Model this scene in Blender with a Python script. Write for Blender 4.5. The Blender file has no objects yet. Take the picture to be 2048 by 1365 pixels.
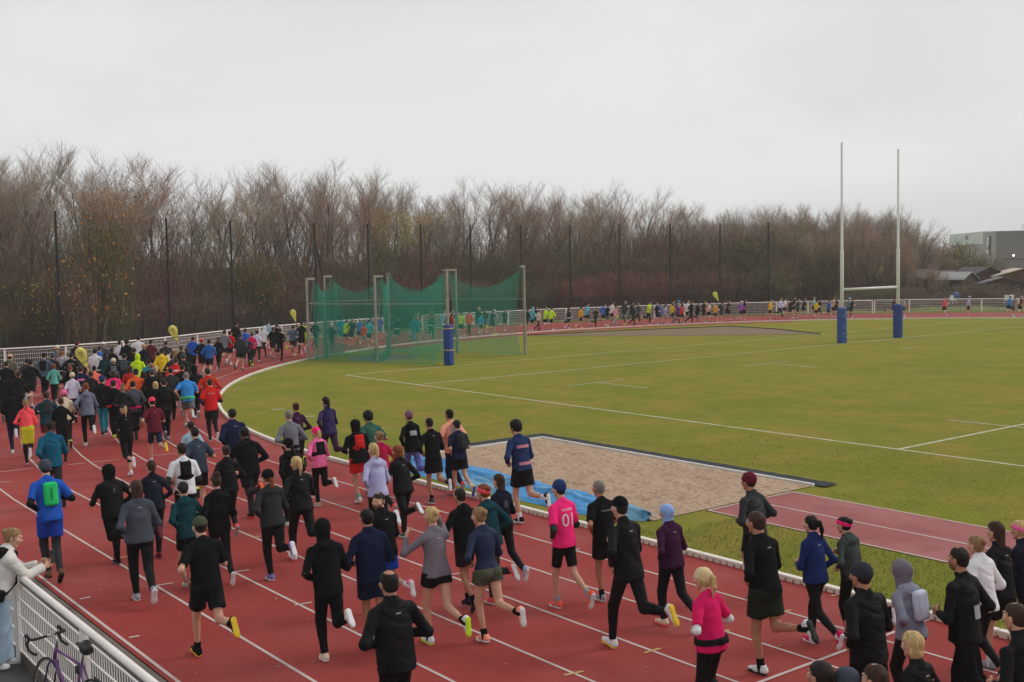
import bpy, bmesh, math, random
import numpy as np
from mathutils import Matrix, Vector
R_ = math.radians
SC = bpy.context.scene
# ------------------------------------------------------------------ camera (X runs down the home straight, -Y into the field)
CAM_H, CAM_F, PITCH, ROLL, YAW = 4.763, 2229.6, 0.06836, -0.020255, 0.65425
cd = bpy.data.cameras.new('camera'); cam = bpy.data.objects.new('camera', cd); SC.collection.objects.link(cam); SC.camera = cam
cd.sensor_width = 36.0; cd.lens = 36.0 * CAM_F / 2048.0; cd.clip_start = .3; cd.clip_end = 3000
_f = Vector((math.cos(YAW) * math.cos(PITCH), -math.sin(YAW) * math.cos(PITCH), -math.sin(PITCH)))
_r = Vector((-math.sin(YAW), -math.cos(YAW), 0)); _u = _r.cross(_f)
_r2 = _r * math.cos(ROLL) + _u * math.sin(ROLL); _u2 = -_r * math.sin(ROLL) + _u * math.cos(ROLL)
cam.matrix_world = Matrix(((_r2.x, _u2.x, -_f.x, 0), (_r2.y, _u2.y, -_f.y, 0), (_r2.z, _u2.z, -_f.z, CAM_H), (0, 0, 0, 1)))
# ------------------------------------------------------------------ overcast sky, soft sun, exposure
SUN_EL, SUN_AZ = R_(38), R_(200)
wd = bpy.data.worlds.new('World'); SC.world = wd; wd.use_nodes = True
nt = wd.node_tree; N = nt.nodes; Lk = nt.links; N.clear()
out = N.new('ShaderNodeOutputWorld'); bg = N.new('ShaderNodeBackground'); sky = N.new('ShaderNodeTexSky')
sky.sky_type = 'NISHITA'; sky.sun_disc = False; sky.sun_elevation = SUN_EL; sky.sun_rotation = SUN_AZ; sky.dust_density = 4.0
tc = N.new('ShaderNodeTexCoord'); mp = N.new('ShaderNodeMapping'); mp.inputs['Scale'].default_value = (1.1, 1.1, 3.2)
n1 = N.new('ShaderNodeTexNoise'); n1.inputs['Scale'].default_value = 1.7; n1.inputs['Detail'].default_value = 7; n1.inputs['Roughness'].default_value = .5; n1.inputs['Distortion'].default_value = .5
cr = N.new('ShaderNodeValToRGB'); cr.color_ramp.elements[0].position = .34; cr.color_ramp.elements[0].color = (6.75, 6.9, 7.0, 1); cr.color_ramp.elements[1].position = .62; cr.color_ramp.elements[1].color = (8.35, 8.42, 8.42, 1)
mx = N.new('ShaderNodeMixRGB'); mx.inputs['Fac'].default_value = .94
Lk.new(tc.outputs['Generated'], mp.inputs['Vector']); Lk.new(mp.outputs['Vector'], n1.inputs['Vector']); Lk.new(n1.outputs['Fac'], cr.inputs['Fac'])
Lk.new(sky.outputs['Color'], mx.inputs['Color1']); Lk.new(cr.outputs['Color'], mx.inputs['Color2']); Lk.new(mx.outputs['Color'], bg.inputs['Color'])
bg.inputs['Strength'].default_value = .1; Lk.new(bg.outputs['Background'], out.inputs['Surface'])
sd = bpy.data.lights.new('sun', 'SUN'); sun = bpy.data.objects.new('sun', sd); SC.collection.objects.link(sun)
sd.energy = 1.4; sd.angle = R_(22); sd.color = (1, .97, .93)
_sd = Vector((math.sin(SUN_AZ) * math.cos(SUN_EL), math.cos(SUN_AZ) * math.cos(SUN_EL), math.sin(SUN_EL)))
sun.rotation_euler = _sd.to_track_quat('Z', 'Y').to_euler(); sun.location = (0, 0, 60)
SC.view_settings.view_transform = 'Standard'; SC.view_settings.look = 'None'; SC.view_settings.exposure = 0; SC.view_settings.gamma = 1
SC.cycles.max_bounces = 5; SC.cycles.transparent_max_bounces = 24
COL = SC.collection
# ------------------------------------------------------------------ helpers
def lin(c):
    """sRGB bytes to linear"""
    return tuple((x / 255 / 12.92) if x <= 10 else ((x / 255 + .055) / 1.055) ** 2.4 for x in c[:3]) + (1.0,)
_M = {}
def mat(name, col, rough=.8, bump=0.0, bscale=60, var=0.0, vscale=6, metal=0, spec=.4, sheen=0, bdist=.01, alpha=1.0, vcol=None, stretch=None):
    key = (name, col, rough, bump, bscale, var, vscale, metal, alpha)
    if key in _M: return _M[key]
    m = bpy.data.materials.new(name); m.use_nodes = True; t = m.node_tree; b = t.nodes['Principled BSDF']
    b.inputs['Base Color'].default_value = col; b.inputs['Roughness'].default_value = rough; b.inputs['Metallic'].default_value = metal
    b.inputs['Specular IOR Level'].default_value = spec
    if sheen: b.inputs['Sheen Weight'].default_value = sheen; b.inputs['Sheen Roughness'].default_value = .5
    co = t.nodes.new('ShaderNodeTexCoord'); src = co.outputs['Object']
    if stretch:
        mm = t.nodes.new('ShaderNodeMapping'); mm.inputs['Scale'].default_value = stretch; t.links.new(src, mm.inputs['Vector']); src = mm.outputs['Vector']
    if var:
        n = t.nodes.new('ShaderNodeTexNoise'); n.inputs['Scale'].default_value = vscale; n.inputs['Detail'].default_value = 5; n.inputs['Roughness'].default_value = .65
        t.links.new(src, n.inputs['Vector'])
        r = t.nodes.new('ShaderNodeValToRGB'); r.color_ramp.elements[0].position = .32; r.color_ramp.elements[1].position = .68
        c2 = vcol or tuple(min(1, x * (1 + var)) for x in col[:3]) + (1,)
        r.color_ramp.elements[0].color = tuple(x * (1 - var) for x in col[:3]) + (1,); r.color_ramp.elements[1].color = c2
        t.links.new(n.outputs['Fac'], r.inputs['Fac']); t.links.new(r.outputs['Color'], b.inputs['Base Color'])
    if bump:
        n = t.nodes.new('ShaderNodeTexNoise'); n.inputs['Scale'].default_value = bscale; n.inputs['Detail'].default_value = 3
        t.links.new(src, n.inputs['Vector']); bp = t.nodes.new('ShaderNodeBump'); bp.inputs['Strength'].default_value = bump; bp.inputs['Distance'].default_value = bdist
        t.links.new(n.outputs['Fac'], bp.inputs['Height']); t.links.new(bp.outputs['Normal'], b.inputs['Normal'])
    if alpha < 1: b.inputs['Alpha'].default_value = alpha
    _M[key] = m; return m

def link(o, parent=None, **props):
    COL.objects.link(o)
    if parent is not None: o.parent = parent
    for k, v in props.items(): o[k] = v
    return o
def thing(name, label, cat, loc=(0, 0, 0), rz=0.0, group=None, scale=1.0):
    o = bpy.data.objects.new(name, None); o.empty_display_size = .2; o.location = loc; o.rotation_euler = (0, 0, rz); o.scale = (scale,) * 3
    COL.objects.link(o); o['label'] = label; o['category'] = cat
    if group: o['group'] = group
    return o
def part(name, me, parent=None, mats=None, M=None, label=None):
    o = bpy.data.objects.new(name, me); COL.objects.link(o)
    if parent is not None: o.parent = parent
    if mats:
        for i, m in enumerate(mats):
            if i >= len(me.materials): me.materials.append(m)
            elif me.materials[i] is None: me.materials[i] = m
            elif me.materials[i] != m: o.material_slots[i].link = 'OBJECT'; o.material_slots[i].material = m
    if M is not None: o.matrix_local = M
    if label: o['label'] = label
    return o
class MB:
    """collects simple shapes into one mesh"""
    def __init__(s): s.v = []; s.f = []; s.n = 0
    def add(s, vs, fs):
        s.v.extend([tuple(map(float, p)) for p in vs]); s.f.extend([tuple(i + s.n for i in f) for f in fs]); s.n = len(s.v); return s
    def box(s, c, h, rz=0, R=None):
        pts = [(x * h[0], y * h[1], z * h[2]) for x in (-1, 1) for y in (-1, 1) for z in (-1, 1)]
        M = R if R is not None else Matrix.Rotation(rz, 3, 'Z')
        pts = [M @ Vector(p) + Vector(c) for p in pts]
        return s.add(pts, [(0, 1, 3, 2), (4, 6, 7, 5), (0, 4, 5, 1), (2, 3, 7, 6), (0, 2, 6, 4), (1, 5, 7, 3)])
    def tube(s, pts, r, n=8, caps=True):
        pts = [Vector(p) for p in pts]; rs = r if hasattr(r, '__len__') else [r] * len(pts); vs = []
        up = Vector((0, 0, 1))
        for i, p in enumerate(pts):
            d = (pts[min(i + 1, len(pts) - 1)] - pts[max(i - 1, 0)]).normalized()
            if abs(d.z) > .97: up = Vector((1, 0, 0))
            a = d.cross(up).normalized(); b = a.cross(d).normalized()
            up = b
            for k in range(n):
                t = 2 * math.pi * k / n; vs.append(p + (a * math.cos(t) + b * math.sin(t)) * rs[i])
        fs = [(i * n + k, i * n + (k + 1) % n, (i + 1) * n + (k + 1) % n, (i + 1) * n + k) for i in range(len(pts) - 1) for k in range(n)]
        if caps: fs += [tuple(range(n))[::-1], tuple((len(pts) - 1) * n + k for k in range(n))]
        return s.add(vs, fs)
    def lathe(s, prof, c=(0, 0, 0), n=24, sx=1, sy=1):
        vs = [(c[0] + r * sx * math.cos(2 * math.pi * k / n), c[1] + r * sy * math.sin(2 * math.pi * k / n), c[2] + z) for r, z in prof for k in range(n)]
        fs = [(i * n + k, i * n + (k + 1) % n, (i + 1) * n + (k + 1) % n, (i + 1) * n + k) for i in range(len(prof) - 1) for k in range(n)]
        return s.add(vs, fs)
    def strip(s, a, b):
        n = len(a); return s.add(list(a) + list(b), [(i, i + 1, n + i + 1, n + i) for i in range(n - 1)])
    def mesh(s, name, smooth=False):
        me = bpy.data.meshes.new(name); me.from_pydata([tuple(p) for p in s.v], [], s.f)
        if smooth: me.polygons.foreach_set('use_smooth', [True] * len(me.polygons))
        me.update(); return me
    def obj(s, name, m, parent=None, smooth=False, label=None):
        return part(name, s.mesh(name, smooth), parent, m if isinstance(m, (list, tuple)) else [m], label=label)
def P3(X, Y, Z=0): return Vector((X, -Y, Z))

# ------------------------------------------------------------------ people: solid fields turned into skins
def V3(*a): return np.array(a, dtype=float)
def rotx(a): c, s = math.cos(a), math.sin(a); return np.array([[1,0,0],[0,c,-s],[0,s,c]])
def roty(a): c, s = math.cos(a), math.sin(a); return np.array([[c,0,s],[0,1,0],[-s,0,c]])
def rotz(a): c, s = math.cos(a), math.sin(a); return np.array([[c,-s,0],[s,c,0],[0,0,1]])
I3 = np.eye(3)

def cap(a, b, ra, rb, cuts=(), sub=False):
    """tapered round limb from a to b"""
    a = np.asarray(a, float); b = np.asarray(b, float)
    ab = b - a; L2 = max(ab @ ab, 1e-9)
    def f(P):
        t = np.clip(((P - a) @ ab) / L2, 0, 1)
        return np.linalg.norm(P - a - t[..., None] * ab, axis=-1) - (ra + (rb - ra) * t)
    r = max(ra, rb)
    return (f, np.minimum(a, b) - r, np.maximum(a, b) + r, cuts, sub)

def ell(c, r, R=I3, cuts=(), sub=False):
    c = np.asarray(c, float); r = np.asarray(r, float); m = r.min()
    def f(P):
        q = (P - c) @ R
        k0 = np.linalg.norm(q / r, axis=-1); k1 = np.linalg.norm(q / (r * r), axis=-1)
        return k0 * (k0 - 1.0) / np.maximum(k1, 1e-6)
    e = np.full(3, r.max())
    return (f, c - e, c + e, cuts, sub)

def ecap(a, b, ra, rb, R=I3, cuts=(), sub=False):
    """limb with an elliptic section; ra, rb = (front-back, sideways) radii"""
    a = np.asarray(a, float); b = np.asarray(b, float); la = (b - a) @ R[:, 2]
    def f(P):
        q = (P - a) @ R
        t = np.clip(q[..., 2] / la, 0, 1)
        rx = ra[0] + (rb[0] - ra[0]) * t; ry = ra[1] + (rb[1] - ra[1]) * t
        off = (a + t[..., None] * (b - a) - a) @ R
        dx = (q[..., 0] - off[..., 0]) / rx; dy = (q[..., 1] - off[..., 1]) / ry; m = np.minimum(rx, ry)
        dz = (q[..., 2] - t * la) / m
        return (np.sqrt(dx * dx + dy * dy + dz * dz) - 1) * m
    r = max(*ra, *rb)
    return (f, np.minimum(a, b) - r, np.maximum(a, b) + r, cuts, sub)

def rbox(c, h, r, R=I3, cuts=(), sub=False):
    c = np.asarray(c, float); h = np.asarray(h, float)
    def f(P):
        q = np.abs((P - c) @ R) - (h - r)
        return np.linalg.norm(np.maximum(q, 0), axis=-1) + np.minimum(q.max(-1), 0) - r
    e = np.full(3, np.linalg.norm(h))
    return (f, c - e, c + e, cuts, sub)

def field_at(prims, P, k):
    d = np.full(P.shape[:-1], 1.0)
    for f, lo, hi, cuts, sub in prims:
        v = f(P)
        for (pp, nn) in cuts: v = np.maximum(v, (P - pp) @ nn)
        if sub: d = np.maximum(d, -v)
        else:
            h = np.clip(0.5 + 0.5 * (d - v) / k, 0, 1)
            d = d * (1 - h) + v * h - k * h * (1 - h)
    return d

def skin_of(prims, vox, k=0.03):
    """surface-nets mesh of the smooth union of the given solids"""
    adds = [p for p in prims if not p[4]]
    lo = np.min([p[1] for p in adds], axis=0) - 3 * vox - k * .5
    hi = np.max([p[2] for p in adds], axis=0) + 3 * vox + k * .5
    n = np.ceil((hi - lo) / vox).astype(int) + 1
    D = np.full(tuple(n), 1.0, dtype=np.float32)
    ax = [lo[i] + np.arange(n[i]) * vox for i in range(3)]
    for f, plo, phi, cuts, sub in prims:
        m = k + 2 * vox
        s = np.maximum(np.floor((plo - m - lo) / vox).astype(int), 0)
        e = np.minimum(np.ceil((phi + m - lo) / vox).astype(int) + 1, n)
        if (e <= s).any(): continue
        P = np.stack(np.meshgrid(ax[0][s[0]:e[0]], ax[1][s[1]:e[1]], ax[2][s[2]:e[2]], indexing='ij'), -1)
        v = f(P)
        for (pp, nn) in cuts: v = np.maximum(v, (P - np.asarray(pp)) @ np.asarray(nn))
        sl = (slice(s[0], e[0]), slice(s[1], e[1]), slice(s[2], e[2]))
        d = D[sl]
        if sub: D[sl] = np.maximum(d, -v)
        else:
            h = np.clip(0.5 + 0.5 * (d - v) / k, 0, 1)
            D[sl] = d * (1 - h) + v * h - k * h * (1 - h)
    S = D < 0
    acc = np.zeros(tuple(n - 1) + (3,), np.float32); cnt = np.zeros(tuple(n - 1), np.float32)
    quads = []
    for a in range(3):
        A = [slice(None)] * 3; B = [slice(None)] * 3
        A[a] = slice(0, -1); B[a] = slice(1, None)
        da, db = D[tuple(A)], D[tuple(B)]
        cr = (S[tuple(A)] != S[tuple(B)])
        idx = np.argwhere(cr)
        if len(idx) == 0: continue
        t = (da[cr] / (da[cr] - db[cr]))
        pos = idx.astype(np.float32); pos[:, a] += t
        b, c = (a + 1) % 3, (a + 2) % 3
        ok = (idx[:, b] > 0) & (idx[:, c] > 0) & (idx[:, b] < n[b] - 1) & (idx[:, c] < n[c] - 1)
        idx, pos = idx[ok], pos[ok]; flip = S[tuple(A)][cr][ok]
        cells = []
        for (ob, oc) in ((0, 0), (1, 0), (1, 1), (0, 1)):
            ci = idx.copy(); ci[:, b] -= ob; ci[:, c] -= oc
            cells.append(ci)
            np.add.at(acc, tuple(ci.T), pos); np.add.at(cnt, tuple(ci.T), 1)
        q = np.stack([np.ravel_multi_index(tuple(ci.T), tuple(n - 1)) for ci in cells], 1)
        q[~flip] = q[~flip][:, ::-1]
        quads.append(q)
    quads = np.concatenate(quads)
    used = np.unique(quads)
    remap = np.zeros(int(np.prod(n - 1)), np.int64); remap[used] = np.arange(len(used))
    cf = cnt.reshape(-1)[used]; v = acc.reshape(-1, 3)[used] / cf[:, None]
    return v * vox + lo, remap[quads][:, ::-1]

def vnormals(v, q):
    nrm = np.cross(v[q[:, 2]] - v[q[:, 0]], v[q[:, 3]] - v[q[:, 1]])
    out = np.zeros_like(v)
    for i in range(4): np.add.at(out, q[:, i], nrm)
    return out / np.maximum(np.linalg.norm(out, axis=1), 1e-9)[:, None]

def crumple(v, q, amp, f=14.0, seed=0, ax=(1, 1, .55)):
    """cloth folds / hair strands"""
    if amp <= 0: return v
    r = np.random.RandomState(seed); n = vnormals(v, q)
    p = v * np.array(ax) * f; s = np.zeros(len(v))
    w = p + 1.3 * np.sin(p[:, [1, 2, 0]] * .7 + r.rand(3) * 6)
    for i in range(4):
        d = r.normal(size=3); d /= np.linalg.norm(d); s += np.sin(w @ d * (1 + .55 * i) + r.rand() * 6) / (1 + .4 * i)
    if f < 22 and amp > .002:   # sharp creases running across the cloth
        w2 = v * np.array([10, 10, 24.]) + 1.6 * np.sin(v[:, [2, 0, 1]] * 9 + r.rand(3) * 6)
        for i in range(3):
            d = r.normal(size=3) * np.array([.8, .8, 1]); d /= np.linalg.norm(d); s += .65 * (1 - np.abs(np.sin(w2 @ d * (.8 + .5 * i) + r.rand() * 6))) ** 3
        s -= .2
    s = np.where(s > 0, s, s * .08)
    return v + n * (amp * s)[:, None]

def merge(parts):
    """parts: (verts, quads, material index)"""
    vs, qs, mi, o = [], [], [], 0
    for v, q, m in parts:
        vs.append(v); qs.append(q + o); mi.append(np.full(len(q), m)); o += len(v)
    return np.concatenate(vs), np.concatenate(qs), np.concatenate(mi)

def mesh_np(name, v, q, mi=None, nslots=1, smooth=True):
    me = bpy.data.meshes.new(name)
    q = np.asarray(q); nq, k = q.shape
    me.vertices.add(len(v)); me.vertices.foreach_set('co', np.asarray(v, np.float32).ravel())
    me.loops.add(nq * k); me.loops.foreach_set('vertex_index', q.astype(np.int32).ravel())
    me.polygons.add(nq); me.polygons.foreach_set('loop_start', np.arange(0, nq * k, k, dtype=np.int32))
    me.polygons.foreach_set('use_smooth', np.full(nq, smooth))
    for _ in range(nslots): me.materials.append(None)
    if mi is not None: me.polygons.foreach_set('material_index', np.asarray(mi, np.int32))
    me.update(calc_edges=True); me.validate()
    return me

# ---- head, in its own frame: x towards the face, z up, about 23 cm high
def head_parts(fem):
    w = .073 if fem else .077; j = .052 if fem else .06
    P = [ell((-.014, 0, .028), (.098, w, .088)), ell((.028, 0, -.03), (.062, .058, .082)),
         cap((.05, -.014, -.096), (.05, .014, -.096), .024, .024), cap((.0, -.045, -.055), (.045, -.02, -.088), .022, .018),
         cap((.0, .045, -.055), (.045, .02, -.088), .022, .018),
         cap((.088, -.028, .026), (.088, .028, .026), .011, .011),
         cap((.09, 0, .01), (.106, 0, -.026), .008, .0125), cap((.096, -.011, -.03), (.096, .011, -.03), .008, .008),
         ell((.084, 0, -.056), (.012, .024, .012)), cap((.06, -.04, -.02), (.06, .04, -.02), .03, .03)]
    P += [ell((.096, s * .031, .006), (.012, .015, .009), sub=True) for s in (-1, 1)]
    v, q = skin_of(P, .0065, .014)
    parts = [(v, q, 0)]
    E = [ell((-.008, s * (w + .004), -.012), (.022, .009, .033), rotz(s * .35)) for s in (-1, 1)]
    v, q = skin_of(E, .006, .004); parts.append((v, q, 0))
    v, q = skin_of([ell((.081, s * .031, .006), (.012, .014, .009)) for s in (-1, 1)], .004, .002); parts.append((v, q, 1))
    v, q = skin_of([ell((.0895, s * .031, .006), (.0055, .0062, .0065)) for s in (-1, 1)], .003, .001); parts.append((v, q, 2))
    v, q = skin_of([cap((.094, s * .018, .026), (.084, s * .048, .024), .0042, .003) for s in (-1, 1)], .003, .001); parts.append((v, q, 2))
    v, q = skin_of([ell((.0925, 0, -.0515), (.006, .022, .005)), ell((.0915, 0, -.061), (.006, .018, .0055))], .0035, .002); parts.append((v, q, 3))
    return merge(parts)

def hand_parts(curl):
    """right hand: x along the fingers, y to the thumb, z the back of the hand"""
    P = [rbox((.045, 0, 0), (.05, .04, .014), .012), cap((-.03, 0, 0), (.02, 0, 0), .024, .022)]
    for i, (y, L, r) in enumerate(((.029, .072, .0088), (.010, .08, .0092), (-.010, .074, .0088), (-.029, .058, .0078))):
        p = V3(.09, y, .002); a = -.25; seg = (L * .45, L * .33, L * .25)
        for s, b in zip(seg, (curl, curl * 1.15, curl * .7)):
            a -= b; n = p + V3(math.cos(a), 0, math.sin(a)) * s
            P.append(cap(p, n, r, r * .9)); p = n
    c = min(curl, .9)
    p0 = V3(.02, .034, -.004); p1 = p0 + V3(.03, .024, -.012 - .01 * c); p2 = p1 + V3(.03, .004 - .01 * c, -.008 - .012 * c); p3 = p2 + V3(.022, -.008 - .012 * c, -.004)
    P += [cap(p0, p1, .015, .0115), cap(p1, p2, .011, .0098), cap(p2, p3, .0098, .008)]
    return skin_of(P, .0048, .005)

# ---- poses: angles in degrees (thigh forward +, knee bend, ankle), arms (swing forward +, spread, elbow, forearm in)
POSES = {
 'drive':  dict(lean=7,  L=(8, 14, 4),   R=(-12, 92, -14), aL=(-38, 32, 88, 34), aR=(10, 24, 104, 40)),
 'kick':   dict(lean=8,  L=(24, 16, 2),  R=(-26, 70, -22), aL=(-44, 36, 82, 28), aR=(16, 24, 98, 40)),
 'push':   dict(lean=9,  L=(38, 72, 6),  R=(-24, 14, -26), aL=(-48, 34, 84, 28), aR=(22, 22, 96, 38)),
 'mid':    dict(lean=6,  L=(10, 22, 8),  R=(12, 62, -10),  aL=(-26, 34, 92, 40), aR=(-16, 32, 96, 42)),
 'jog':    dict(lean=4,  L=(14, 14, 0),  R=(-16, 38, -18), aL=(-30, 24, 78, 30), aR=(-2, 22, 88, 36)),
 'walk':   dict(lean=2,  L=(14, 6, 2),   R=(-12, 16, -14), aL=(-10, 9, 38, 12),  aR=(6, 9, 44, 14)),
 'aside':  dict(lean=6,  L=(12, 20, 4),  R=(-10, 78, -14), aL=(-10, 18, 96, 26), aR=(10, 18, 104, 34), head=118),
 'armsup': dict(lean=4,  L=(16, 16, 2),  R=(-18, 60, -16), aL=(34, 46, 104, 30), aR=(96, 26, 108, 34)),
 'phone':  dict(lean=13, L=(4, 3, -1),   R=(-5, 4, -1),    aL=(38, 6, 66, 20),   aR=(40, 6, 64, 18), head=-22, nod=8),
}
for k, (dl, dr, da) in dict(drive=((4, 8, 0), (-6, -22, 6), (8, 4, -6, 0)), kick=((-8, 6, 0), (8, 24, 0), (14, -6, 8, 4)), push=((-10, -20, 0), (8, 24, 4), (12, 0, 8, 0)), mid=((8, 10, 0), (-14, -30, 0), (-14, -8, -8, 0)), jog=((-8, 8, 0), (4, 30, 0), (10, 6, 12, 0))).items():
    p = dict(POSES[k]); p['L'] = tuple(a + b for a, b in zip(p['L'], dl)); p['R'] = tuple(a + b for a, b in zip(p['R'], dr)); p['aL'] = tuple(a + b for a, b in zip(p['aL'], da)); p['aR'] = tuple(a - b * .7 for a, b in zip(p['aR'], da)); p['lean'] += 2; POSES[k + '2'] = p
HV = 0.0135
class Sk: pass
def skel(pose, fem):
    p = POSES[pose]; s = Sk(); s.fem = fem; r = math.radians
    T = roty(r(p['lean'])); s.T = T
    hw = .088 if fem else .085; sw = .158 if fem else .183
    s.legs = {}; low = 1e9
    for n, sg in (('L', 1), ('R', -1)):
        th, kn, an = (r(x) for x in p[n])
        hip = V3(0, sg * hw, 0); k = hip + .43 * V3(math.sin(th), -sg * .035, -math.cos(th))
        sh = th - kn; a = k + .42 * V3(math.sin(sh), -sg * .06, -math.cos(sh))
        fa = sh + an; F = np.stack([V3(math.cos(fa), 0, math.sin(fa)), V3(0, 1, 0), V3(-math.sin(fa), 0, math.cos(fa))], 1)
        s.legs[n] = (hip, k, a, F)
        for q in ((-.065, 0, -.075), (.17, 0, -.075)): low = min(low, (a + F @ V3(*q))[2])
    s.dz = -low; s.O = V3(0, 0, s.dz)
    for n in s.legs: h, k, a, F = s.legs[n]; s.legs[n] = (h + s.O, k + s.O, a + s.O, F)
    s.sw = sw
    A = lambda x, y, z: s.O + T @ V3(x, y, z)
    s.A = A
    s.arms = {}
    for n, sg in (('L', 1), ('R', -1)):
        al, be, el_, ga = (r(x) for x in p['a' + n])
        sh = A(0, sg * sw, .43)
        u = V3(math.sin(al) * math.cos(be), sg * math.sin(be), -math.cos(al) * math.cos(be))
        e = sh + .285 * u; b = al + el_
        f = V3(math.sin(b) * math.cos(ga), -sg * math.sin(ga), -math.cos(b) * math.cos(ga))
        w = e + .245 * f
        lat = V3(0, sg, 0.25 * sg * 0); z = lat - f * (lat @ f); z /= np.linalg.norm(z)
        y = np.cross(z, f) * (-sg)
        s.arms[n] = (sh, e, w, np.stack([f, y, z], 1), sg)
    s.head = A(.034, 0, .684) ; s.HR = rotz(r(p.get('head', 0))) @ roty(r(p['lean'] * .4 + p.get('nod', 0)))
    return s

def torso_prims(s, g, thin=1.0):
    f = s.fem; T = s.T; A = s.A
    P = [ell(A(0, 0, .03), (.102 + g, (.165 if f else .15) + g, .12 + g), T),
         ecap(A(0, 0, .08), A(0, 0, .28), ((.088 if f else .1) + g, (.122 if f else .142) + g), ((.094 if f else .112) + g, (.126 if f else .155) + g), T),
         ell(A(0, 0, .345), ((.1 if f else .116) + g, (.14 if f else .165) + g, .165 + g), T),
         cap(A(-.012, -.09, .445), A(-.012, .09, .445), .058 + g, .058 + g),
         cap(A(-.02, 0, .53), A(-.01, -.12, .455), .042 + g, .045 + g), cap(A(-.02, 0, .53), A(-.01, .12, .455), .042 + g, .045 + g)]
    for sg in (-1, 1):
        P.append(ell(A(-.045, sg * .072, -.03), (.088 + g * .7, .083 + g * .7, .088 + g * .7), T))
        P.append(cap(A(-.005, sg * .08, .445), A(0, sg * (s.sw - .005), .425), .054 + g, .049 + g * .9))
        if f: P.append(ell(A(.078, sg * .058, .33), (.052 + g, .058 + g, .055 + g), T))
    return P

def arm_prims(s, g, to=2.0, gf=None):
    P = []; gf = g if gf is None else gf
    for n in s.arms:
        sh, e, w, R, sg = s.arms[n]; k = .88 if s.fem else 1.0
        if to <= 1:
            c = sh + (e - sh) * to; u = (e - sh) / np.linalg.norm(e - sh)
            P.append(cap(sh, e, .05 * k + g, .04 * k + g * 1.25, cuts=((c, u),)))
        else:
            P.append(cap(sh, e, .05 * k + g, .038 * k + g))
            c = e + (w - e) * (to - 1); u = (w - e) / np.linalg.norm(w - e)
            P.append(cap(e, w + u * .02, .040 * k + g, .026 * k + gf, cuts=((c, u),) if to < 2.05 else ()))
    return P

def leg_prims(s, g, to=2.0, gl=None, flare=0.0):
    P = []; gl = g if gl is None else gl
    for n in s.legs:
        h, k, a, F = s.legs[n]; m = 1.0
        if to <= 1:
            c = h + (k - h) * to; u = (k - h) / np.linalg.norm(k - h)
            P.append(cap(h, k, .088 + g, .06 + g + flare, cuts=((c, u),)))
        else:
            P.append(cap(h, k, .088 + g, .056 + gl))
            c = k + (a - k) * (to - 1); u = (a - k) / np.linalg.norm(a - k); cu = ((c, u),)
            bk = np.cross(V3(0, 1, 0), u)
            P.append(cap(k, a, .052 + gl, .036 + gl + flare, cuts=cu))
            P.append(cap(k + (a - k) * .12 + bk * -.018 * (-1 if bk[0] > 0 else 1), k + (a - k) * .45 + bk * -.012 * (-1 if bk[0] > 0 else 1), .046 + gl, .042 + gl, cuts=cu))
    return P

_C = {}
def cached(key, fn):
    if key not in _C: _C[key] = fn()
    return _C[key]
def mirror(v, q):
    return v * np.array([1, -1, 1.]), q[:, ::-1]

def flipn(name):  # poses ending with '_' are the mirror images
    return name[:-1], name.endswith('_')

def pose_skel(pose, fem):
    b, m = flipn(pose) if pose.endswith('_') else (pose, False)
    return cached(('sk', b, fem), lambda: skel(b, fem)), m

def xf(parts, R, t):
    v, q, m = parts
    return v @ R.T + t, (q if np.linalg.det(R) > 0 else q[:, ::-1]), m

def body_geo(pose, fem):
    s = cached(('sk', pose, fem), lambda: skel(pose, fem))
    P = torso_prims(s, -.010) + arm_prims(s, -.005, 2.1, -.001) + leg_prims(s, -.005, 2.2)
    P.append(cap(s.A(0, 0, .47), s.head + s.HR @ V3(-.02, 0, -.05), .055 if s.fem else .062, .05 if s.fem else .057))
    v, q = skin_of(P, HV, .028)
    hp = cached(('head', fem), lambda: head_parts(fem))
    parts = [(v, q, 0)]
    hv, hq, hm = xf(hp, s.HR, s.head)
    curl = .35 if pose == 'phone' else .75
    hd = cached(('hand', curl), lambda: hand_parts(curl))
    out = [(v, q, np.zeros(len(q), int)), (hv, hq, hm)]
    for n in s.arms:
        sh, e, w, R, sg = s.arms[n]
        k = .92 if fem else 1.0
        a, b, _ = xf((hd[0] * k, hd[1], 0), R, w + R[:, 0] * .022); out.append((a, b, np.zeros(len(b), int)))
    vs, qs, ms, o = [], [], [], 0
    for a, b, c in out: vs.append(a); qs.append(b + o); ms.append(c); o += len(a)
    return np.concatenate(vs), np.concatenate(qs), np.concatenate(ms)

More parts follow.
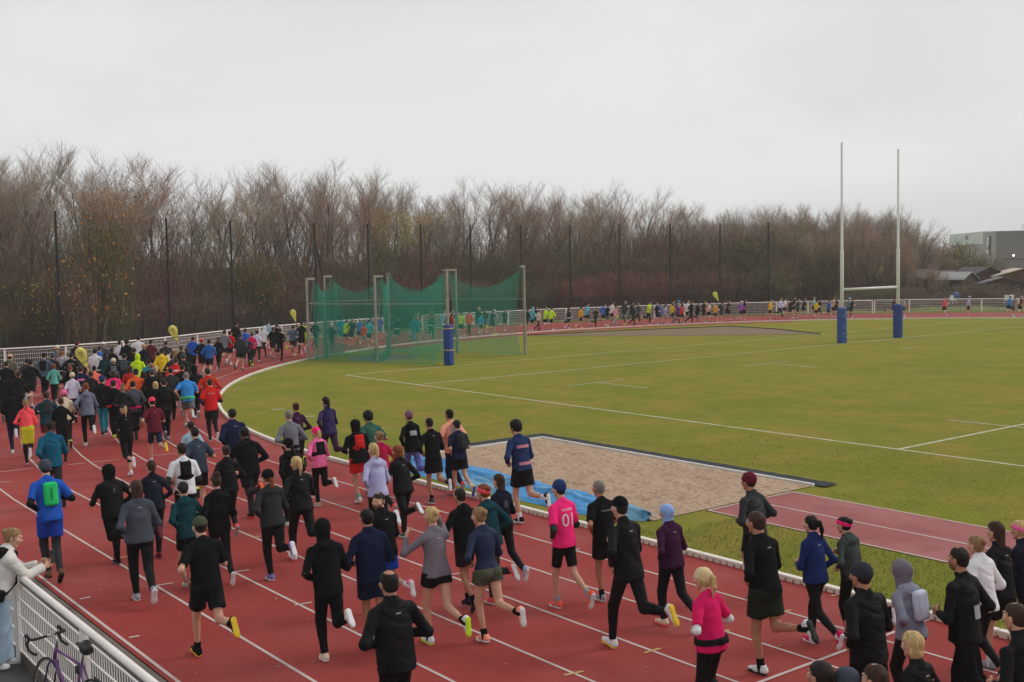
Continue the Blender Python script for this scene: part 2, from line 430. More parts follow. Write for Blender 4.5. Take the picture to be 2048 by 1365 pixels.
def hemmed(P, s, z):
    return [(a[0], a[1], a[2], tuple(a[3]) + ((s.A(0, 0, z), -s.T[:, 2]),), a[4]) for a in P]
def top_prims(kind, s):
    T, A = s.T, s.A; f = s.fem; hw = .17 if f else .16
    up = V3(0, 0, 1)
    neck = [cap(A(0, 0, .46), s.head + s.HR @ V3(-.02, 0, -.05), (.055 if f else .062) + .012, .05 + .012, cuts=((A(0, 0, .53 if kind == 'tee' else .56), T[:, 2]),))]
    P, a, b = _top(kind, s)
    return (P if kind[:6] == 'sleeve' else neck + P), a, b
def _top(kind, s):
    T, A = s.T, s.A; f = s.fem; hw = .17 if f else .16
    if kind in ('sleeveL', 'sleeveR'):
        Q = arm_prims(s, .006, 1.93); return (Q[:2] if kind == 'sleeveL' else Q[2:]), .001, 14
    if kind == 'tee':
        g = .014; P = hemmed(torso_prims(s, g), s, -.065) + arm_prims(s, g + .006, .8)
        P.append(ecap(A(0, 0, .28), A(-.005, 0, -.1), (.12, .155 if f else .175), (.165, hw + .035), T, cuts=((A(0, 0, -.065), -T[:, 2]),)))
        return P, .0045, 12
    if kind == 'long':
        g = .010; P = hemmed(torso_prims(s, g), s, -.04) + arm_prims(s, g, 1.93)
        P.append(ecap(A(0, 0, .25), A(-.005, 0, -.07), (.108, .135 if f else .16), (.165, hw + .028), T, cuts=((A(0, 0, -.03), -T[:, 2]),)))
        P.append(cap(A(0, 0, .49), A(.008, 0, .525), .058, .055))
        return P, .003, 14
    if kind == 'crop':
        g = .007; P = torso_prims(s, g) + arm_prims(s, g, 1.93)
        P = [(a[0], a[1], a[2], tuple(a[3]) + ((A(0, 0, .03), -T[:, 2]),), a[4]) for a in P]
        return P, .002, 14
    if kind in ('jacket', 'hoodie', 'puffer'):
        HM = -.06 if f else -.10
        g = {'jacket': .015, 'hoodie': .017, 'puffer': .036}[kind]
        P = hemmed(torso_prims(s, g), s, HM) + arm_prims(s, g * .8, 1.95, g - .004)
        P.append(ecap(A(0, 0, .28), A(-.005, 0, -.12), (.132, .16 if f else .19), (.166 if f else .172, hw + .028), T, cuts=((A(0, 0, HM), -T[:, 2]),)))
        if kind == 'hoodie':
            P += [ell(A(-.085, 0, .475), (.05, .1, .065), T @ roty(.5)), cap(A(-.04, -.075, .51), A(.05, -.05, .47), .036, .025), cap(A(-.04, .075, .51), A(.05, .05, .47), .036, .025)]
        else: P.append(cap(A(0, 0, .49), A(.008, 0, .545), .068, .066))
        return P, {'jacket': .009, 'hoodie': .007, 'puffer': .006}[kind], 13
    if kind == 'vest':
        g = .008; P = hemmed(torso_prims(s, g), s, -.04) + arm_prims(s, g, .22)
        P.append(ecap(A(0, 0, .25), A(-.005, 0, -.07), (.11, .14), (.12, hw + .012), T, cuts=((A(0, 0, -.03), -T[:, 2]),)))
        return P, .003, 14
    if kind == 'fleece':
        P, a, b = _top('jacket', s); return P, .004, 20

def bottom_prims(kind, s):
    T, A = s.T, s.A
    ct = .03 if kind in ('shorts', 'short_shorts') else .06
    def pelvis(g): return [(p[0], p[1], p[2], tuple(p[3]) + ((A(0, 0, ct), T[:, 2]),), p[4]) for p in torso_prims(s, g)[:2] + [q for q in torso_prims(s, g)[4:] if q[1][2] < s.O[2] + .05]]
    def leg_prims(*a, **k): return [(p[0], p[1], p[2], tuple(p[3]) + ((A(0, 0, .015), T[:, 2]),), p[4]) for p in globals()['leg_prims'](*a, **k)]
    if kind == 'leggings': return pelvis(.008) + leg_prims(s, .009, 1.96), .0012, 16
    if kind == 'capri':    return pelvis(.008) + leg_prims(s, .009, 1.45), .0012, 16
    if kind == 'bikers':   return pelvis(.008) + leg_prims(s, .009, .82), .0012, 16
    if kind == 'shorts':   return pelvis(.014) + leg_prims(s, .022, .7, flare=.022), .0035, 14
    if kind == 'short_shorts': return pelvis(.010) + leg_prims(s, .018, .36, flare=.03), .003, 14
    if kind == 'joggers':  return pelvis(.016) + leg_prims(s, .018, 1.97, gl=.016, flare=.0), .006, 13
    if kind == 'jeans':    return pelvis(.018) + leg_prims(s, .03, 2.0, gl=.042, flare=.03), .006, 12

def wear_geo(fn, kind, pose, fem):
    s = cached(('sk', pose, fem), lambda: skel(pose, fem))
    P, amp, fr = fn(kind, s)
    v, q = skin_of(P, HV, .03)
    return crumple(v, q, amp, fr, seed=len(kind) * 7 + len(pose)), q

SKULL = (-.014, 0, .028)
def head_wear(kind, fem):
    w = .073 if fem else .077
    def shell(g, dz=0): return ell((SKULL[0], 0, SKULL[2] + dz), (.098 + g, w + g, .088 + g))
    face = rbox((.115, 0, -.06), (.085, .2, .115), .02, roty(-.15), sub=True)
    nape = rbox((-.03, 0, -.17), (.2, .2, .1), .01, sub=True)
    nape2 = rbox((.06, 0, -.12), (.075, .2, .12), .01, sub=True)
    amp, fr, vox, k = .0042, 52, .0075, .012
    if kind == 'short':   P = [shell(.007), ell((-.045, 0, -.02), (.062, w - .008, .064)), face, nape]
    elif kind == 'crop':  P = [shell(.003), ell((-.045, 0, -.02), (.058, w - .010, .06)), face, nape]; amp = .001
    elif kind == 'curly': P = [shell(.026), ell((-.045, 0, -.01), (.085, w + .014, .075)), face, nape]; amp = .010; fr = 75
    elif kind == 'bald':  P = [shell(.008), ell((-.05, 0, -.02), (.068, w - .002, .065)), face, nape, ell((-.02, 0, .12), (.075, .055, .05), sub=True)]; amp = .001
    elif kind in ('pony', 'pony_low', 'pony_swing'):
        z = .05 if kind != 'pony_low' else -.02; y = .05 if kind == 'pony_swing' else 0
        P = [shell(.009), ell((-.045, 0, -.02), (.064, w - .004, .06)), face, nape,
             cap((-.1, 0, z), (-.145, y * .4, z - .01), .022, .028), cap((-.145, y * .4, z - .01), (-.15, y * 1.2, z - .11), .032, .034), cap((-.15, y * 1.2, z - .11), (-.128, y * 1.7, z - .23), .032, .010)]
    elif kind == 'bun':   P = [shell(.009), ell((-.045, 0, -.02), (.064, w - .004, .06)), face, nape, ell((-.112, 0, .06), (.04, .045, .042))]
    elif kind == 'topbun': P = [shell(.012), ell((-.045, 0, -.02), (.066, w, .06)), face, nape, ell((-.075, 0, .125), (.05, .055, .045))]; amp = .006
    elif kind == 'long':
        P = [shell(.012), ell((-.04, 0, -.02), (.078, w + .006, .08)), ecap((-.07, 0, -.02), (-.085, 0, -.27), (.045, .08), (.028, .055)), face, nape2]; amp = .004
    elif kind == 'bob':
        P = [shell(.016), ell((-.03, 0, -.05), (.082, w + .018, .085)), face, nape2, rbox((0, 0, -.22), (.3, .3, .1), .01, sub=True)]; amp = .004
    elif kind == 'beanie':
        n = V3(.28, 0, -1.0); n /= np.linalg.norm(n)
        P = [ell((-.016, 0, .036), (.112, w + .016, .1), cuts=((V3(0, 0, .0), n),)), ell((-.014, 0, .03), (.115, w + .021, .06), cuts=((V3(0, 0, .0), n), (V3(0, 0, .032), -n))),]; amp = .0018; fr = 40; k = .006
    elif kind == 'cap':
        P = [ell((-.014, 0, .032), (.108, w + .012, .096), cuts=((V3(0, 0, .022), V3(0, 0, -1.)),)), ell((.115, 0, .028), (.062, .058, .007), roty(.12))]; amp = 0; k = .006
    elif kind == 'band':
        n = V3(-.22, 0, 1.0); n /= np.linalg.norm(n)
        P = [ell(SKULL, (.098 + .016, w + .015, .088 + .016), cuts=((V3(.0, 0, .068), n), (V3(0, 0, .012), -n)))]; amp = 0; k = .004
    elif kind == 'hood':
        P = [ell((-.02, 0, .02), (.122, w + .03, .118)), ecap((-.03, 0, -.02), (-.03, 0, -.17), (.1, w + .025), (.085, .09)), rbox((.15, 0, -.03), (.085, .2, .13), .03, sub=True)]; amp = .003; fr = 22; k = .02
    elif kind == 'headscarf':
        P = [ell((-.018, 0, .028), (.112, w + .016, .102)), ecap((-.02, 0, -.03), (-.02, 0, -.16), (.085, w + .004), (.07, .07)), rbox((.15, 0, -.03), (.085, .2, .11), .03, sub=True)]; amp = .002; fr = 25; k = .02
    elif kind == 'phones':
        P = [ell((-.01, s * (w + .018), -.008), (.032, .018, .038)) for s in (-1, 1)] + [cap((-.01, -w - .018, .03), (-.01, -w + .01, .09), .009, .009), cap((-.01, w + .018, .03), (-.01, w - .01, .09), .009, .009), cap((-.01, -w + .01, .09), (-.01, 0, .125), .009, .009), cap((-.01, w - .01, .09), (-.01, 0, .125), .009, .009)]; amp = 0
    elif kind == 'pompom': P = [ell((-.02, 0, .155), (.035, .035, .033))]; amp = .004; fr = 90
    elif kind == 'beard': P = [ell((.03, 0, -.065), (.066, .062, .055)), rbox((.12, 0, .02), (.1, .2, .065), .02, sub=True), rbox((-.1, 0, 0), (.1, .2, .2), .01, sub=True), ell((.1, 0, -.056), (.02, .026, .012), sub=True)]; amp = .001
    v, q = skin_of(P, vox, k)
    return crumple(v, q, amp, fr, seed=3, ax=(1, 1, .35)), q

def shoe_geo():
    up = [cap((-.05, 0, -.03), (.06, 0, -.038), .038, .036), cap((.06, 0, -.038), (.15, -.003, -.05), .037, .026), cap((-.035, 0, -.02), (-.03, 0, .03), .036, .036, cuts=((V3(0, 0, .022), V3(0, 0, 1.)),))]
    so = [rbox((.045, 0, -.067), (.1, .036, .014), .013), cap((-.04, 0, -.066), (-.03, 0, -.066), .034, .034, cuts=((V3(0, 0, -.05), V3(0, 0, 1.)), (V3(0, 0, -.081), V3(0, 0, -1.)))), cap((.11, 0, -.064), (.145, -.004, -.058), .040, .03, cuts=((V3(0, 0, -.045), V3(0, 0, 1.)), (V3(0, 0, -.081), V3(0, 0, -1.))))]
    a = skin_of(up, .007, .015); b = skin_of(so, .007, .01)
    # laces and a side stripe in a third material
    L = [cap((.045 + i * .018, -.018, .0 - i * .0055), (.045 + i * .018, .018, .0 - i * .0055), .0032, .0032) for i in range(4)]
    c = skin_of(L, .0035, .001)
    return merge([(a[0], a[1], 0), (b[0], b[1], 1), (c[0], c[1], 1)])

def pack_geo(kind):
    """things strapped to the back, in the torso frame"""
    if kind == 'backpack':
        P = [rbox((-.175, 0, .33), (.07, .12, .18), .05), rbox((-.225, 0, .25), (.04, .085, .085), .03)]
        for s in (-1, 1): P += [cap((-.12, s * .085, .48), (0, s * .095, .53), .016, .016), cap((0, s * .095, .53), (.13, s * .09, .40), .016, .014), cap((.13, s * .09, .40), (.02, s * .175, .2), .013, .012), cap((.02, s * .175, .2), (-.13, s * .12, .18), .012, .012)]
        v, q = skin_of(P, .012, .015)
        return crumple(v, q, .004, 20, 5), q
    if kind == 'gymbag':
        P = [rbox((-.165, 0, .31), (.05, .105, .17), .045)]
        for s in (-1, 1): P += [cap((-.13, s * .09, .46), (0, s * .1, .53), .007, .007), cap((0, s * .1, .53), (.12, s * .11, .36), .007, .007), cap((.12, s * .11, .36), (-.1, s * .16, .18), .007, .007)]
        v, q = skin_of(P, .011, .012)
        return crumple(v, q, .005, 22, 6), q
    if kind == 'vestpack':
        P = [rbox((-.125, 0, .36), (.035, .1, .13), .03), rbox((-.15, 0, .3), (.025, .07, .07), .02), ecap((0, 0, .2), (0, 0, .22), (.138, .175), (.142, .18)),
             ecap((0, 0, .1), (0, 0, .33), (.112, .15), (.115, .155), sub=True)]
        for s in (-1, 1): P += [cap((-.11, s * .07, .46), (0, s * .085, .53), .022, .02), cap((0, s * .085, .53), (.12, s * .08, .4), .02, .022), cap((.12, s * .08, .4), (.1, s * .11, .22), .02, .016), cap((.06, s * .14, .24), (-.1, s * .12, .24), .014, .014)]
        v, q = skin_of(P, .012, .012); return v, q
    if kind == 'belt':
        P = [ecap((-.005, 0, .02), (-.005, 0, .06), (.172, .212), (.168, .206), cuts=((V3(0, 0, .075), V3(0, 0, 1.)), (V3(0, 0, 0.01), V3(0, 0, -1.)))), rbox((-.178, 0, .045), (.026, .07, .035), .02)]
        v, q = skin_of(P, .011, .01); return v, q
    if kind == 'tied':
        P = [ecap((-.01, 0, .04), (-.03, 0, -.2), (.145, .195), (.135, .18), cuts=((V3(.06, 0, 0), V3(1., 0, 0)), (V3(0, 0, .1), V3(0, 0, 1.)), (V3(0, 0, -.36), V3(0, 0, -1.)))),
             rbox((-.13, 0, -.17), (.04, .165, .21), .035), cap((.05, .17, .06), (.15, .02, .05), .022, .025), cap((.05, -.17, .06), (.15, -.02, .05), .022, .025), cap((.15, .02, .05), (.15, .05, -.15), .022, .02)]
        v, q = skin_of(P, .014, .03); return crumple(v, q, .008, 16, 8), q

def sock_geo(hi):
    top = .30 if hi else .095
    P = [cap((0, 0, -.03), (0, 0, top), .043, .062 if hi else .041, cuts=((V3(0, 0, top), V3(0, 0, 1.)),))]
    return skin_of(P, .009, .01)

# ------------------------------------------------------------------ track geometry: home straight (Y = 13.11) then a bend of 36.5 m about BC
BC = (24.2, 49.61); RK = 36.5; Y0 = 13.11; LW = 1.22
def TP(s, d):
    """point at arc length s (0 at the start of the bend) and distance d outside the kerb"""
    if s <= 0: return (BC[0] + s, Y0 - d)
    a = s / RK
    if a <= math.pi: return (BC[0] + (RK + d) * math.sin(a), BC[1] - (RK + d) * math.cos(a))
    return (BC[0] - (s - math.pi * RK), BC[1] + RK + d)
def band(name, d0, d1, s0, s1, z, m, **props):
    b = MB(); n = max(2, int((s1 - s0) / 1.0)); ss = [s0 + (s1 - s0) * i / n for i in range(n + 1)]
    b.strip([P3(*TP(s, d1), z) for s in ss], [P3(*TP(s, d0), z) for s in ss])
    o = b.obj(name, m)
    for k, v in props.items(): o[k] = v
    return o
def poly(name, pts, z, m, **props):
    b = MB(); b.add([P3(x, y, z) for x, y in pts], [tuple(range(len(pts)))[::-1]]); o = b.obj(name, m)
    for k, v in props.items(): o[k] = v
    return o
def rect(b, x0, x1, y0, y1, z): b.add([P3(x0, y0, z), P3(x1, y0, z), P3(x1, y1, z), P3(x0, y1, z)], [(3, 2, 1, 0)])
def seg(b, p, q, w, z):
    p = Vector((p[0], p[1])); q = Vector((q[0], q[1])); d = (q - p).normalized(); n = Vector((-d.y, d.x)) * w / 2
    b.add([P3(*(p + n), z), P3(*(q + n), z), P3(*(q - n), z), P3(*(p - n), z)], [(0, 1, 2, 3)])

def surf(name, base, layers, rough=.85, bump=.3, bscale=40, bdist=.01, spec=.3, rvar=None):
    """ground material: base colour and noise layers (scale, lo, hi, colour, strength, stretch)"""
    m = bpy.data.materials.new(name); m.use_nodes = True; t = m.node_tree; b = t.nodes['Principled BSDF']; L = t.links
    b.inputs['Roughness'].default_value = rough; b.inputs['Specular IOR Level'].default_value = spec
    co = t.nodes.new('ShaderNodeTexCoord'); rgb = t.nodes.new('ShaderNodeRGB'); rgb.outputs[0].default_value = base; cur = rgb.outputs[0]
    for (sc, lo, hi, c, st, stretch) in layers:
        mp = t.nodes.new('ShaderNodeMapping'); mp.inputs['Scale'].default_value = stretch; mp.inputs['Location'].default_value = (sc * 3.1, sc * 1.7, 0); L.new(co.outputs['Object'], mp.inputs['Vector'])
        n = t.nodes.new('ShaderNodeTexNoise'); n.inputs['Scale'].default_value = sc; n.inputs['Detail'].default_value = 6; n.inputs['Roughness'].default_value = .6; L.new(mp.outputs['Vector'], n.inputs['Vector'])
        mr = t.nodes.new('ShaderNodeMapRange'); mr.inputs['From Min'].default_value = lo; mr.inputs['From Max'].default_value = hi; mr.inputs['To Max'].default_value = st; L.new(n.outputs['Fac'], mr.inputs['Value'])
        mx = t.nodes.new('ShaderNodeMixRGB'); mx.inputs['Color2'].default_value = c; L.new(mr.outputs['Result'], mx.inputs['Fac']); L.new(cur, mx.inputs['Color1']); cur = mx.outputs['Color']
    L.new(cur, b.inputs['Base Color'])
    if rvar:
        n = t.nodes.new('ShaderNodeTexNoise'); n.inputs['Scale'].default_value = rvar[0]; n.inputs['Detail'].default_value = 4; L.new(co.outputs['Object'], n.inputs['Vector'])
        mr = t.nodes.new('ShaderNodeMapRange'); mr.inputs['From Min'].default_value = .35; mr.inputs['From Max'].default_value = .65; mr.inputs['To Min'].default_value = rvar[1]; mr.inputs['To Max'].default_value = rvar[2]
        L.new(n.outputs['Fac'], mr.inputs['Value']); L.new(mr.outputs['Result'], b.inputs['Roughness'])
    n = t.nodes.new('ShaderNodeTexNoise'); n.inputs['Scale'].default_value = bscale; n.inputs['Detail'].default_value = 4; L.new(co.outputs['Object'], n.inputs['Vector'])
    bp = t.nodes.new('ShaderNodeBump'); bp.inputs['Strength'].default_value = bump; bp.inputs['Distance'].default_value = bdist; L.new(n.outputs['Fac'], bp.inputs['Height']); L.new(bp.outputs['Normal'], b.inputs['Normal'])
    return m
O1 = (1, 1, 1)
M_grass = surf('field_grass', (.245, .252, .028, 1), [(.09, .40, .60, (.18, .21, .028, 1), .8, O1), (.45, .42, .62, (.33, .25, .055, 1), .85, O1), (1.6, .48, .66, (.15, .19, .026, 1), .6, O1), (9, .45, .7, (.29, .235, .06, 1), .45, O1), (45, .5, .72, (.085, .115, .015, 1), .6, O1), (160, .45, .65, (.30, .27, .07, 1), .35, O1)], .97, .8, 55, .05, .03)
M_verge = surf('verge_grass', (.13, .165, .03, 1), [(.3, .4, .6, (.19, .20, .04, 1), .7, O1), (3, .45, .65, (.09, .12, .02, 1), .7, O1)], .95, .6, 50, .05, .15)
M_track = surf('track_rubber', (.275, .034, .030, 1), [(.12, .38, .62, (.33, .056, .050, 1), .75, O1), (.7, .45, .68, (.225, .028, .027, 1), .65, O1), (2.2, .5, .7, (.34, .065, .052, 1), .3, (.4, 1, 1)), (240, .40, .66, (.34, .055, .045, 1), .5, O1), (130, .56, .70, (.12, .028, .026, 1), .5, O1)], .8, .5, 260, .004, .12, rvar=(.5, .5, .9))
M_runway = surf('runway_rubber', (.27, .06, .058, 1), [(.35, .42, .62, (.34, .12, .115, 1), .8, (.5, 1.6, 1)), (1.8, .5, .68, (.20, .045, .045, 1), .7, O1), (200, .42, .66, (.38, .17, .16, 1), .4, O1)], .8, .4, 220, .004, .35)
M_asph = surf('asphalt', (.050, .054, .052, 1), [(.8, .42, .64, (.075, .08, .074, 1), .7, O1), (190, .5, .7, (.14, .14, .135, 1), .5, O1), (7, .62, .7, (.13, .13, .12, 1), .5, O1)], .85, .6, 160, .006, .4, rvar=(.6, .4, .9))
M_conc = surf('concrete', (.17, .14, .12, 1), [(2, .4, .62, (.11, .085, .07, 1), .7, O1), (60, .5, .7, (.25, .22, .19, 1), .4, O1)], .9, .5, 90, .006, .3)
M_earth = surf('earth', (.060, .045, .032, 1), [(.5, .4, .62, (.035, .026, .02, 1), .8, O1), (6, .5, .68, (.12, .075, .04, 1), .6, O1), (30, .55, .7, (.05, .055, .02, 1), .6, O1)], .98, .9, 12, .1, .1)
M_sand = surf('sand', (.50, .355, .245, 1), [(.6, .4, .65, (.42, .29, .20, 1), .6, O1), (5, .50, .60, (.28, .18, .12, 1), .6, (1, 1.6, 1)), (16, .54, .62, (.20, .13, .085, 1), .7, O1), (120, .5, .7, (.52, .39, .29, 1), .5, O1)], .97, .9, 45, .03, .1)
M_white = surf('white_paint', (.55, .46, .43, 1), [(3, .45, .68, (.45, .27, .24, 1), .6, O1), (70, .5, .7, (.42, .24, .21, 1), .5, O1)], .75, .2, 120, .003)
M_chalk = surf('field_chalk', (.55, .56, .42, 1), [(2.5, .42, .68, (.32, .32, .12, 1), .8, O1), (25, .45, .66, (.30, .30, .10, 1), .7, O1)], .95, .4, 60, .01)
M_yel = surf('yellow_paint', (.50, .32, .13, 1), [(30, .5, .7, (.35, .18, .08, 1), .6, O1)], .8, .2, 120, .003)
# far sheet of ground, to the horizon
b = MB(); b.lathe([(0.01, 0), (60, 0), (160, 0), (400, 0), (2500, 0)], (40, -45, -.05), 64); o = b.obj('ground', M_verge); o['kind'] = 'structure'
# track ring, apron, yard
band('running_track', 0, 8.62, -45, math.pi * RK + 70, .0, M_track, kind='structure')
band('track_apron', -1.5, -.002, 40, 78, .004, M_track, kind='structure')
band('outer_apron', 8.63, 9.75, 20, math.pi * RK + 70, -.012, surf('apron_rubber', (.22, .045, .038, 1), [(1, .45, .65, (.12, .06, .05, 1), .5, O1)], .9, .5, 120, .01), kind='structure')
poly('corner_apron', [TP(s, 8.7) for s in range(0, 48, 4)] + [(66.2, 34), (64.5, 29), (62, 24.6), (59.6, 20), (59, 14), (59.2, 0), (40, -6)], -.018, surf('worn_rubber', (.21, .05, .045, 1), [(1, .45, .65, (.09, .075, .06, 1), .6, O1)], .9, .5, 120, .01), kind='structure')
band('drain_channel', 8.63, 8.84, -45, 18, -.01, M_conc, kind='structure')
o = band('service_path', 8.841, 9.66, -45, 18, -.016, M_asph, kind='structure')
poly('yard', [(-45, 3.44), (42, 3.44), (42, -30), (-45, -30)], -.02, M_asph, kind='structure')
# infield
ins = [TP(s, -.001) for s in [-45 + i * 5 for i in range(10)] + [4 + i * 3 for i in range(38)] + [math.pi * RK + 10 * i for i in range(8)]]
poly('field', ins, 0, M_grass, kind='structure')
# lane lines
b = MB()
for k in range(1, 8):
    n = 150; d = k * LW; ss = [-45 + (math.pi * RK + 100) * i / n for i in range(n + 1)]; w = .022
    b.strip([P3(*TP(s, d + w), .004) for s in ss], [P3(*TP(s, d - w), .004) for s in ss])
for (p, q, w) in [((28.789, 6.380), (28.718, 7.120), .05), ((28.638, 7.929), (28.599, 8.331), .05), ((28.594, 8.489), (28.513, 9.139), .05), ((28.462, 9.933), (28.320, 11.864), .05), ((27.341, 5.940), (27.264, 6.278), .05),
    ((16.484, 7.006), (16.426, 7.244), .045), ((14.239, 6.938), (14.212, 7.192), .045), ((14.344, 5.772), (14.319, 5.996), .045), ((16.613, 4.680), (16.634, 4.831), .045), ((14.409, 4.651), (14.395, 4.786), .045), ((16.553, 5.790), (16.526, 6.040), .045), ((13.996, 11.843), (13.898, 12.001), .045), ((14.083, 9.407), (14.017, 9.690), .045)]: seg(b, p, q, w, .008)
seg(b, ((8.134, 9.607)[0] - .05, (8.134, 9.607)[1] - 5), (8.106, 13.075), .05, .008)
o = b.obj('lane_lines', M_white); o['kind'] = 'structure'
b = MB()
for p, q in [((9.692, 8.098), (9.649, 8.351)), ((9.625, 9.321), (9.610, 9.582)), ((9.575, 11.768), (9.525, 11.987)), ((9.537, 10.637), (9.522, 10.744)), ((9.568, 12.923), (9.537, 13.030)), ((18.617, 5.858), (18.576, 6.056)), ((18.392, 8.230), (18.412, 8.354))]: seg(b, p, q, .05, .008)
o = b.obj('lane_marks', M_yel); o['kind'] = 'structure'
# rugby lines
b = MB(); z = .006; w = .11
TY, GX, DX = 24.21, 37.93, 43.8
seg(b, (DX, TY), (-25, TY), w, z); seg(b, (GX, TY + .06), (GX, 86), w, z); seg(b, (DX - .055, TY + .06), (DX - .055, 84), w, z); seg(b, (GX - 22, TY + .06), (GX - 22, 86), w, z)
for p, q in [((33.053, 27.970), (33.009, 30.924)), ((33.051, 29.549), (30.158, 29.536)), ((33.211, 38.627), (33.320, 41.808)), ((32.947, 40.449), (30.510, 40.122)), ((33.289, 50.857), (33.336, 52.513)), ((33.160, 58.584), (33.046, 59.644)), ((17.814, 29.556), (15.401, 29.600)), ((51.960, 40.818), (52.188, 43.723))]: seg(b, p, q, .09, z + .004)
for p, q in [((34.946, 16.423), (34.748, 16.791)), ((32.463, 16.414), (32.332, 16.705)), ((55.221, 42.588), (55.344, 43.323))]: seg(b, p, q, .16, z + .004)
o = b.obj('pitch_lines', M_chalk); o['kind'] = 'structure'
# worn cinder fan on the far side of the pitch, concrete throwing circle
b = MB(); f0 = [(58.539, 46.001), (56.844, 53.555), (54.272, 61.519), (48.725, 60.251), (43.766, 58.012), (46.707, 54.817), (52.597, 49.548)]
poly('cinder_area', f0, .012, surf('cinder', (.20, .125, .085, 1), [(.4, .4, .6, (.17, .135, .06, 1), .8, O1), (14, .5, .7, (.28, .2, .15, 1), .5, O1)], .95, .5, 40, .03), kind='structure')
b = MB(); b.tube([P3(*(58.539, 46.001), .02), P3(*(56.844, 53.555), .02), P3(*(54.066, 61.286), .02), P3(*(48.725, 60.251), .02), P3(*(43.766, 58.012), .02)], .05, 5); o = b.obj('cinder_edging', mat('dark_rubber', (.02, .022, .018, 1), .9)); o['kind'] = 'structure'
cx_, cy_ = (50.708, 30.255); b = MB(); b.lathe([(0.02, 0), (1.75, 0), (1.8, -.02)], (cx_, -cy_, .02), 40); o = b.obj('throwing_circle', M_conc); o['kind'] = 'structure'
# long-jump pit: boards, sand, rubber mat, runway
b = MB(); rect(b, -20, 14.46, 15.67, 18.25, .010); o = b.obj('runway', M_runway); o['kind'] = 'structure'
b = MB()
for y in (15.70, 16.93, 18.22): rect(b, -20, 14.43, y - .025, y + .025, .015)
rect(b, 14.40, 14.455, 15.73, 18.19, .016)
o = b.obj('runway_lines', M_white); o['kind'] = 'structure'
rs = np.random.RandomState(5)
nx, ny = 150, 84; xs = np.linspace(14.52, 23.46, nx); ys = np.linspace(14.3, 18.96, ny)
XX, YY = np.meshgrid(xs, ys, indexing='ij'); ZZ = np.zeros_like(XX)
for i in range(260):
    cx, cy = rs.uniform(14.6, 23.4), rs.uniform(14.3, 18.9); r = rs.uniform(.07, .2); e = rs.uniform(.5, 1.6); dd = ((XX - cx) * e) ** 2 + ((YY - cy) / e) ** 2
    ZZ += rs.choice([-1, 1], p=[.65, .35]) * .036 * np.exp(-dd / (r * r))
ZZ += rs.normal(0, .008, XX.shape); ED = np.minimum(1, np.minimum(np.minimum(XX - 14.5, 23.5 - XX), 19.0 - YY) * 2.5); ZZ = .012 + np.clip(ZZ + .05, .01, .14) * ED
v = np.stack([XX, -YY, ZZ], -1).reshape(-1, 3); ii = np.arange(nx * ny).reshape(nx, ny)
q = np.stack([ii[:-1, :-1], ii[:-1, 1:], ii[1:, 1:], ii[1:, :-1]], -1).reshape(-1, 4)
o = part('sand_pit', mesh_np('sand', v, q), None, [M_sand]); o['kind'] = 'structure'
t = thing('pit_border', 'white boards edging the long jump sand pit', 'border', P3(19, 19, 0))
M_board = mat('board_white', lin((208, 204, 198)), .6, .2, 40, .12, 3)
for nm, c, h in (('board', (19, 19.0, .03), (4.5, .035, .035)), ('board', (23.5, 16.9, .03), (.035, 2.06, .035))):
    b = MB(); b.box(P3(*c) - P3(19, 19, 0), h); b.obj(nm, M_board, t)
b = MB(); rs = np.random.RandomState(2)
def matpiece(x0, x1, y0, y1):
    nx, ny = max(2, int((x1 - x0) / .12)), max(2, int((y1 - y0) / .12)); vs = []; fs = []
    for i in range(nx + 1):
        for j in range(ny + 1): vs.append(P3(x0 + (x1 - x0) * i / nx, y0 + (y1 - y0) * j / ny, .028 + rs.uniform(0, .012)))
    for i in range(nx):
        for j in range(ny): a = i * (ny + 1) + j; fs.append((a, a + 1, a + ny + 2, a + ny + 1)[::-1])
    b.add(vs, fs)
matpiece(14.25, 23.53, 19.04, 19.5); matpiece(23.55, 24.15, 16.3, 19.5)
o = b.obj('rubber_mat', surf('rubber_mat', (.022, .024, .028, 1), [(80, .5, .62, (.06, .065, .07, 1), .7, O1)], .8, .9, 130, .02)); o['label'] = 'black perforated rubber matting along the far edge of the sand pit'; o['category'] = 'mat'
# blue tarpaulin, pulled off the pit and left in folds on its near side
rs = np.random.RandomState(11); nu, nv = 190, 42; U, Vv = np.meshgrid(np.linspace(0, 1, nu), np.linspace(0, 1, nv), indexing='ij')
near = np.interp(U, [0, .1, .5, .85, 1], [14.25, 13.75, 13.55, 13.6, 13.75]); far = np.interp(U, [0, .06, .2, .45, .7, .9, 1], [14.35, 14.5, 14.75, 14.85, 14.95, 14.9, 14.7])
Xt = 14.5 + 8.4 * U + .10 * np.sin(9 * Vv) * (U < .1); Yt = near + (far - near) * Vv
Z = np.zeros_like(U)
for i in range(16):
    a = rs.uniform(-.9, .9); f = rs.uniform(2.5, 9); ph = rs.uniform(0, 6.3); Z += np.abs(np.sin(Yt * f * 1.6 + Xt * a * f * .45 + 1.2 * np.sin(Xt * 1.3 + ph) + ph)) ** 1.7 / (f ** .8)
for i in range(22):
    a = rs.uniform(0, 3.14); f = rs.uniform(5, 16); ph = rs.uniform(0, 6.3); Z += .2 * np.maximum(0, 1 - np.abs(((Xt * math.cos(a) + Yt * math.sin(a)) * f * .35 + .5 * np.sin(Yt * 3 + ph) + ph) % 3.1 - 1.5) * 4)
Z = .015 + .046 * Z * (.35 + .65 * np.sin(np.pi * np.clip(Vv, .03, .97))) * (.6 + .4 * np.sin(Xt * 1.9 + 1) ** 2); Z = Z * np.minimum(1, np.minimum(Vv, 1 - Vv) * 9 + .12)
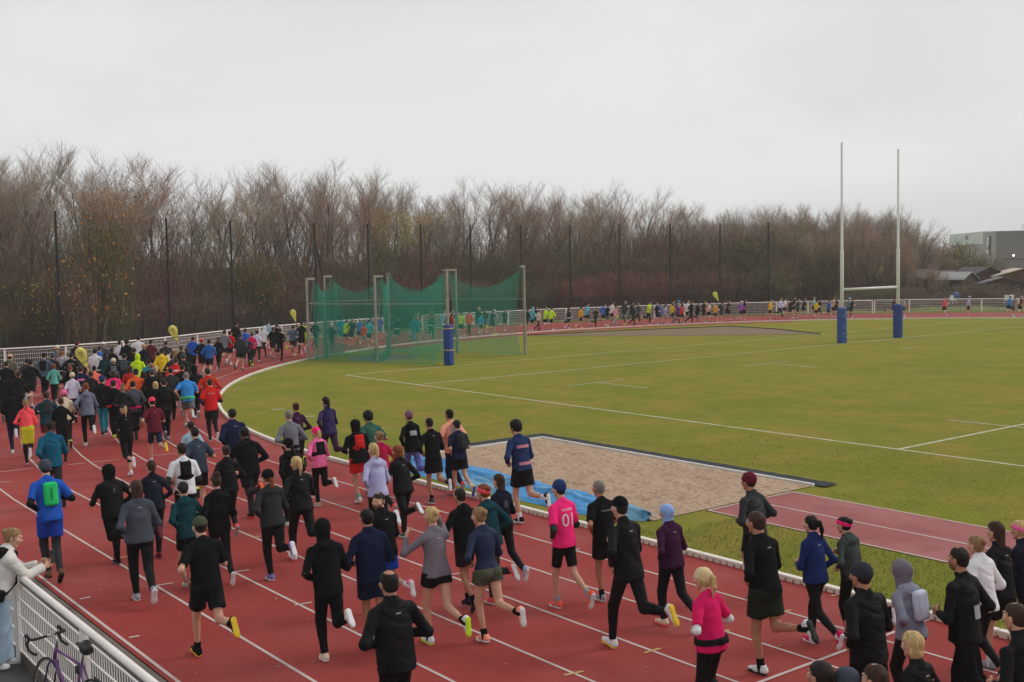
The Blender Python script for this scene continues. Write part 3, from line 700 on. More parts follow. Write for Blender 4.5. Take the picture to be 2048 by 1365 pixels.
v = np.stack([Xt, -Yt, Z + .06 * (Yt > 14.2)], -1).reshape(-1, 3); ii = np.arange(nu * nv).reshape(nu, nv)
q = np.stack([ii[:-1, :-1], ii[:-1, 1:], ii[1:, 1:], ii[1:, :-1]], -1).reshape(-1, 4)
mt = surf('tarpaulin', (.045, .25, .54, 1), [(.45, .50, .56, (.17, .36, .47, 1), .85, (1, 1.8, 1)), (3, .5, .62, (.025, .14, .33, 1), .75, (1, 2.2, 1)), (12, .56, .66, (.28, .45, .55, 1), .5, (1, 2, 1))], .5, .3, 14, .03, .22)
o = part('tarpaulin', mesh_np('tarpaulin', v, q), None, [mt]); o['label'] = 'crumpled blue tarpaulin lying in folds between sand pit and kerb'; o['category'] = 'tarpaulin'
# kerb of white hollow sections
b = MB(); t = thing('track_kerb', 'low white notched kerb between red track and green infield', 'kerb', P3(24.2, Y0, 0))
M_kerb = mat('kerb_plastic', lin((222, 214, 202)), .55, .2, 30, .08, 2)
s = -24.0; off = P3(24.2, Y0, 0)
while s < 118:
    if True:
        L = .98; n = 1 if s < 0 else 1
        p0, p1 = Vector(TP(s, 0)), Vector(TP(s + L, 0)); m_ = (p0 + p1) / 2; a = math.atan2(-(p1.y - p0.y), p1.x - p0.x)
        b.box(P3(m_.x, m_.y, .066) - off, (L / 2, .052, .018), a)
        if s < 26:
            for j in range(7):
                c = p0 + (p1 - p0) * ((j + .5) / 7); b.box(P3(c.x, c.y, .025) - off, (.052, .045, .025), a)
        else: b.box(P3(m_.x, m_.y, .025) - off, (L / 2 - .02, .045, .025), a)
    s += 1.0
b.obj('kerb_section', M_kerb, t)
# blades of grass near the camera
rs = np.random.RandomState(9)
def blades(n, x0, x1, y0, y1, hmin, hmax):
    x = rs.uniform(x0, x1, n); y = rs.uniform(y0, y1, n)
    bad = ((x > 13.7) & (x < 24.4) & (y > 14.2) & (y < 19.8)) | ((x < 14.5) & (y > 15.62) & (y < 18.3)) | ((x > 14.3) & (x < 23) & (y < 15.2))
    return x[~bad], y[~bad]
xa, ya = blades(26000, -1, 15, 13.2, 15.64, 0, 0); xb, yb = blades(30000, -2, 20, 18.28, 23.8, 0, 0); xc, yc = blades(12000, 15, 27, 13.3, 21, 0, 0)
x = np.concatenate([xa, xb, xc]); y = np.concatenate([ya, yb, yc]); n = len(x)
h = rs.uniform(.018, .05, n) * np.where(y < 15.7, 1.15, .8); a = rs.uniform(0, 6.28, n); w = rs.uniform(.003, .007, n); lx = rs.normal(0, .018, n); ly = rs.normal(0, .018, n)
v = np.empty((n, 3, 3)); v[:, 0] = np.stack([x - np.cos(a) * w, -y - np.sin(a) * w, np.zeros(n)], 1); v[:, 1] = np.stack([x + np.cos(a) * w, -y + np.sin(a) * w, np.zeros(n)], 1); v[:, 2] = np.stack([x + lx, -y + ly, h], 1)
o = part('grass', mesh_np('grass', v.reshape(-1, 3), np.arange(n * 3).reshape(n, 3), (rs.rand(n) * 3).astype(int), 0, False), None, None)
for m in (mat('blade', (.20, .24, .035, 1), .8), mat('blade2', (.30, .28, .06, 1), .8), mat('blade3', (.15, .20, .03, 1), .8)): o.data.materials.append(m)
o['kind'] = 'stuff'; o['label'] = 'short grass blades on the infield'

# a few fallen leaves blown over track and grass
rs = np.random.RandomState(21); n = 900
x = rs.uniform(6, 42, n); y = np.where(rs.rand(n) < .5, rs.uniform(4.8, 13, n), rs.uniform(13.4, 24, n)); a = rs.uniform(0, 6.28, n); r = rs.uniform(.012, .032, n); zb = rs.uniform(.012, .03, n)
v = np.stack([np.stack([x + np.cos(a + k * math.pi / 2) * r * (1, .6)[k % 2], -y + np.sin(a + k * math.pi / 2) * r * (1, .6)[k % 2], zb + (.006 if k % 2 else 0)], 1) for k in range(4)], 1)
o = part('fallen_leaves', mesh_np('fallen_leaves', v.reshape(-1, 3), np.arange(n * 4).reshape(n, 4), (rs.rand(n) * 2).astype(int), 0, False), None, None)
for m in (mat('dead_leaf', (.16, .10, .05, 1), .9), mat('dead_leaf_pale', (.34, .27, .17, 1), .9)): o.data.materials.append(m)
o['kind'] = 'stuff'; o['label'] = 'small dead leaves scattered over track and grass'

# ------------------------------------------------------------------ fences, goal, cage, nets
M_rail = mat('white_rail', lin((230, 222, 216)), .4, .1, 20, .07, 2, spec=.5)
M_blackp = mat('black_metal', (.012, .014, .016, 1), .6); M_galv = mat('galvanised', lin((150, 148, 140)), .5, .1, 30, .15, 3, metal=.3)
def rail_fence(label, pts, post_w=.06, gap=.08, bar=.004, group=None, zb=.14, nside=4, posts=None):
    """welded white railing along pts (posts at every point)"""
    p0 = P3(*pts[0]); t = thing('rail_fence', label, 'fence', p0, 0, group)
    P = [P3(*p) - p0 for p in pts]; up = Vector((0, 0, 1))
    b = MB(); b.tube([p + up * 1.1 for p in P], .039, 12); b.obj('handrail', M_rail, t, True)
    for i, p in enumerate(P):
        d = (P[min(i + 1, len(P) - 1)] - P[max(i - 1, 0)]).normalized(); a = math.atan2(d.y, d.x)
        b = MB(); b.box(p + up * .52, (post_w, .022, .54), a); b.box(p + up * .2 + Vector((math.sin(a), -math.cos(a), 0)) * .024, (.012, .006, .012), a); b.box(p + up * .8 + Vector((math.sin(a), -math.cos(a), 0)) * .024, (.012, .006, .012), a)
        b.obj('post', M_rail, t)
    for i in range(len(P) - 1):
        a, c = P[i], P[i + 1]; d = (c - a); L = d.length; d.normalize(); b = MB(); ang = math.atan2(d.y, d.x)
        s0, s1 = post_w + .02, L - post_w - .02
        for z in (zb, .36, .58, .80, .98): b.box(a + d * (s0 + s1) / 2 + up * z, ((s1 - s0) / 2, .008, .009), ang)
        n = int((s1 - s0) / gap)
        for k in range(n + 1):
            q = a + d * (s0 + (s1 - s0) * k / n); b.box(q + up * (zb + .98) / 2, (bar, bar, (.98 - zb) / 2), ang)
        b.obj('mesh_panel', M_rail, t)
    return t
FS = 3.33
nf = rail_fence('white steel railing with vertical bars beside the purple bicycle', [(14.5 + 2.75 * k, FS) for k in (-4, -3, -2, -1, 0, 1, 2, 3, 4, 5)], .085, .075, .0038)
t = thing('kerb_wall', 'low brown concrete plinth under the near white railing', 'wall', P3(14.5, FS, 0)); b = MB(); b.box((2, -.045, .055), (15, .05, .075)); b.obj('plinth', surf('plinth', (.11, .085, .065, 1), [(1.5, .4, .62, (.06, .05, .04, 1), .8, O1), (30, .5, .7, (.17, .13, .1, 1), .5, O1)], .9, .6, 60, .01), t)
far_left = [(60.3, 8.0), (59.6, 10.8), (59.1, 13.6), (59.0, 16.5), (59.5, 19.6), (61.0, 22.4), (62.8, 25.0), (64.6, 27.6), (66.0, 30.4)]
def arc_pts(a0, a1, R, st=2.75):
    n = max(1, round(abs(a1 - a0) * R / st)); return [(BC[0] + R * math.sin(a0 + (a1 - a0) * i / n), BC[1] - R * math.cos(a0 + (a1 - a0) * i / n)) for i in range(n + 1)]
rail_fence('white railing curving behind the crowd at the left corner', far_left + arc_pts(1.19, 1.40, 46.2), .05, .10, .006)
rail_fence('white railing behind the far bend, from net opening to the tall brace', arc_pts(1.48, 2.36, 46.2), .05, .10, .006)
rail_fence('white railing on the far right in front of the green verge', arc_pts(2.365, 2.98, 46.6) + [(28 - 2.75 * k, 96.0) for k in range(0, 5)], .05, .10, .006)
# banner tied to the railing behind the cage
p = (74.152, 55.651); q = (73.636, 57.734)
t = thing('banner', 'white banner with dark letters tied to the railing behind the net', 'banner', (0, 0, 0)); a0, a1 = 1.545, 1.60
b = MB(); pa = arc_pts(1.53, 1.60, 46.12, .8); b.add([P3(*x, .18) for x in pa] + [P3(*x, .95) for x in pa] + [P3(x[0] + .03, x[1], .18) for x in pa] + [P3(x[0] + .03, x[1], .95) for x in pa], [(i, i + 1, len(pa) + i + 1, len(pa) + i) for i in range(len(pa) - 1)] + [(2 * len(pa) + i, 3 * len(pa) + i, 3 * len(pa) + i + 1, 2 * len(pa) + i + 1) for i in range(len(pa) - 1)])
b.obj('sheet', mat('banner_white', lin((196, 198, 200)), .6), t)
def text_obj(name, body, size, M, m, parent=None, thick=.01, sx=1.0):
    cu = bpy.data.curves.new(name, 'FONT'); cu.body = body; cu.size = size; cu.extrude = thick; cu.align_x = 'CENTER'; cu.align_y = 'CENTER'; cu.resolution_u = 3
    o = bpy.data.objects.new(name, cu); COL.objects.link(o); bpy.context.view_layer.update(); me = bpy.data.meshes.new_from_object(o.evaluated_get(bpy.context.evaluated_depsgraph_get())); bpy.data.objects.remove(o)
    me.materials.clear(); me.materials.append(m); r = part(name, me, parent, [m]); r.matrix_local = M @ Matrix.Diagonal((sx, 1, 1, 1)); return r
pm = arc_pts(1.58, 1.59, 46.06, .8)[0]; ang = 1.58
text_obj('lettering', 'TUR', .42, Matrix.Translation(P3(pm[0] - .03, pm[1], .60)) @ Matrix.Rotation(-math.pi / 2, 4, 'Z') @ Matrix.Rotation(math.pi / 2, 4, 'X'), mat('ink', (.03, .03, .04, 1), .7), t)
# rugby goal
GL, GR = 52.6, 57.98
GX0 = GX; GX = 38.2
t = thing('rugby_goal', 'tall white H-shaped rugby posts with blue padded feet on the goal line', 'goal', P3(GX, (GL + GR) / 2, 0))
M_gw = mat('goal_paint', lin((206, 208, 202)), .45, .05, 10, .06, 1.5)
for i, y in enumerate((GL, GR)):
    yy = -(y - (GL + GR) / 2); b = MB(); b.tube([(0, yy, 0), (0, yy, 5.2), (0, yy, 5.25), (0, yy, 11.15 - i * .12)], [.10, .10, .075, .065], 14); b.obj('upright', M_gw, t, True)
    b = MB(); b.lathe([(.2, 0.01), (.27, .03), (.275, 1.0), (.27, 1.93), (.2, 1.98), (.12, 1.99)], (0, yy, 0), 10); pm_ = surf('pad_blue', lin((40, 66, 130) if i else (52, 84, 146)), [(3, .4, .6, lin((30, 52, 112)), .6, O1)], .55, .3, 12, .04)
    pd = b.obj('pad', pm_, t, False, 'blue pad with faded white scribble' if i == 0 else None)
    if i == 0:
        b = MB(); rs = np.random.RandomState(4)
        for k in range(46):
            z = .25 + k * .034; a = rs.uniform(math.pi * .72, math.pi * 1.1); da = rs.uniform(.15, .5)
            b.tube([(.283 * math.cos(a + da * j / 3), yy + .283 * math.sin(a + da * j / 3), z + .012 * math.sin(j * 2 + k)) for j in range(4)], .006, 3)
        o = b.obj('marking', mat('pad_white', lin((170, 186, 206)), .6)); o.parent = pd
b = MB(); b.tube([(0, -(GL + .1 - (GL + GR) / 2), 3.0), (0, -(GR - .11 - (GL + GR) / 2), 3.0)], .075, 12); b.obj('crossbar', M_gw, t, True)
# hammer cage
CP = dict(A=(52.194, 26.725), B=(54.713, 29.089), C=(48.013, 28.321), D=(53.992, 32.682), E=(44.227, 30.073), F=(50.239, 34.744), G=(46.166, 36.287))
CH = dict(A=4.30, B=4.38, C=4.38, D=4.45, E=4.62, F=4.60, G=4.72)
t = thing('hammer_cage', 'throwing cage of steel posts hung with green netting', 'cage', P3(*CP['C'], 0)); o0 = P3(*CP['C'], 0)
M_post = mat('cage_post', lin((146, 142, 130)), .5, .1, 20, .2, 2, metal=.2)
inner = Vector((50.0, -31.5, 0)); net_top = {}
for k, p in CP.items():
    b = MB(); base = P3(*p) - o0; d = (inner - P3(*p)); d.z = 0; d.normalize(); d = Vector((.3, -.95, 0)) if k in 'ABC' else (Vector((-.5, .8, 0)) if k == 'G' else d)
    b.box(base + Vector((0, 0, CH[k] / 2)), (.05, .05, CH[k] / 2)); b.box(base + Vector((0, 0, .9)), (.062, .062, .9)); b.box(base + d * .28 + Vector((0, 0, CH[k] - .06)), (.30, .045, .05), math.atan2(d.y, d.x)); b.tube([base + d * .5 + Vector((0, 0, CH[k] - .1)), base + d * .1 + Vector((0, 0, 1.4))], .012, 4)
    b.obj('post', M_post, t); net_top[k] = base + d * .55 + Vector((0, 0, CH[k] - .12))
b = MB()
for a, c in (('A', 'C'), ('C', 'E'), ('B', 'D'), ('D', 'F'), ('F', 'G'), ('A', 'B')):
    pa, pc = P3(*CP[a]) - o0, P3(*CP[c]) - o0; b.tube([pa + Vector((0, 0, 2.95)), pc + Vector((0, 0, 2.95))], .022, 5)
b.obj('cross_rail', M_post, t)
mn = bpy.data.materials.new('green_net'); mn.use_nodes = True; tt = mn.node_tree; tt.nodes.remove(tt.nodes['Principled BSDF']); tr = tt.nodes.new('ShaderNodeBsdfTransparent'); df = tt.nodes.new('ShaderNodeBsdfDiffuse'); tl = tt.nodes.new('ShaderNodeBsdfTranslucent'); ad = tt.nodes.new('ShaderNodeMixShader'); ms = tt.nodes.new('ShaderNodeMixShader')
df.inputs['Color'].default_value = (.03, .30, .21, 1); tl.inputs['Color'].default_value = (.03, .30, .21, 1); ad.inputs[0].default_value = .4
co = tt.nodes.new('ShaderNodeTexCoord'); nn = tt.nodes.new('ShaderNodeTexNoise'); nn.inputs['Scale'].default_value = .9; mr = tt.nodes.new('ShaderNodeMapRange'); mr.inputs['From Min'].default_value = .3; mr.inputs['From Max'].default_value = .7; mr.inputs['To Min'].default_value = .29; mr.inputs['To Max'].default_value = .45
tt.links.new(co.outputs['Object'], nn.inputs['Vector']); tt.links.new(nn.outputs['Fac'], mr.inputs['Value']); tt.links.new(df.outputs[0], ad.inputs[1]); tt.links.new(tl.outputs[0], ad.inputs[2]); tt.links.new(mr.outputs[0], ms.inputs[0]); tt.links.new(tr.outputs[0], ms.inputs[1]); tt.links.new(ad.outputs[0], ms.inputs[2]); tt.links.new(ms.outputs[0], tt.nodes['Material Output'].inputs['Surface'])
def net(p_top, q_top, p_bot, q_bot, sag, n=28, m=14, pull=.35, seed=0):
    rs = np.random.RandomState(seed); vs = []; b = MB()
    for i in range(n + 1):
        u = i / n; tp = p_top.lerp(q_top, u) - Vector((0, 0, sag * 4 * u * (1 - u))); bt = p_bot.lerp(q_bot, u)
        for j in range(m + 1):
            v = j / m; p = tp.lerp(bt, v); c = (q_top - p_top); c.z = 0; c.normalize(); nrm = Vector((-c.y, c.x, 0))
            p = p + nrm * (.10 * math.sin(u * 21 + seed + v * 2) * v + .05 * math.sin(u * 47 + v * 3)) + c * pull * math.sin(math.pi * v) * (.5 - u) * .9; vs.append(p)
    fs = [(i * (m + 1) + j, i * (m + 1) + j + 1, (i + 1) * (m + 1) + j + 1, (i + 1) * (m + 1) + j) for i in range(n) for j in range(m)]
    b.add(vs, fs); return b.obj('net', mn, t, True)
def bt(k, dx=0, dy=0): return P3(*CP[k]) - o0 + Vector((dx, dy, .05))
nd = {k: net_top[k] for k in CP}
def under(k): v = nd[k].copy(); v.z = .05; return v
net(nd['A'], nd['B'], under('A') + Vector((-.6, .4, 0)), under('B'), .7, 16, 14, .1, 1)
net(nd['A'] + Vector((.05, -.2, 0)), nd['B'] + Vector((.1, -.3, 0)), under('A') + Vector((0, -.5, 0)), under('B') + Vector((0, -.7, 0)), .9, 16, 14, .2, 2)
net(nd['B'], nd['C'], under('B'), under('C'), .75, 28, 14, .1, 3)
net(nd['C'], nd['D'], under('C'), under('D'), .45, 14, 14, .1, 4)
net(nd['D'], nd['E'], under('D'), under('E'), 1.0, 30, 14, .1, 5)
net(nd['D'] + Vector((.1, .1, 0)), nd['F'], under('D'), under('F'), .9, 30, 14, .1, 6)
net(nd['F'], nd['G'], under('F'), under('G'), .95, 30, 14, .5, 7)
lowA = P3(*CP['A']) - o0; lowE = P3(*(44.049, 29.548)) - o0; cc = P3(*CP['C']) - o0
net(lowA + Vector((0, -.2, 1.25)), lowE + Vector((0, 0, 1.05)), lowA + Vector((-.1, 0, .04)), lowE + Vector((0, .3, .04)), .35, 40, 8, .1, 8)
pe = P3(*CP['E']) - o0; b = MB(); b.box(pe + Vector((0, 0, .98)), (.19, .19, .97), .4); pd = b.obj('pad', surf('pad_royal', lin((30, 62, 134)), [(3, .45, .65, lin((24, 50, 112)), .6, O1)], .5, .3, 14, .04), t)
mod = pd.modifiers.new('b', 'BEVEL'); mod.width = .06; mod.segments = 3
for z in (1.78, .74): b = MB(); b.box(pe + Vector((0, 0, z)), (.197, .197, .028), .4); o = b.obj('strap', mat('strap_tan', lin((178, 150, 112)), .8)); o.parent = pd
# tall ball-stop net with black poles
POLES = [(60.52, 16.71), (66.46, 24.79), (69.13, 30.04), (71.67, 37.45), (72.67, 42.40), (73.15, 47.39), (73.14, 52.09), (72.66, 56.85), (71.76, 61.39), (70.44, 65.82), (68.66, 70.20), (66.56, 74.24), (64.21, 77.89)]
t = thing('ball_stop_net', 'row of tall black poles carrying a thin dark net before the trees', 'net', P3(*POLES[6], 0)); o0 = P3(*POLES[6], 0)
for i, p in enumerate(POLES):
    b = MB(); c = P3(*p) - o0; b.tube([c, c + Vector((0, 0, 8.02))], [.085, .065], 8); b.tube([c + Vector((-.12, .18, 0)), c + Vector((-.12, .18, 4.4)), c + Vector((0, 0, 4.6))], .025, 5); b.obj('pole', M_blackp, t)
for c, d, z in ((3, (-1.6, 1.7), 6.9), (3, (1.6, -2.2), 6.9), (12, (2.2, 3.6), 6.6), (12, (1.8, 3.0), 3.4)):
    b = MB(); c = P3(*POLES[c]) - o0; b.tube([c + Vector((0, 0, z)), c + Vector((d[0], d[1], 0.0))], .05, 6); b.obj('brace', M_blackp, t)
mk = bpy.data.materials.new('dark_net'); mk.use_nodes = True; tt = mk.node_tree; bs = tt.nodes['Principled BSDF']; bs.inputs['Base Color'].default_value = (.01, .012, .012, 1); bs.inputs['Roughness'].default_value = 1; bs.inputs['Alpha'].default_value = .10
b = MB(); pp = [P3(58.2, 8, 0) - o0] + [P3(*p) - o0 for p in POLES]; b.strip([p + Vector((0, 0, .02)) for p in pp], [p + Vector((0, 0, 7.9)) for p in pp]); b.obj('netting', mk, t)
# black welded fence behind the path
t = thing('mesh_fence', 'low black welded mesh fence in front of the trees', 'fence', P3(*POLES[5], 0)); o0 = P3(*POLES[5], 0)
fp = [(59.9, 8.3), (59.9, 11.1), (60.2, 13.9), (61.3, 18.9), (63.3, 22.0), (65.2, 24.9), (67, 28), (68.8, 31.8), (70.2, 35.6)] + arc_pts(1.29, 2.29, 48.2, 2.9)
for p in fp: b = MB(); b.box(P3(*p) - o0 + Vector((0, 0, 1.0)), (.04, .04, 1.02)); b.obj('post', M_blackp, t)
mk2 = bpy.data.materials.new('black_mesh'); mk2.use_nodes = True; bs = mk2.node_tree.nodes['Principled BSDF']; bs.inputs['Base Color'].default_value = (.012, .013, .013, 1); bs.inputs['Roughness'].default_value = .9; bs.inputs['Alpha'].default_value = .22
b = MB(); pp = [P3(*p) - o0 for p in fp]; b.strip([p + Vector((0, 0, .03)) for p in pp], [p + Vector((0, 0, 1.93)) for p in pp]); b.obj('mesh_panel', mk2, t)

# ------------------------------------------------------------------ trees and shrubs
def segs_mesh(name, S, sides):
    """independent tapered prisms; S rows: x0 y0 z0 x1 y1 z1 r0 r1"""
    S = np.asarray(S, float); n = len(S); A, B = S[:, :3], S[:, 3:6]; d = B - A; d /= np.maximum(np.linalg.norm(d, axis=1), 1e-6)[:, None]
    h = np.where(np.abs(d[:, 2:3]) > .9, np.array([[1., 0, 0]]), np.array([[0, 0, 1.]])); a = np.cross(d, h); a /= np.linalg.norm(a, axis=1)[:, None]; b = np.cross(d, a)
    v = np.empty((n, 2, sides, 3))
    for k in range(sides):
        t = 2 * math.pi * k / sides; o = a * math.cos(t) + b * math.sin(t); v[:, 0, k] = A + o * S[:, 6:7]; v[:, 1, k] = B + o * S[:, 7:8]
    base = np.arange(n)[:, None, None] * 2 * sides; k = np.arange(sides)
    q = np.stack([k, (k + 1) % sides, sides + (k + 1) % sides, sides + k], 1)[None] + base
    return mesh_np(name, v.reshape(-1, 3), q.reshape(-1, 4), None, 1, False)
def grow(seed, H, stems=3, spread=.35, dens=1.0):
    """bare tree with fanning stems, straight rising branches and fine twig sprays"""
    rs = random.Random(seed); limbs = []; tw = []; tips = []
    def nrm(v): l = math.sqrt(v[0] ** 2 + v[1] ** 2 + v[2] ** 2) or 1; return [x / l for x in v]
    PR = [(9, .07, .08), (6, .10, .055), (4, .13, .03), (3, .2, .02)]
    def branch(p, d, L, r, lev, side=0):
        n, w, lift = PR[lev]; end = (.30, .30, .42, .6)[lev]
        for i in range(n):
            d = nrm([d[0] + rs.gauss(0, w), d[1] + rs.gauss(0, w), d[2] + rs.gauss(0, w * .4) + lift * (.5 if lev == 0 else 1)])
            q = [p[k] + d[k] * L / n for k in range(3)]; r0 = r * (1 - (1 - end) * i / n); r1 = r * (1 - (1 - end) * (i + 1) / n)
            (limbs if lev <= 1 else tw).append((*p, *q, r0, r1)); p = q; f = (i + 1) / n
            if lev < 3:
                c = ((0 if f < .25 else 1.5), (0 if f < .2 else 1.65), 2.1)[lev] * dens; c = int(c) + (rs.random() < c - int(c))
                for _ in range(c):
                    t = rs.uniform(0, 2 * math.pi); an = rs.uniform(.45, .85); ax = nrm([math.cos(t), math.sin(t), rs.uniform(.1, .6)])
                    e = nrm([d[k] * math.cos(an) + ax[k] * math.sin(an) for k in range(3)])
                    branch(p, e, (H * rs.uniform(.30, .48) * (1.2 - .62 * f), L * rs.uniform(.35, .6) * (1.1 - .3 * f), rs.uniform(.4, .85))[lev], max(r1 * rs.uniform(.4, .62), 0.0085 if lev < 2 else .0048), lev + 1)
            else: tips.append(p)
    for k in range(stems):
        t = 2 * math.pi * k / stems + rs.random(); s = spread * rs.uniform(.4, 1) if stems > 1 else .05
        branch([.12 * math.cos(t), .12 * math.sin(t), -.1], nrm([s * math.cos(t), s * math.sin(t), 1]), H * rs.uniform(.78, 1.0), H * .0115 * rs.uniform(.8, 1.25), 0)
    return limbs, tw, tips
def leaves_mesh(name, tips, n, size, seed, spread=.25, sliver=False):
    rs = np.random.RandomState(seed); T = np.array(tips); T = T[rs.randint(0, len(T), n)] + rs.normal(0, spread, (n, 3))
    if sliver:
        u = rs.normal(size=(n, 3)) * .28 + np.array([0, 0, 1.]); u /= np.linalg.norm(u, axis=1)[:, None]; w = np.cross(u, rs.normal(size=(n, 3))); w /= np.linalg.norm(w, axis=1)[:, None]; s = rs.uniform(.5, 1.2, (n, 1)) * size
        v = np.stack([T - u * s, T + w * s * .045, T + u * s, T - w * s * .045], 1)
        return mesh_np(name, v.reshape(-1, 3), np.arange(4 * n).reshape(n, 4), None, 1, False)
    u = rs.normal(size=(n, 3)); u /= np.linalg.norm(u, axis=1)[:, None]; w = rs.normal(size=(n, 3)); w = np.cross(u, w); w /= np.linalg.norm(w, axis=1)[:, None]; s = rs.uniform(.6, 1.3, (n, 1)) * size
    v = np.stack([T - u * s, T + w * s * .6, T + u * s, T - w * s * .6], 1)
    return mesh_np(name, v.reshape(-1, 3), np.arange(4 * n).reshape(n, 4), None, 1, False)
M_bark = mat('bark', (.115, .095, .078, 1), .95, .8, 9, .35, 1.2, bdist=.03)
TWIG = [mat('twigs_grey', (.33, .275, .235, 1), .95, var=.25, vscale=.5), mat('twigs_red', (.36, .25, .195, 1), .95, var=.25, vscale=.5), mat('twigs_olive', (.33, .265, .18, 1), .95, var=.25, vscale=.5)]
TREES = []
for i, (st, sp, de) in enumerate([(3, .5, 1.0), (2, .35, 1.2), (4, .45, .9), (1, .1, 1.7), (3, .62, 1.0), (5, .42, .8), (2, .6, 1.2)]):
    l, w, tips = grow(100 + i, 8.4, st, sp, de); top = max(s[5] for s in w); k = 10 / top; l = np.array(l); w = np.array(w); l[:, :6] *= k; w[:, :6] *= k
    TREES.append((segs_mesh('trunk', l, 5), segs_mesh('crown', w, 3), np.array(tips) * k))
LEAFM = {}
def bare_tree(X, Y, H, i, rz, tw, label, group, leaves=None, wide=1.0, Z=0):
    t = thing('bare_tree', label, 'tree', P3(X, Y, Z), rz, group); t.scale = (H / 10 * wide, H / 10 * wide, H / 10)
    a, b, tips = TREES[i]; part('trunk', a, t, [M_bark]); part('crown', b, t, [TWIG[tw]])
    if leaves:
        n, size, m = leaves; key = (i, n, size)
        if key not in LEAFM: LEAFM[key] = leaves_mesh('leaves', tips[tips[:, 2] < 7.5] if n > 0 else tips, abs(n), size, i)
        part('leaves', LEAFM[key], t, [m])
    return t
def leafm(name, c, v=.5): return mat(name, c, .8, var=v, vscale=1.2)
L_or = leafm('leaf_orange', (.42, .20, .05, 1)); L_ye = leafm('leaf_yellow', (.50, .37, .07, 1)); L_ol = leafm('leaf_olive', (.18, .18, .07, 1)); L_dk = leafm('leaf_dark', (.045, .055, .025, 1)); L_br = leafm('leaf_brown', (.19, .11, .06, 1))
def cam_ray(px):
    """ground direction of an azimuth given in photo columns"""
    a = YAW + math.atan((px - 1024) / CAM_F); return math.cos(a), math.sin(a)
SKY_ = [(-80, 285), (0, 278), (60, 285), (100, 305), (160, 288), (200, 300), (240, 288), (320, 302), (350, 345), (390, 345), (430, 335), (480, 358), (510, 330), (560, 303), (600, 310), (650, 305), (700, 322), (760, 335), (800, 350), (860, 340), (900, 345), (940, 355), (1000, 345), (1050, 350), (1100, 350), (1150, 360), (1200, 365), (1250, 368), (1280, 355), (1320, 368), (1360, 385), (1395, 405), (1425, 428), (1450, 420), (1480, 415), (1530, 410), (1600, 410), (1650, 415), (1700, 405), (1750, 408), (1790, 425), (1830, 445), (1860, 470), (1885, 492)]
def skyline(px): return float(np.interp(px, [a for a, _ in SKY_], [b for _, b in SKY_])) - (10 if px > 1250 else 4)
def horizon(px): return 550.6 - .02026 * px
def hgt(px, top, D): return (horizon(px) - top) / CAM_F * D * math.cos(math.atan((px - 1024) / CAM_F)) * 1.0 + CAM_H
def D0_(px): return float(np.interp(px, [0, 110, 332, 460, 628, 735, 841, 1040, 1238, 1340, 1440, 1540], [61, 63.5, 71, 75.5, 81, 84, 87.5, 92.5, 96.5, 98.5, 100, 101.5]))
rg = random.Random(77); nt_ = 0
KIND = ['bare grey-brown tree with fine upright twigs', 'bare reddish-brown tree with fine twigs', 'bare brown tree with slender twigs']
px = -60
while px < 1400:
    for row in range(2):
        if row and rg.random() < .55: continue
        D = D0_(px) + (14, 27)[row] + rg.uniform(-3, 4); x = px + rg.uniform(-12, 12) + row * 17; top = skyline(x) + (rg.uniform(-6, 20) if row == 0 else rg.uniform(8, 50))
        if row == 0 and rg.random() < .15: top += 35
        c, s = cam_ray(x); H = hgt(x, top, D); tw = rg.choice([0, 0, 1, 1, 2]); lv = None; lab = KIND[tw] + (', front row behind the tall net' if row == 0 else ', in the rear row of the wood'); grp = 'bare trees of the front row' if row == 0 else 'bare trees of the rear row'; grp += (', grey', ', red', ', brown')[tw]
        if row == 0 and 762 < x < 812: lv = (6000, .055, L_ye); lab = 'tree with yellow leaves left in its crown above the hammer cage'; grp = None
        elif row == 0 and 108 < x < 150: lv = (4000, .05, L_or); lab = 'tall tree with scattered orange leaves near the left edge'; grp = None
        elif rg.random() < .45: lv = (700, .045, (L_or, L_br, L_ol)[tw]); lab = KIND[tw].replace('bare', 'nearly bare') + ' and a few dull leaves' + (', front row' if row == 0 else ', rear row'); grp += ', leafy'
        if grp is None and any(o.get('label') == lab for o in COL.objects): lab += ', right one of two'
        bare_tree(c * D, s * D, H, rg.randrange(7), rg.uniform(0, 6.28), tw, lab, grp, lv, rg.uniform(.85, 1.15))
    px += 37 if px > 500 else 40
px = 1395
while px < 1880:
    for row in range(3):
        D = (116, 132, 150)[row] + rg.uniform(-4, 4); x = px + rg.uniform(-10, 10) + row * 9; top = skyline(x) + rg.uniform(-2, 22) + (0 if row else 14)
        if x > 1400 + row * 0 and row == 0: top += 22
        c, s = cam_ray(x); H = hgt(x, top, D); tw = rg.choice([1, 1, 2, 0])
        bare_tree(c * D, s * D, H, rg.randrange(7), rg.uniform(0, 6.28), tw, KIND[tw] + ' of the far wood behind the rugby posts', 'trees of the far wood' + (', grey', ', red', ', brown')[tw], (1400, .06, (L_br, L_br, L_ol)[tw]), rg.uniform(.8, 1.05))
    px += 21
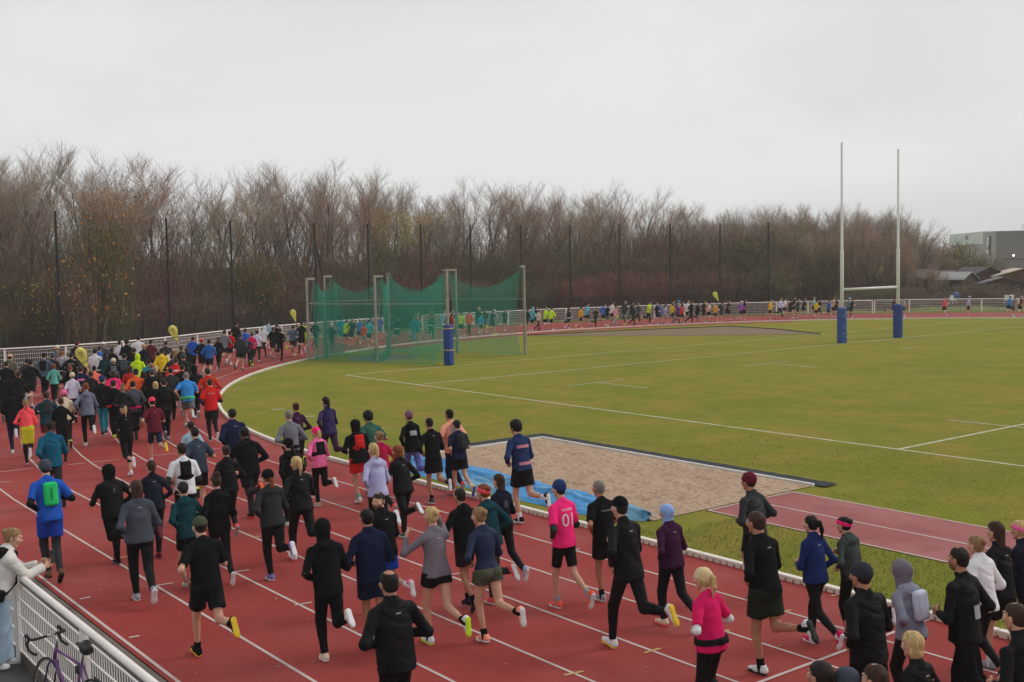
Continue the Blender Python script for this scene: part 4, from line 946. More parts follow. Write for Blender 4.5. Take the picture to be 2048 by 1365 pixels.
# shrubs: dense bundles of rising twigs with leaves in their lower part
SHR = []
for i in range(6):
    rs = random.Random(300 + i); S = []; tips = []
    for k in range(190):
        a = rs.uniform(0, 6.28); r = rs.random() ** .6 * .9; p = [r * math.cos(a), r * math.sin(a), 0]; d = [math.cos(a) * .14 * r + rs.gauss(0, .07), math.sin(a) * .14 * r + rs.gauss(0, .07), 1]; L = 3.0 * rs.uniform(.6, 1.0) * (1 - .25 * r * r); rr = .011
        for j in range(4):
            q = [p[m] + d[m] * L / 4 for m in range(3)]; S.append((*p, *q, rr, rr * .75)); rr *= .75; p = q; d = [d[0] + rs.gauss(0, .12), d[1] + rs.gauss(0, .12), 1]; tips.append(p)
            for _ in range(2):
                t = rs.uniform(0, 6.28); l = rs.uniform(.25, .6); e = [p[0] + math.cos(t) * l * .5, p[1] + math.sin(t) * l * .5, p[2] + l * .8]; S.append((*p, *e, .006, .003)); tips.append(e)
    T = np.array(tips); SHR.append((segs_mesh('stems', S, 3), leaves_mesh('foliage', T, 3600, .20, 400 + i, .12, True), leaves_mesh('foliage', T[T[:, 2] > .9], 900, .05, 500 + i, .14)))
ST = [mat('stems_brown', (.17, .125, .095, 1), .95, var=.3, vscale=.6), mat('stems_maroon', (.20, .11, .09, 1), .95, var=.3, vscale=.6), mat('stems_olive', (.135, .122, .07, 1), .95, var=.3, vscale=.6), mat('stems_red', (.26, .11, .10, 1), .95, var=.3, vscale=.6)]
LF = [leafm('shrub_brown', (.155, .105, .075, 1), .4), leafm('shrub_maroon', (.175, .095, .075, 1), .4), leafm('shrub_olive', (.115, .115, .048, 1), .45), leafm('shrub_red', (.26, .11, .095, 1), .4)]
SHN = ['dense brown twiggy shrub at the foot of the wood', 'dense maroon twiggy shrub at the foot of the wood', 'dull olive leafy shrub at the foot of the wood', 'shrub of bright red stems at the foot of the wood']
def shrub(X, Y, H, W, i, k, label=None, group=None, lm=None, name='shrub'):
    t = thing(name, label or SHN[k], 'shrub', P3(X, Y, 0), rg.uniform(0, 6.28), group if label else SHN[k].split(' at')[0] + 's'); t.scale = (W, W, H / 3)
    part('stems', SHR[i][0], t, [ST[k]]); part('foliage', SHR[i][2 if lm else 1], t, [lm or LF[k]])
    if lm: part('foliage', SHR[i][1], t, [LF[k]])
px = -70
while px < 1560:
    for row in range(3):
        D0 = D0_(px) + 1; D = D0 + (2.0, 5.5, 9)[row] + rg.uniform(-.8, .8); x = px + rg.uniform(-10, 10) + row * 9; c, s = cam_ray(x)
        topy = float(np.interp(x, [0, 200, 400, 600, 800, 1000, 1300, 1560], [498, 495, 505, 505, 490, 485, 470, 468])); H = (horizon(x) - topy) / CAM_F * (D0 + 9) + CAM_H; H *= (.50, .72, .95)[row] * rg.uniform(.85, 1.1)
        k = rg.choice([0, 0, 1, 2, 1, 0]) if row else rg.choice([0, 1, 1, 2, 0])
        if row == 0 and 1080 < x < 1420 and rg.random() < .75: k = 3
        shrub(c * D, s * D, H, rg.uniform(1.25, 1.8) * D / 80, rg.randrange(6), k)
    px += 36
for x, D, H, W, lm, k, lab in [(205, 66.5, 7.8, 1.6, L_or, 2, 'tall bush of bright orange autumn leaves behind the second net pole'), (150, 64.5, 5.2, 1.5, L_or, 0, 'lower bush speckled with orange leaves beside the first net pole'), (110, 64.8, 4.4, 1.4, L_ye, 2, 'yellowing bush right behind the leftmost black pole'),
        (515, 80, 5.6, 1.5, L_or, 2, 'orange-leaved bush between the third and fourth net poles'), (1485, 108, 6.5, 2.2, L_ol, 2, 'olive green bush behind the slanting brace of the net'), (1565, 112, 5, 2.2, L_ol, 2, 'olive green bush left of the rugby posts'), (1640, 120, 6.4, 2.3, L_ye, 1, 'yellow-tinged bush close left of the rugby posts'),
        (1916, 150, 6.0, 1.9, L_ye, 2, 'pale yellow tree-like bush in front of the grey hall'), (1960, 152, 4.6, 2.2, L_or, 2, 'ochre bush at the foot of the grey hall'), (1884, 160, 6.4, 2.0, L_or, 1, 'rust-coloured bush left of the pale facade')]:
    c, s = cam_ray(x); shrub(c * D, s * D, H, W, rg.randrange(6), k, lab, None, lm)
px = 1560
while px < 1860:
    for row in range(2):
        D = (116, 128)[row] + rg.uniform(-3, 3); x = px + rg.uniform(-8, 8); c, s = cam_ray(x); H = (3.8, 6.2)[row] * rg.uniform(.85, 1.2) * (1 if x < 1690 else .5); shrub(c * D, s * D, H, rg.uniform(1.9, 2.6), rg.randrange(6), rg.choice([0, 1, 2, 0]))
    px += 32
px = 1700
while px < 2110:
    D = 111 + rg.uniform(-4, 5); c, s = cam_ray(px); k = rg.choice([0, 2, 0]); shrub(c * D, s * D, rg.uniform(1.1, 2.1), rg.uniform(1.2, 1.9), rg.randrange(6), k, ('brown', '', 'olive')[k] + ' garden plant in the allotments beyond the far railing', 'allotment plants, ' + ('brown', '', 'olive')[k], None, 'garden_plant'); px += 24
# added earth bank, dark backing that blocks the sky low behind the wood
b = MB(); rows = [(2.2, 0), (7, .3), (13, 1.4), (24, 3.6), (38, 4.4), (110, 4.6)]; vs = []; fs = []; A = list(range(-120, 1800, 40))
for i, x in enumerate(A):
    c, s = cam_ray(x)
    for j, (r, z) in enumerate(rows): r += D0_(x) + max(0, x - 1540) * .06; vs.append(P3(c * r, s * r, z * (1 if x < 1480 else max(0, (1760 - x) / 280)) * (1 + .15 * math.sin(i * .7 + j)) - .02))
m = len(rows); fs = [(i * m + j, i * m + j + 1, (i + 1) * m + j + 1, (i + 1) * m + j) for i in range(len(A) - 1) for j in range(m - 1)]
b.add(vs, fs); o = b.obj('backing_bank', M_earth, None, True); o['kind'] = 'structure'
# grass rise right of the net
b = MB(); vs = []; c0 = [(1490, 106), (1560, 107), (1700, 107), (1850, 105), (2150, 104)]
for x, D in c0:
    c, s = cam_ray(x)
    for r, z in ((0, -.02), (4, .25), (9, .55), (30, .6)): vs.append(P3(c * (D + r), s * (D + r), z))
b.add(vs, [(i * 4 + j, i * 4 + j + 1, (i + 1) * 4 + j + 1, (i + 1) * 4 + j) for i in range(len(c0) - 1) for j in range(3)]); o = b.obj('grass_rise', M_verge, None, True); o['kind'] = 'structure'
# ------------------------------------------------------------------ allotment sheds and the hall
M_plank = [mat('shed_brown', lin((72, 54, 46)), .9, .3, 8, .25, 2, stretch=(1, 1, 6)), mat('shed_dark', lin((54, 46, 44)), .9, .3, 8, .25, 2, stretch=(1, 1, 6)), mat('shed_rust', lin((98, 64, 52)), .9, .3, 8, .25, 2, stretch=(1, 1, 6))]
M_roof = [mat('felt_grey', lin((108, 104, 104)), .85, .2, 12, .15, 2), mat('felt_pale', lin((150, 148, 148)), .85, .2, 12, .15, 2), mat('roof_sand', lin((196, 178, 160)), .8, .2, 12, .15, 2), mat('felt_dark', lin((78, 74, 74)), .85, .2, 12, .15, 2)]
def shed(x, D, w, h, m, r, rot, label):
    c, s = cam_ray(x); t = thing('garden_shed', label, 'shed', P3(c * D, s * D, .45), math.atan2(-s, c) + rot)
    b = MB(); dp = w * .75; b.add([(-dp / 2, -w / 2, 0), (dp / 2, -w / 2, 0), (dp / 2, w / 2, 0), (-dp / 2, w / 2, 0), (-dp / 2, -w / 2, h * .78), (dp / 2, -w / 2, h * .78), (dp / 2, w / 2, h * .78), (-dp / 2, w / 2, h * .78), (-dp / 2, 0, h), (dp / 2, 0, h)],
        [(0, 4, 8, 7, 3), (1, 2, 6, 9, 5), (0, 1, 5, 4), (2, 3, 7, 6)]); b.obj('wall', M_plank[m], t)
    b = MB()
    for sg in (-1, 1):
        e = w / 2 + .18; z0 = h * .78 - .09; p = [(-dp / 2 - .2, 0, h + .03), (dp / 2 + .2, 0, h + .03), (dp / 2 + .2, sg * e, z0), (-dp / 2 - .2, sg * e, z0)]; b.add(p + [(a, q, z - .06) for a, q, z in p], [(0, 1, 2, 3), (7, 6, 5, 4), (0, 3, 7, 4), (1, 5, 6, 2), (3, 2, 6, 7)])
    b.obj('roof', M_roof[r], t)
    b = MB(); b.box((-dp / 2 - .02, w * .12, h * .36), (.02, .38, h * .34)); dr = b.obj('door', M_plank[(m + 1) % 3], t); b = MB(); b.box((-dp / 2 - .06, w * .12 - .28, h * .36), (.02, .02, .08)); hd = b.obj('handle', M_blackp, None); hd.parent = dr
    b = MB(); b.box((-dp / 2 - .02, -w * .28, h * .5), (.02, .26, .22)); b.obj('window', mat('shed_glass', (.05, .06, .07, 1), .15), t)
for a in [(1742, 128, 3.6, 2.5, 0, 0, .9, 'brown shed with a low grey roof between the rugby posts'), (1852, 126, 2.6, 2.9, 2, 0, .7, 'narrow rust-brown shed right of the right-hand rugby post'), (1886, 122, 3.6, 2.8, 1, 0, 1.1, 'dark shed with a sloping grey roof, second right of the rugby posts'), (1916, 118, 3.4, 2.7, 0, 1, 1.15, 'brown shed with the palest grey roof, in the middle of the allotments'),
          (1955, 124, 4.2, 3.1, 1, 3, .8, 'tallest dark shed, straight below the hall corner'), (2002, 116, 3.8, 2.2, 0, 0, .2, 'low brown shed with a flat grey roof near the right edge'), (2036, 124, 5.2, 2.9, 2, 2, .25, 'long shed with a sand-coloured roof at the right edge')]: shed(*a)
c, s = cam_ray(1978); HD = 215; u0 = Vector((c, -s, 0)); lft = Vector((-s, -c, 0)) * -1
def hp(px, D, z): c, s = cam_ray(px); return Vector((c * D, -s * D, z))
M_hall = surf('hall_cladding', lin((124, 117, 119)), [(.4, .4, .6, lin((112, 106, 108)), .6, (1, 1, 6)), (3, .5, .7, lin((134, 128, 128)), .4, (.2, .2, 4))], .6, .2, 4, .02, .3)
M_hall2 = surf('hall_side', lin((160, 153, 152)), [(.4, .4, .6, lin((150, 143, 142)), .6, (1, 1, 6))], .6, .2, 4, .02, .3)
t = thing('sports_hall', 'dark grey box-shaped hall with pale side wing and tall emblem', 'building', (0, 0, 0))
HZ = 9.05; a_, b_, c_ = hp(1967, 232, 0), hp(1993, 222, 0), hp(2085, 226, 0); d_ = a_ + (c_ - b_)
def vol(name, P, z0, z1, ms, parent):
    b = MB(); n = len(P); b.add([(p.x, p.y, z0) for p in P] + [(p.x, p.y, z1) for p in P], [(i, (i + 1) % n, n + (i + 1) % n, n + i) for i in range(n)] + [tuple(range(n, 2 * n))]); return b.obj(name, ms, parent)
w = vol('wall', [a_, b_, c_, d_], 0, HZ, [M_hall2, M_hall], t)
for i, pgn in enumerate(w.data.polygons): pgn.material_index = 0 if i == 0 else 1
e_ = hp(1900, 258, 0); back = (e_ - a_).normalized(); nrm_ = Vector((-back.y, back.x, 0)); nrm_ = nrm_ if nrm_.dot(u0) > 0 else -nrm_
a2 = a_ + nrm_ * .3; vol('wing_lower', [e_ + nrm_ * .3, a2, a2 + nrm_ * 12, e_ + nrm_ * 12], 0, 6.9, M_hall2, t)
vol('wing_upper', [e_, a_ + nrm_ * .02 + back * .05, a_ + nrm_ * 12, e_ + nrm_ * 12], 6.9, 9.3, mat('panel_pale', lin((204, 208, 204)), .5, .1, 4, .05, 1), t)
b = MB(); q = a2 + back * 2.6 - nrm_ * .03; b.box((q.x, q.y, 6.45), (2.1, .06, .5), math.atan2(back.y, back.x)); b.obj('window', mat('hall_glass', lin((58, 72, 80)), .2), t)
M_em = mat('emblem_pale', lin((236, 234, 234)), .6); M_ed = mat('emblem_dark', lin((52, 48, 50)), .7)
fdir = (b_ - a_).normalized(); fn = Vector((fdir.y, -fdir.x, 0)); fn = fn if fn.dot(u0) < 0 else -fn
em = a_.lerp(b_, .5) + fn * .12
b = MB(); b.box((em.x + fdir.x * .45, em.y + fdir.y * .45, 6.5), (.75, .04, 1.75), math.atan2(fdir.y, fdir.x)); b.obj('emblem_ground', M_ed, t)
b = MB()
for zc, rr, s0, s1 in ((7.4, .62, 0, 6.29), (5.55, .55, 3.0, 6.6)):
    b.tube([em + fn * .12 + fdir * math.cos(s0 + (s1 - s0) * k / 16) * rr * .8 + Vector((0, 0, zc - 0 + math.sin(s0 + (s1 - s0) * k / 16) * rr)) for k in range(17)], .14, 6)
b.tube([em + fn * .12 + Vector((0, 0, 6.7)), em + fn * .12 + Vector((0, 0, 6.15))], .22, 6); b.obj('emblem', M_em, t, True)
q = e_.lerp(a_, .55) - nrm_ * .12
text_obj('lettering', 'CRE', 1.25, Matrix.Translation(Vector((q.x, q.y, 8.3))) @ Matrix.Rotation(math.atan2(-back.y, -back.x), 4, 'Z') @ Matrix.Rotation(math.pi / 2, 4, 'X'), mat('letter_grey', lin((120, 130, 134)), .6), t, .03)
lp = hp(2028, 221.5, 4.6); m = bpy.data.materials.new('lamp_glow'); m.use_nodes = True; bs = m.node_tree.nodes['Principled BSDF']; bs.inputs['Emission Color'].default_value = (1, .8, .7, 1); bs.inputs['Emission Strength'].default_value = 6
b = MB(); b.lathe([(.02, -.16), (.12, -.1), (.16, 0), (.12, .1), (.02, .16)], tuple(lp), 12); b.obj('lamp', m, t, True)
b = MB(); q = hp(2030, 221.7, 3.9); b.box(tuple(q), (2.2, .2, .08), math.atan2(-(c_ - b_).y, -(c_ - b_).x)); b.obj('ledge', M_ed, t)
b = MB()
for k in range(5): q = hp(2046 + k * 9, 224, HZ + .05); b.tube([q, q + Vector((0, 0, 1.1))], .04, 4)
for z in (.55, 1.1): b.tube([hp(2044, 224, HZ + z), hp(2085, 227, HZ + z)], .04, 4)
b.obj('roof_railing', M_galv, t)
# clutter in the allotments
c, s = cam_ray(1914); bq = P3(c * 109, s * 109, .5)
rs = np.random.RandomState(3); b = MB(); b.lathe([(.02, .75), (.2, .66), (.32, .42), (.4, .2), (.44, 0)], tuple(bq + Vector((0, 0, .25))), 9); o = b.obj('covered_heap', mat('blue_sheet', lin((60, 110, 170)), .6, .5, 4), None); o['label'] = 'small blue sheeted heap among the allotment plants'; o['category'] = 'heap'
def chair(x, D, label):
    c, s = cam_ray(x); t = thing('garden_chair', label, 'chair', P3(c * D, s * D, .5), rg.uniform(0, 6), None, .72); m = mat('plastic_white', lin((214, 214, 210)), .5)
    b = MB(); b.box((0, 0, .45), (.28, .28, .025)); b.obj('seat', m, t); b = MB(); b.box((-.26, 0, .75), (.025, .27, .28)); b.obj('backrest', m, t)
    for i in (-1, 1):
        for j in (-1, 1): b = MB(); b.tube([(i * .25, j * .25, .44), (i * .3, j * .3, 0)], .025, 5); b.obj('leg', m, t)
chair(1908, 107, 'white plastic chair beside the blue sheeted heap'); chair(2016, 107, 'left one of two white plastic chairs near the right edge'); chair(2030, 107, 'right one of two white plastic chairs near the right edge')

# ------------------------------------------------------------------ dressing and placing a person
SKIN = {'l': (196, 148, 124), 't': (168, 118, 92), 'd': (92, 62, 48)}
HAIR = {'black': (22, 19, 18), 'brown': (58, 40, 30), 'dark': (36, 28, 24), 'blond': (190, 160, 112), 'ginger': (122, 66, 38), 'grey': (120, 114, 108), 'white': (205, 200, 195), 'fair': (138, 108, 76)}
def cloth(c, kind='knit'):
    c = lin(c)
    if kind == 'nylon': return mat('nylon_cloth', c, .68, .3, 13, .10, 5, spec=.10, bdist=.015)
    if kind == 'tight': return mat('stretch_cloth', c, .62, .15, 90, .10, 7, spec=.12)
    return mat('knit_cloth', c, .92, .35, 16, .12, 6, spec=.08, bdist=.012)
def skinm(k): return mat('skin', lin(SKIN[k]), .5, .1, 90, .08, 12, spec=.4)
EYE = mat('eye_white', lin((215, 208, 200)), .3); IRIS = mat('iris', lin((38, 28, 22)), .25); LIP = mat('lips', lin((150, 84, 76)), .5)
PALETTE = {'black': (20, 20, 22), 'char': (46, 47, 50), 'grey': (96, 98, 104), 'lgrey': (148, 150, 156), 'white': (214, 214, 218), 'navy': (28, 36, 62), 'blue': (36, 84, 176), 'royal': (30, 62, 158),
 'sky': (62, 138, 190), 'pale': (150, 182, 198), 'teal': (22, 86, 112), 'dteal': (22, 58, 66), 'mint': (96, 170, 158), 'green': (54, 92, 76), 'dgreen': (34, 52, 44), 'olive': (72, 76, 60), 'neon': (190, 226, 40),
 'yellow': (222, 186, 40), 'mustard': (186, 176, 38), 'orange': (226, 92, 40), 'red': (200, 36, 38), 'brick': (176, 48, 36), 'maroon': (96, 30, 44), 'wine': (58, 28, 56), 'purple': (48, 36, 78), 'lilac': (168, 170, 206), 'violet': (160, 84, 178),
 'pink': (236, 60, 130), 'hotpink': (240, 44, 120), 'rose': (232, 110, 160), 'coral': (240, 84, 92), 'peach': (240, 158, 134), 'cream': (216, 198, 170), 'beige': (180, 160, 140), 'slate': (56, 66, 80), 'aqua': (80, 176, 186), 'lteal': (30, 130, 150), 'khaki': (96, 96, 78), 'jeans': (150, 172, 190), 'smoke': (70, 74, 84)}
def C_(c): return PALETTE[c] if isinstance(c, str) else c
def T4(R, t):
    M = Matrix.Identity(4)
    for i in range(3):
        for j in range(3): M[i][j] = float(R[i][j])
        M[i][3] = float(t[i])
    return M
MY = np.diag([1., -1, 1.])
def get_mesh(key, fn, nslots=1):
    def mk():
        r = fn(); v, q = r[0], r[1]; mi = r[2] if len(r) > 2 else None
        return v, q, mi
    base = key[:-1] if key[-1] is True or key[-1] is False else key
    mir = key[-1] is True
    def mesh():
        v, q, mi = cached(('geo',) + base, mk)
        if mir: v, q = mirror(v, q)
        return mesh_np('_'.join(str(k) for k in base if isinstance(k, str)), v, q, mi, nslots)
    return cached(('mesh',) + key, mesh)
PARTNAME = {'tee': 'shirt', 'long': 'shirt', 'crop': 'shirt', 'jacket': 'jacket', 'fleece': 'jacket', 'hoodie': 'hoodie', 'puffer': 'jacket', 'vest': 'shirt', 'short_shorts': 'shorts', 'bikers': 'shorts', 'capri': 'leggings'}
HEADNAME = {'beanie': 'beanie', 'cap': 'cap', 'band': 'headband', 'hood': 'hood', 'headscarf': 'headscarf', 'phones': 'headphones', 'pompom': 'pompom', 'beard': 'beard'}
def person(X, Y, hd, h, fem, pose, top, tcol, bot, bcol, head, shoes=('white', 'white'), socks=None, skin='l', extra=(), label='', group=None, Z=0.0, fabric=None, name='person', cat='person', prints=()):
    """head: list of (kind, colour); extra: list of (kind, colour, colour2)"""
    sk, mir = pose_skel(pose, fem); b, _ = flipn(pose) if pose.endswith('_') else (pose, False)
    t = thing(name, label, cat, P3(X, Y, Z), hd, group, h / 1.75)
    body = part('body', get_mesh(('body', b, fem, mir), lambda: body_geo(b, fem), 4), t, [skinm(skin), EYE, IRIS, LIP])
    fk = fabric or ('nylon' if top in ('jacket', 'puffer') else 'tight' if top == 'crop' else 'knit')
    part(PARTNAME.get(top, top), get_mesh((top, b, fem, mir), lambda: wear_geo(top_prims, top, b, fem)), t, [cloth(C_(tcol), fk)])
    for bk, bc in ([(bot, bcol)] if isinstance(bot, str) else bot):
        part(PARTNAME.get(bk, bk), get_mesh((bk, b, fem, mir), lambda: wear_geo(bottom_prims, bk, b, fem)), t, [cloth(C_(bc), 'tight' if bk in ('leggings', 'capri', 'bikers') else 'nylon' if bk in ('shorts', 'short_shorts') else 'knit')])
    def MM(R, p, sidefix=False):
        if mir: R = MY @ R @ MY; p = MY @ p
        return T4(R, p)
    for hk, hc in head:
        isw = hk in HEADNAME
        m = cloth(C_(hc), 'knit') if isw else mat('hair', lin(HAIR[hc] if isinstance(hc, str) and hc in HAIR else C_(hc)), .62, .8, 22, .45, 14, spec=.2, bdist=.02, stretch=(3, 3, .5))
        part(HEADNAME.get(hk, 'hair'), get_mesh((hk, fem, mir), lambda: head_wear(hk, fem)), t, [m], MM(sk.HR, sk.head))
    up, so = (shoes if isinstance(shoes, tuple) and not isinstance(shoes[0], (int, float)) else (shoes, 'white'))
    for n in ('L', 'R'):
        hh, kk, aa, F = sk.legs[n]
        part('shoe', get_mesh(('shoe',), shoe_geo, 2), t, [cloth(C_(up), 'knit'), mat('shoe_sole', lin(C_(so)), .7)], MM(F, aa))
        if socks:
            z = (kk - aa) / np.linalg.norm(kk - aa); x = np.cross(V3(0, 1, 0), z); x /= np.linalg.norm(x); Rz = np.stack([x, np.cross(z, x), z], 1)
            part('sock', get_mesh(('sock', socks[0] == 'hi'), lambda: sock_geo(socks[0] == 'hi')), t, [cloth(C_(socks[1]))], MM(Rz, aa))
    for e in extra:
        k, c = e[0], e[1]
        nm = {'vestpack': 'running_vest', 'tied': 'tied_jacket', 'gymbag': 'drawstring_bag'}.get(k, k)
        if k == 'gloves':
            for n in ('L', 'R'):
                sh, ee, w, Rr, sg = sk.arms[n]; Rr2 = Rr if not mir else MY @ Rr; pp = w + Rr[:, 0] * .022
                if mir: pp = MY @ pp
                o = part('glove', get_mesh(('glove', fem), lambda: glove_geo()), t, [cloth(C_(c))], T4(Rr2, pp))
            continue
        part(nm, get_mesh((k, mir), lambda: pack_geo(k)), t, [cloth(C_(c), 'nylon')], MM(sk.T, sk.O))
    for pr in prints:
        if isinstance(pr, dict): continue
        back_print(t, sk, mir, top, b, fem, *pr)
    return t
def glove_geo():
    v, q = hand_parts(.75); return v + vnormals(v, q) * .003, q
def back_print(t, sk, mir, top, pose, fem, text, zc, size, col, yc=0.0, sx=1.0, rot=0.0, vert=False):
    """a printed mark laid on the back of a top"""
    pr, _, _ = top_prims(top, sk)
    if text.startswith('#'):   # rectangle #w,h
        w, h = (float(x) for x in text[1:].split(','))
        nx, ny = 8, 5; vs = [((i / nx - .5) * w, (j / ny - .5) * h) for j in range(ny + 1) for i in range(nx + 1)]
        fs = [(j * (nx + 1) + i, j * (nx + 1) + i + 1, (j + 1) * (nx + 1) + i + 1, (j + 1) * (nx + 1) + i) for j in range(ny) for i in range(nx)]
    else:
        cu = bpy.data.curves.new('print', 'FONT'); cu.body = text; cu.size = size; cu.align_x = 'CENTER'; cu.align_y = 'CENTER'; cu.resolution_u = 3
        o = bpy.data.objects.new('print', cu); COL.objects.link(o); bpy.context.view_layer.update()
        me = bpy.data.meshes.new_from_object(o.evaluated_get(bpy.context.evaluated_depsgraph_get()))
        bm = bmesh.new(); bm.from_mesh(me); bmesh.ops.triangulate(bm, faces=bm.faces)
        for _ in range(2):
            lg = [e for e in bm.edges if e.calc_length() > .025]
            if lg: bmesh.ops.subdivide_edges(bm, edges=lg, cuts=1); bmesh.ops.triangulate(bm, faces=bm.faces)
        vs = [(v.co.x * sx, v.co.y) for v in bm.verts]; fs = [tuple(v.index for v in f.verts) for f in bm.faces]
        bm.free(); bpy.data.objects.remove(o); bpy.data.meshes.remove(me)
    c, s = math.cos(rot), math.sin(rot)
    Y = np.array([-(a * c - b * s) for a, b in vs]) + yc; Zz = np.array([a * s + b * c for a, b in vs]) + zc
    if mir: Y = -Y
    lo = np.full(len(Y), -.45); hi = np.full(len(Y), 0.0)
    def world(x): return sk.O + np.stack([x, Y, Zz], 1) @ sk.T.T
    for _ in range(22):
        m = (lo + hi) / 2; ins = field_at(pr, world(m), .03) < .009; hi = np.where(ins, m, hi); lo = np.where(ins, lo, m)
    pts = world(lo)
    if mir: pts = pts @ MY
    me = bpy.data.meshes.new('print'); me.from_pydata([tuple(p) for p in pts], [], fs); me.update()
    return part('print', me, t, [mat('print_ink', lin(C_(col)), .7)])

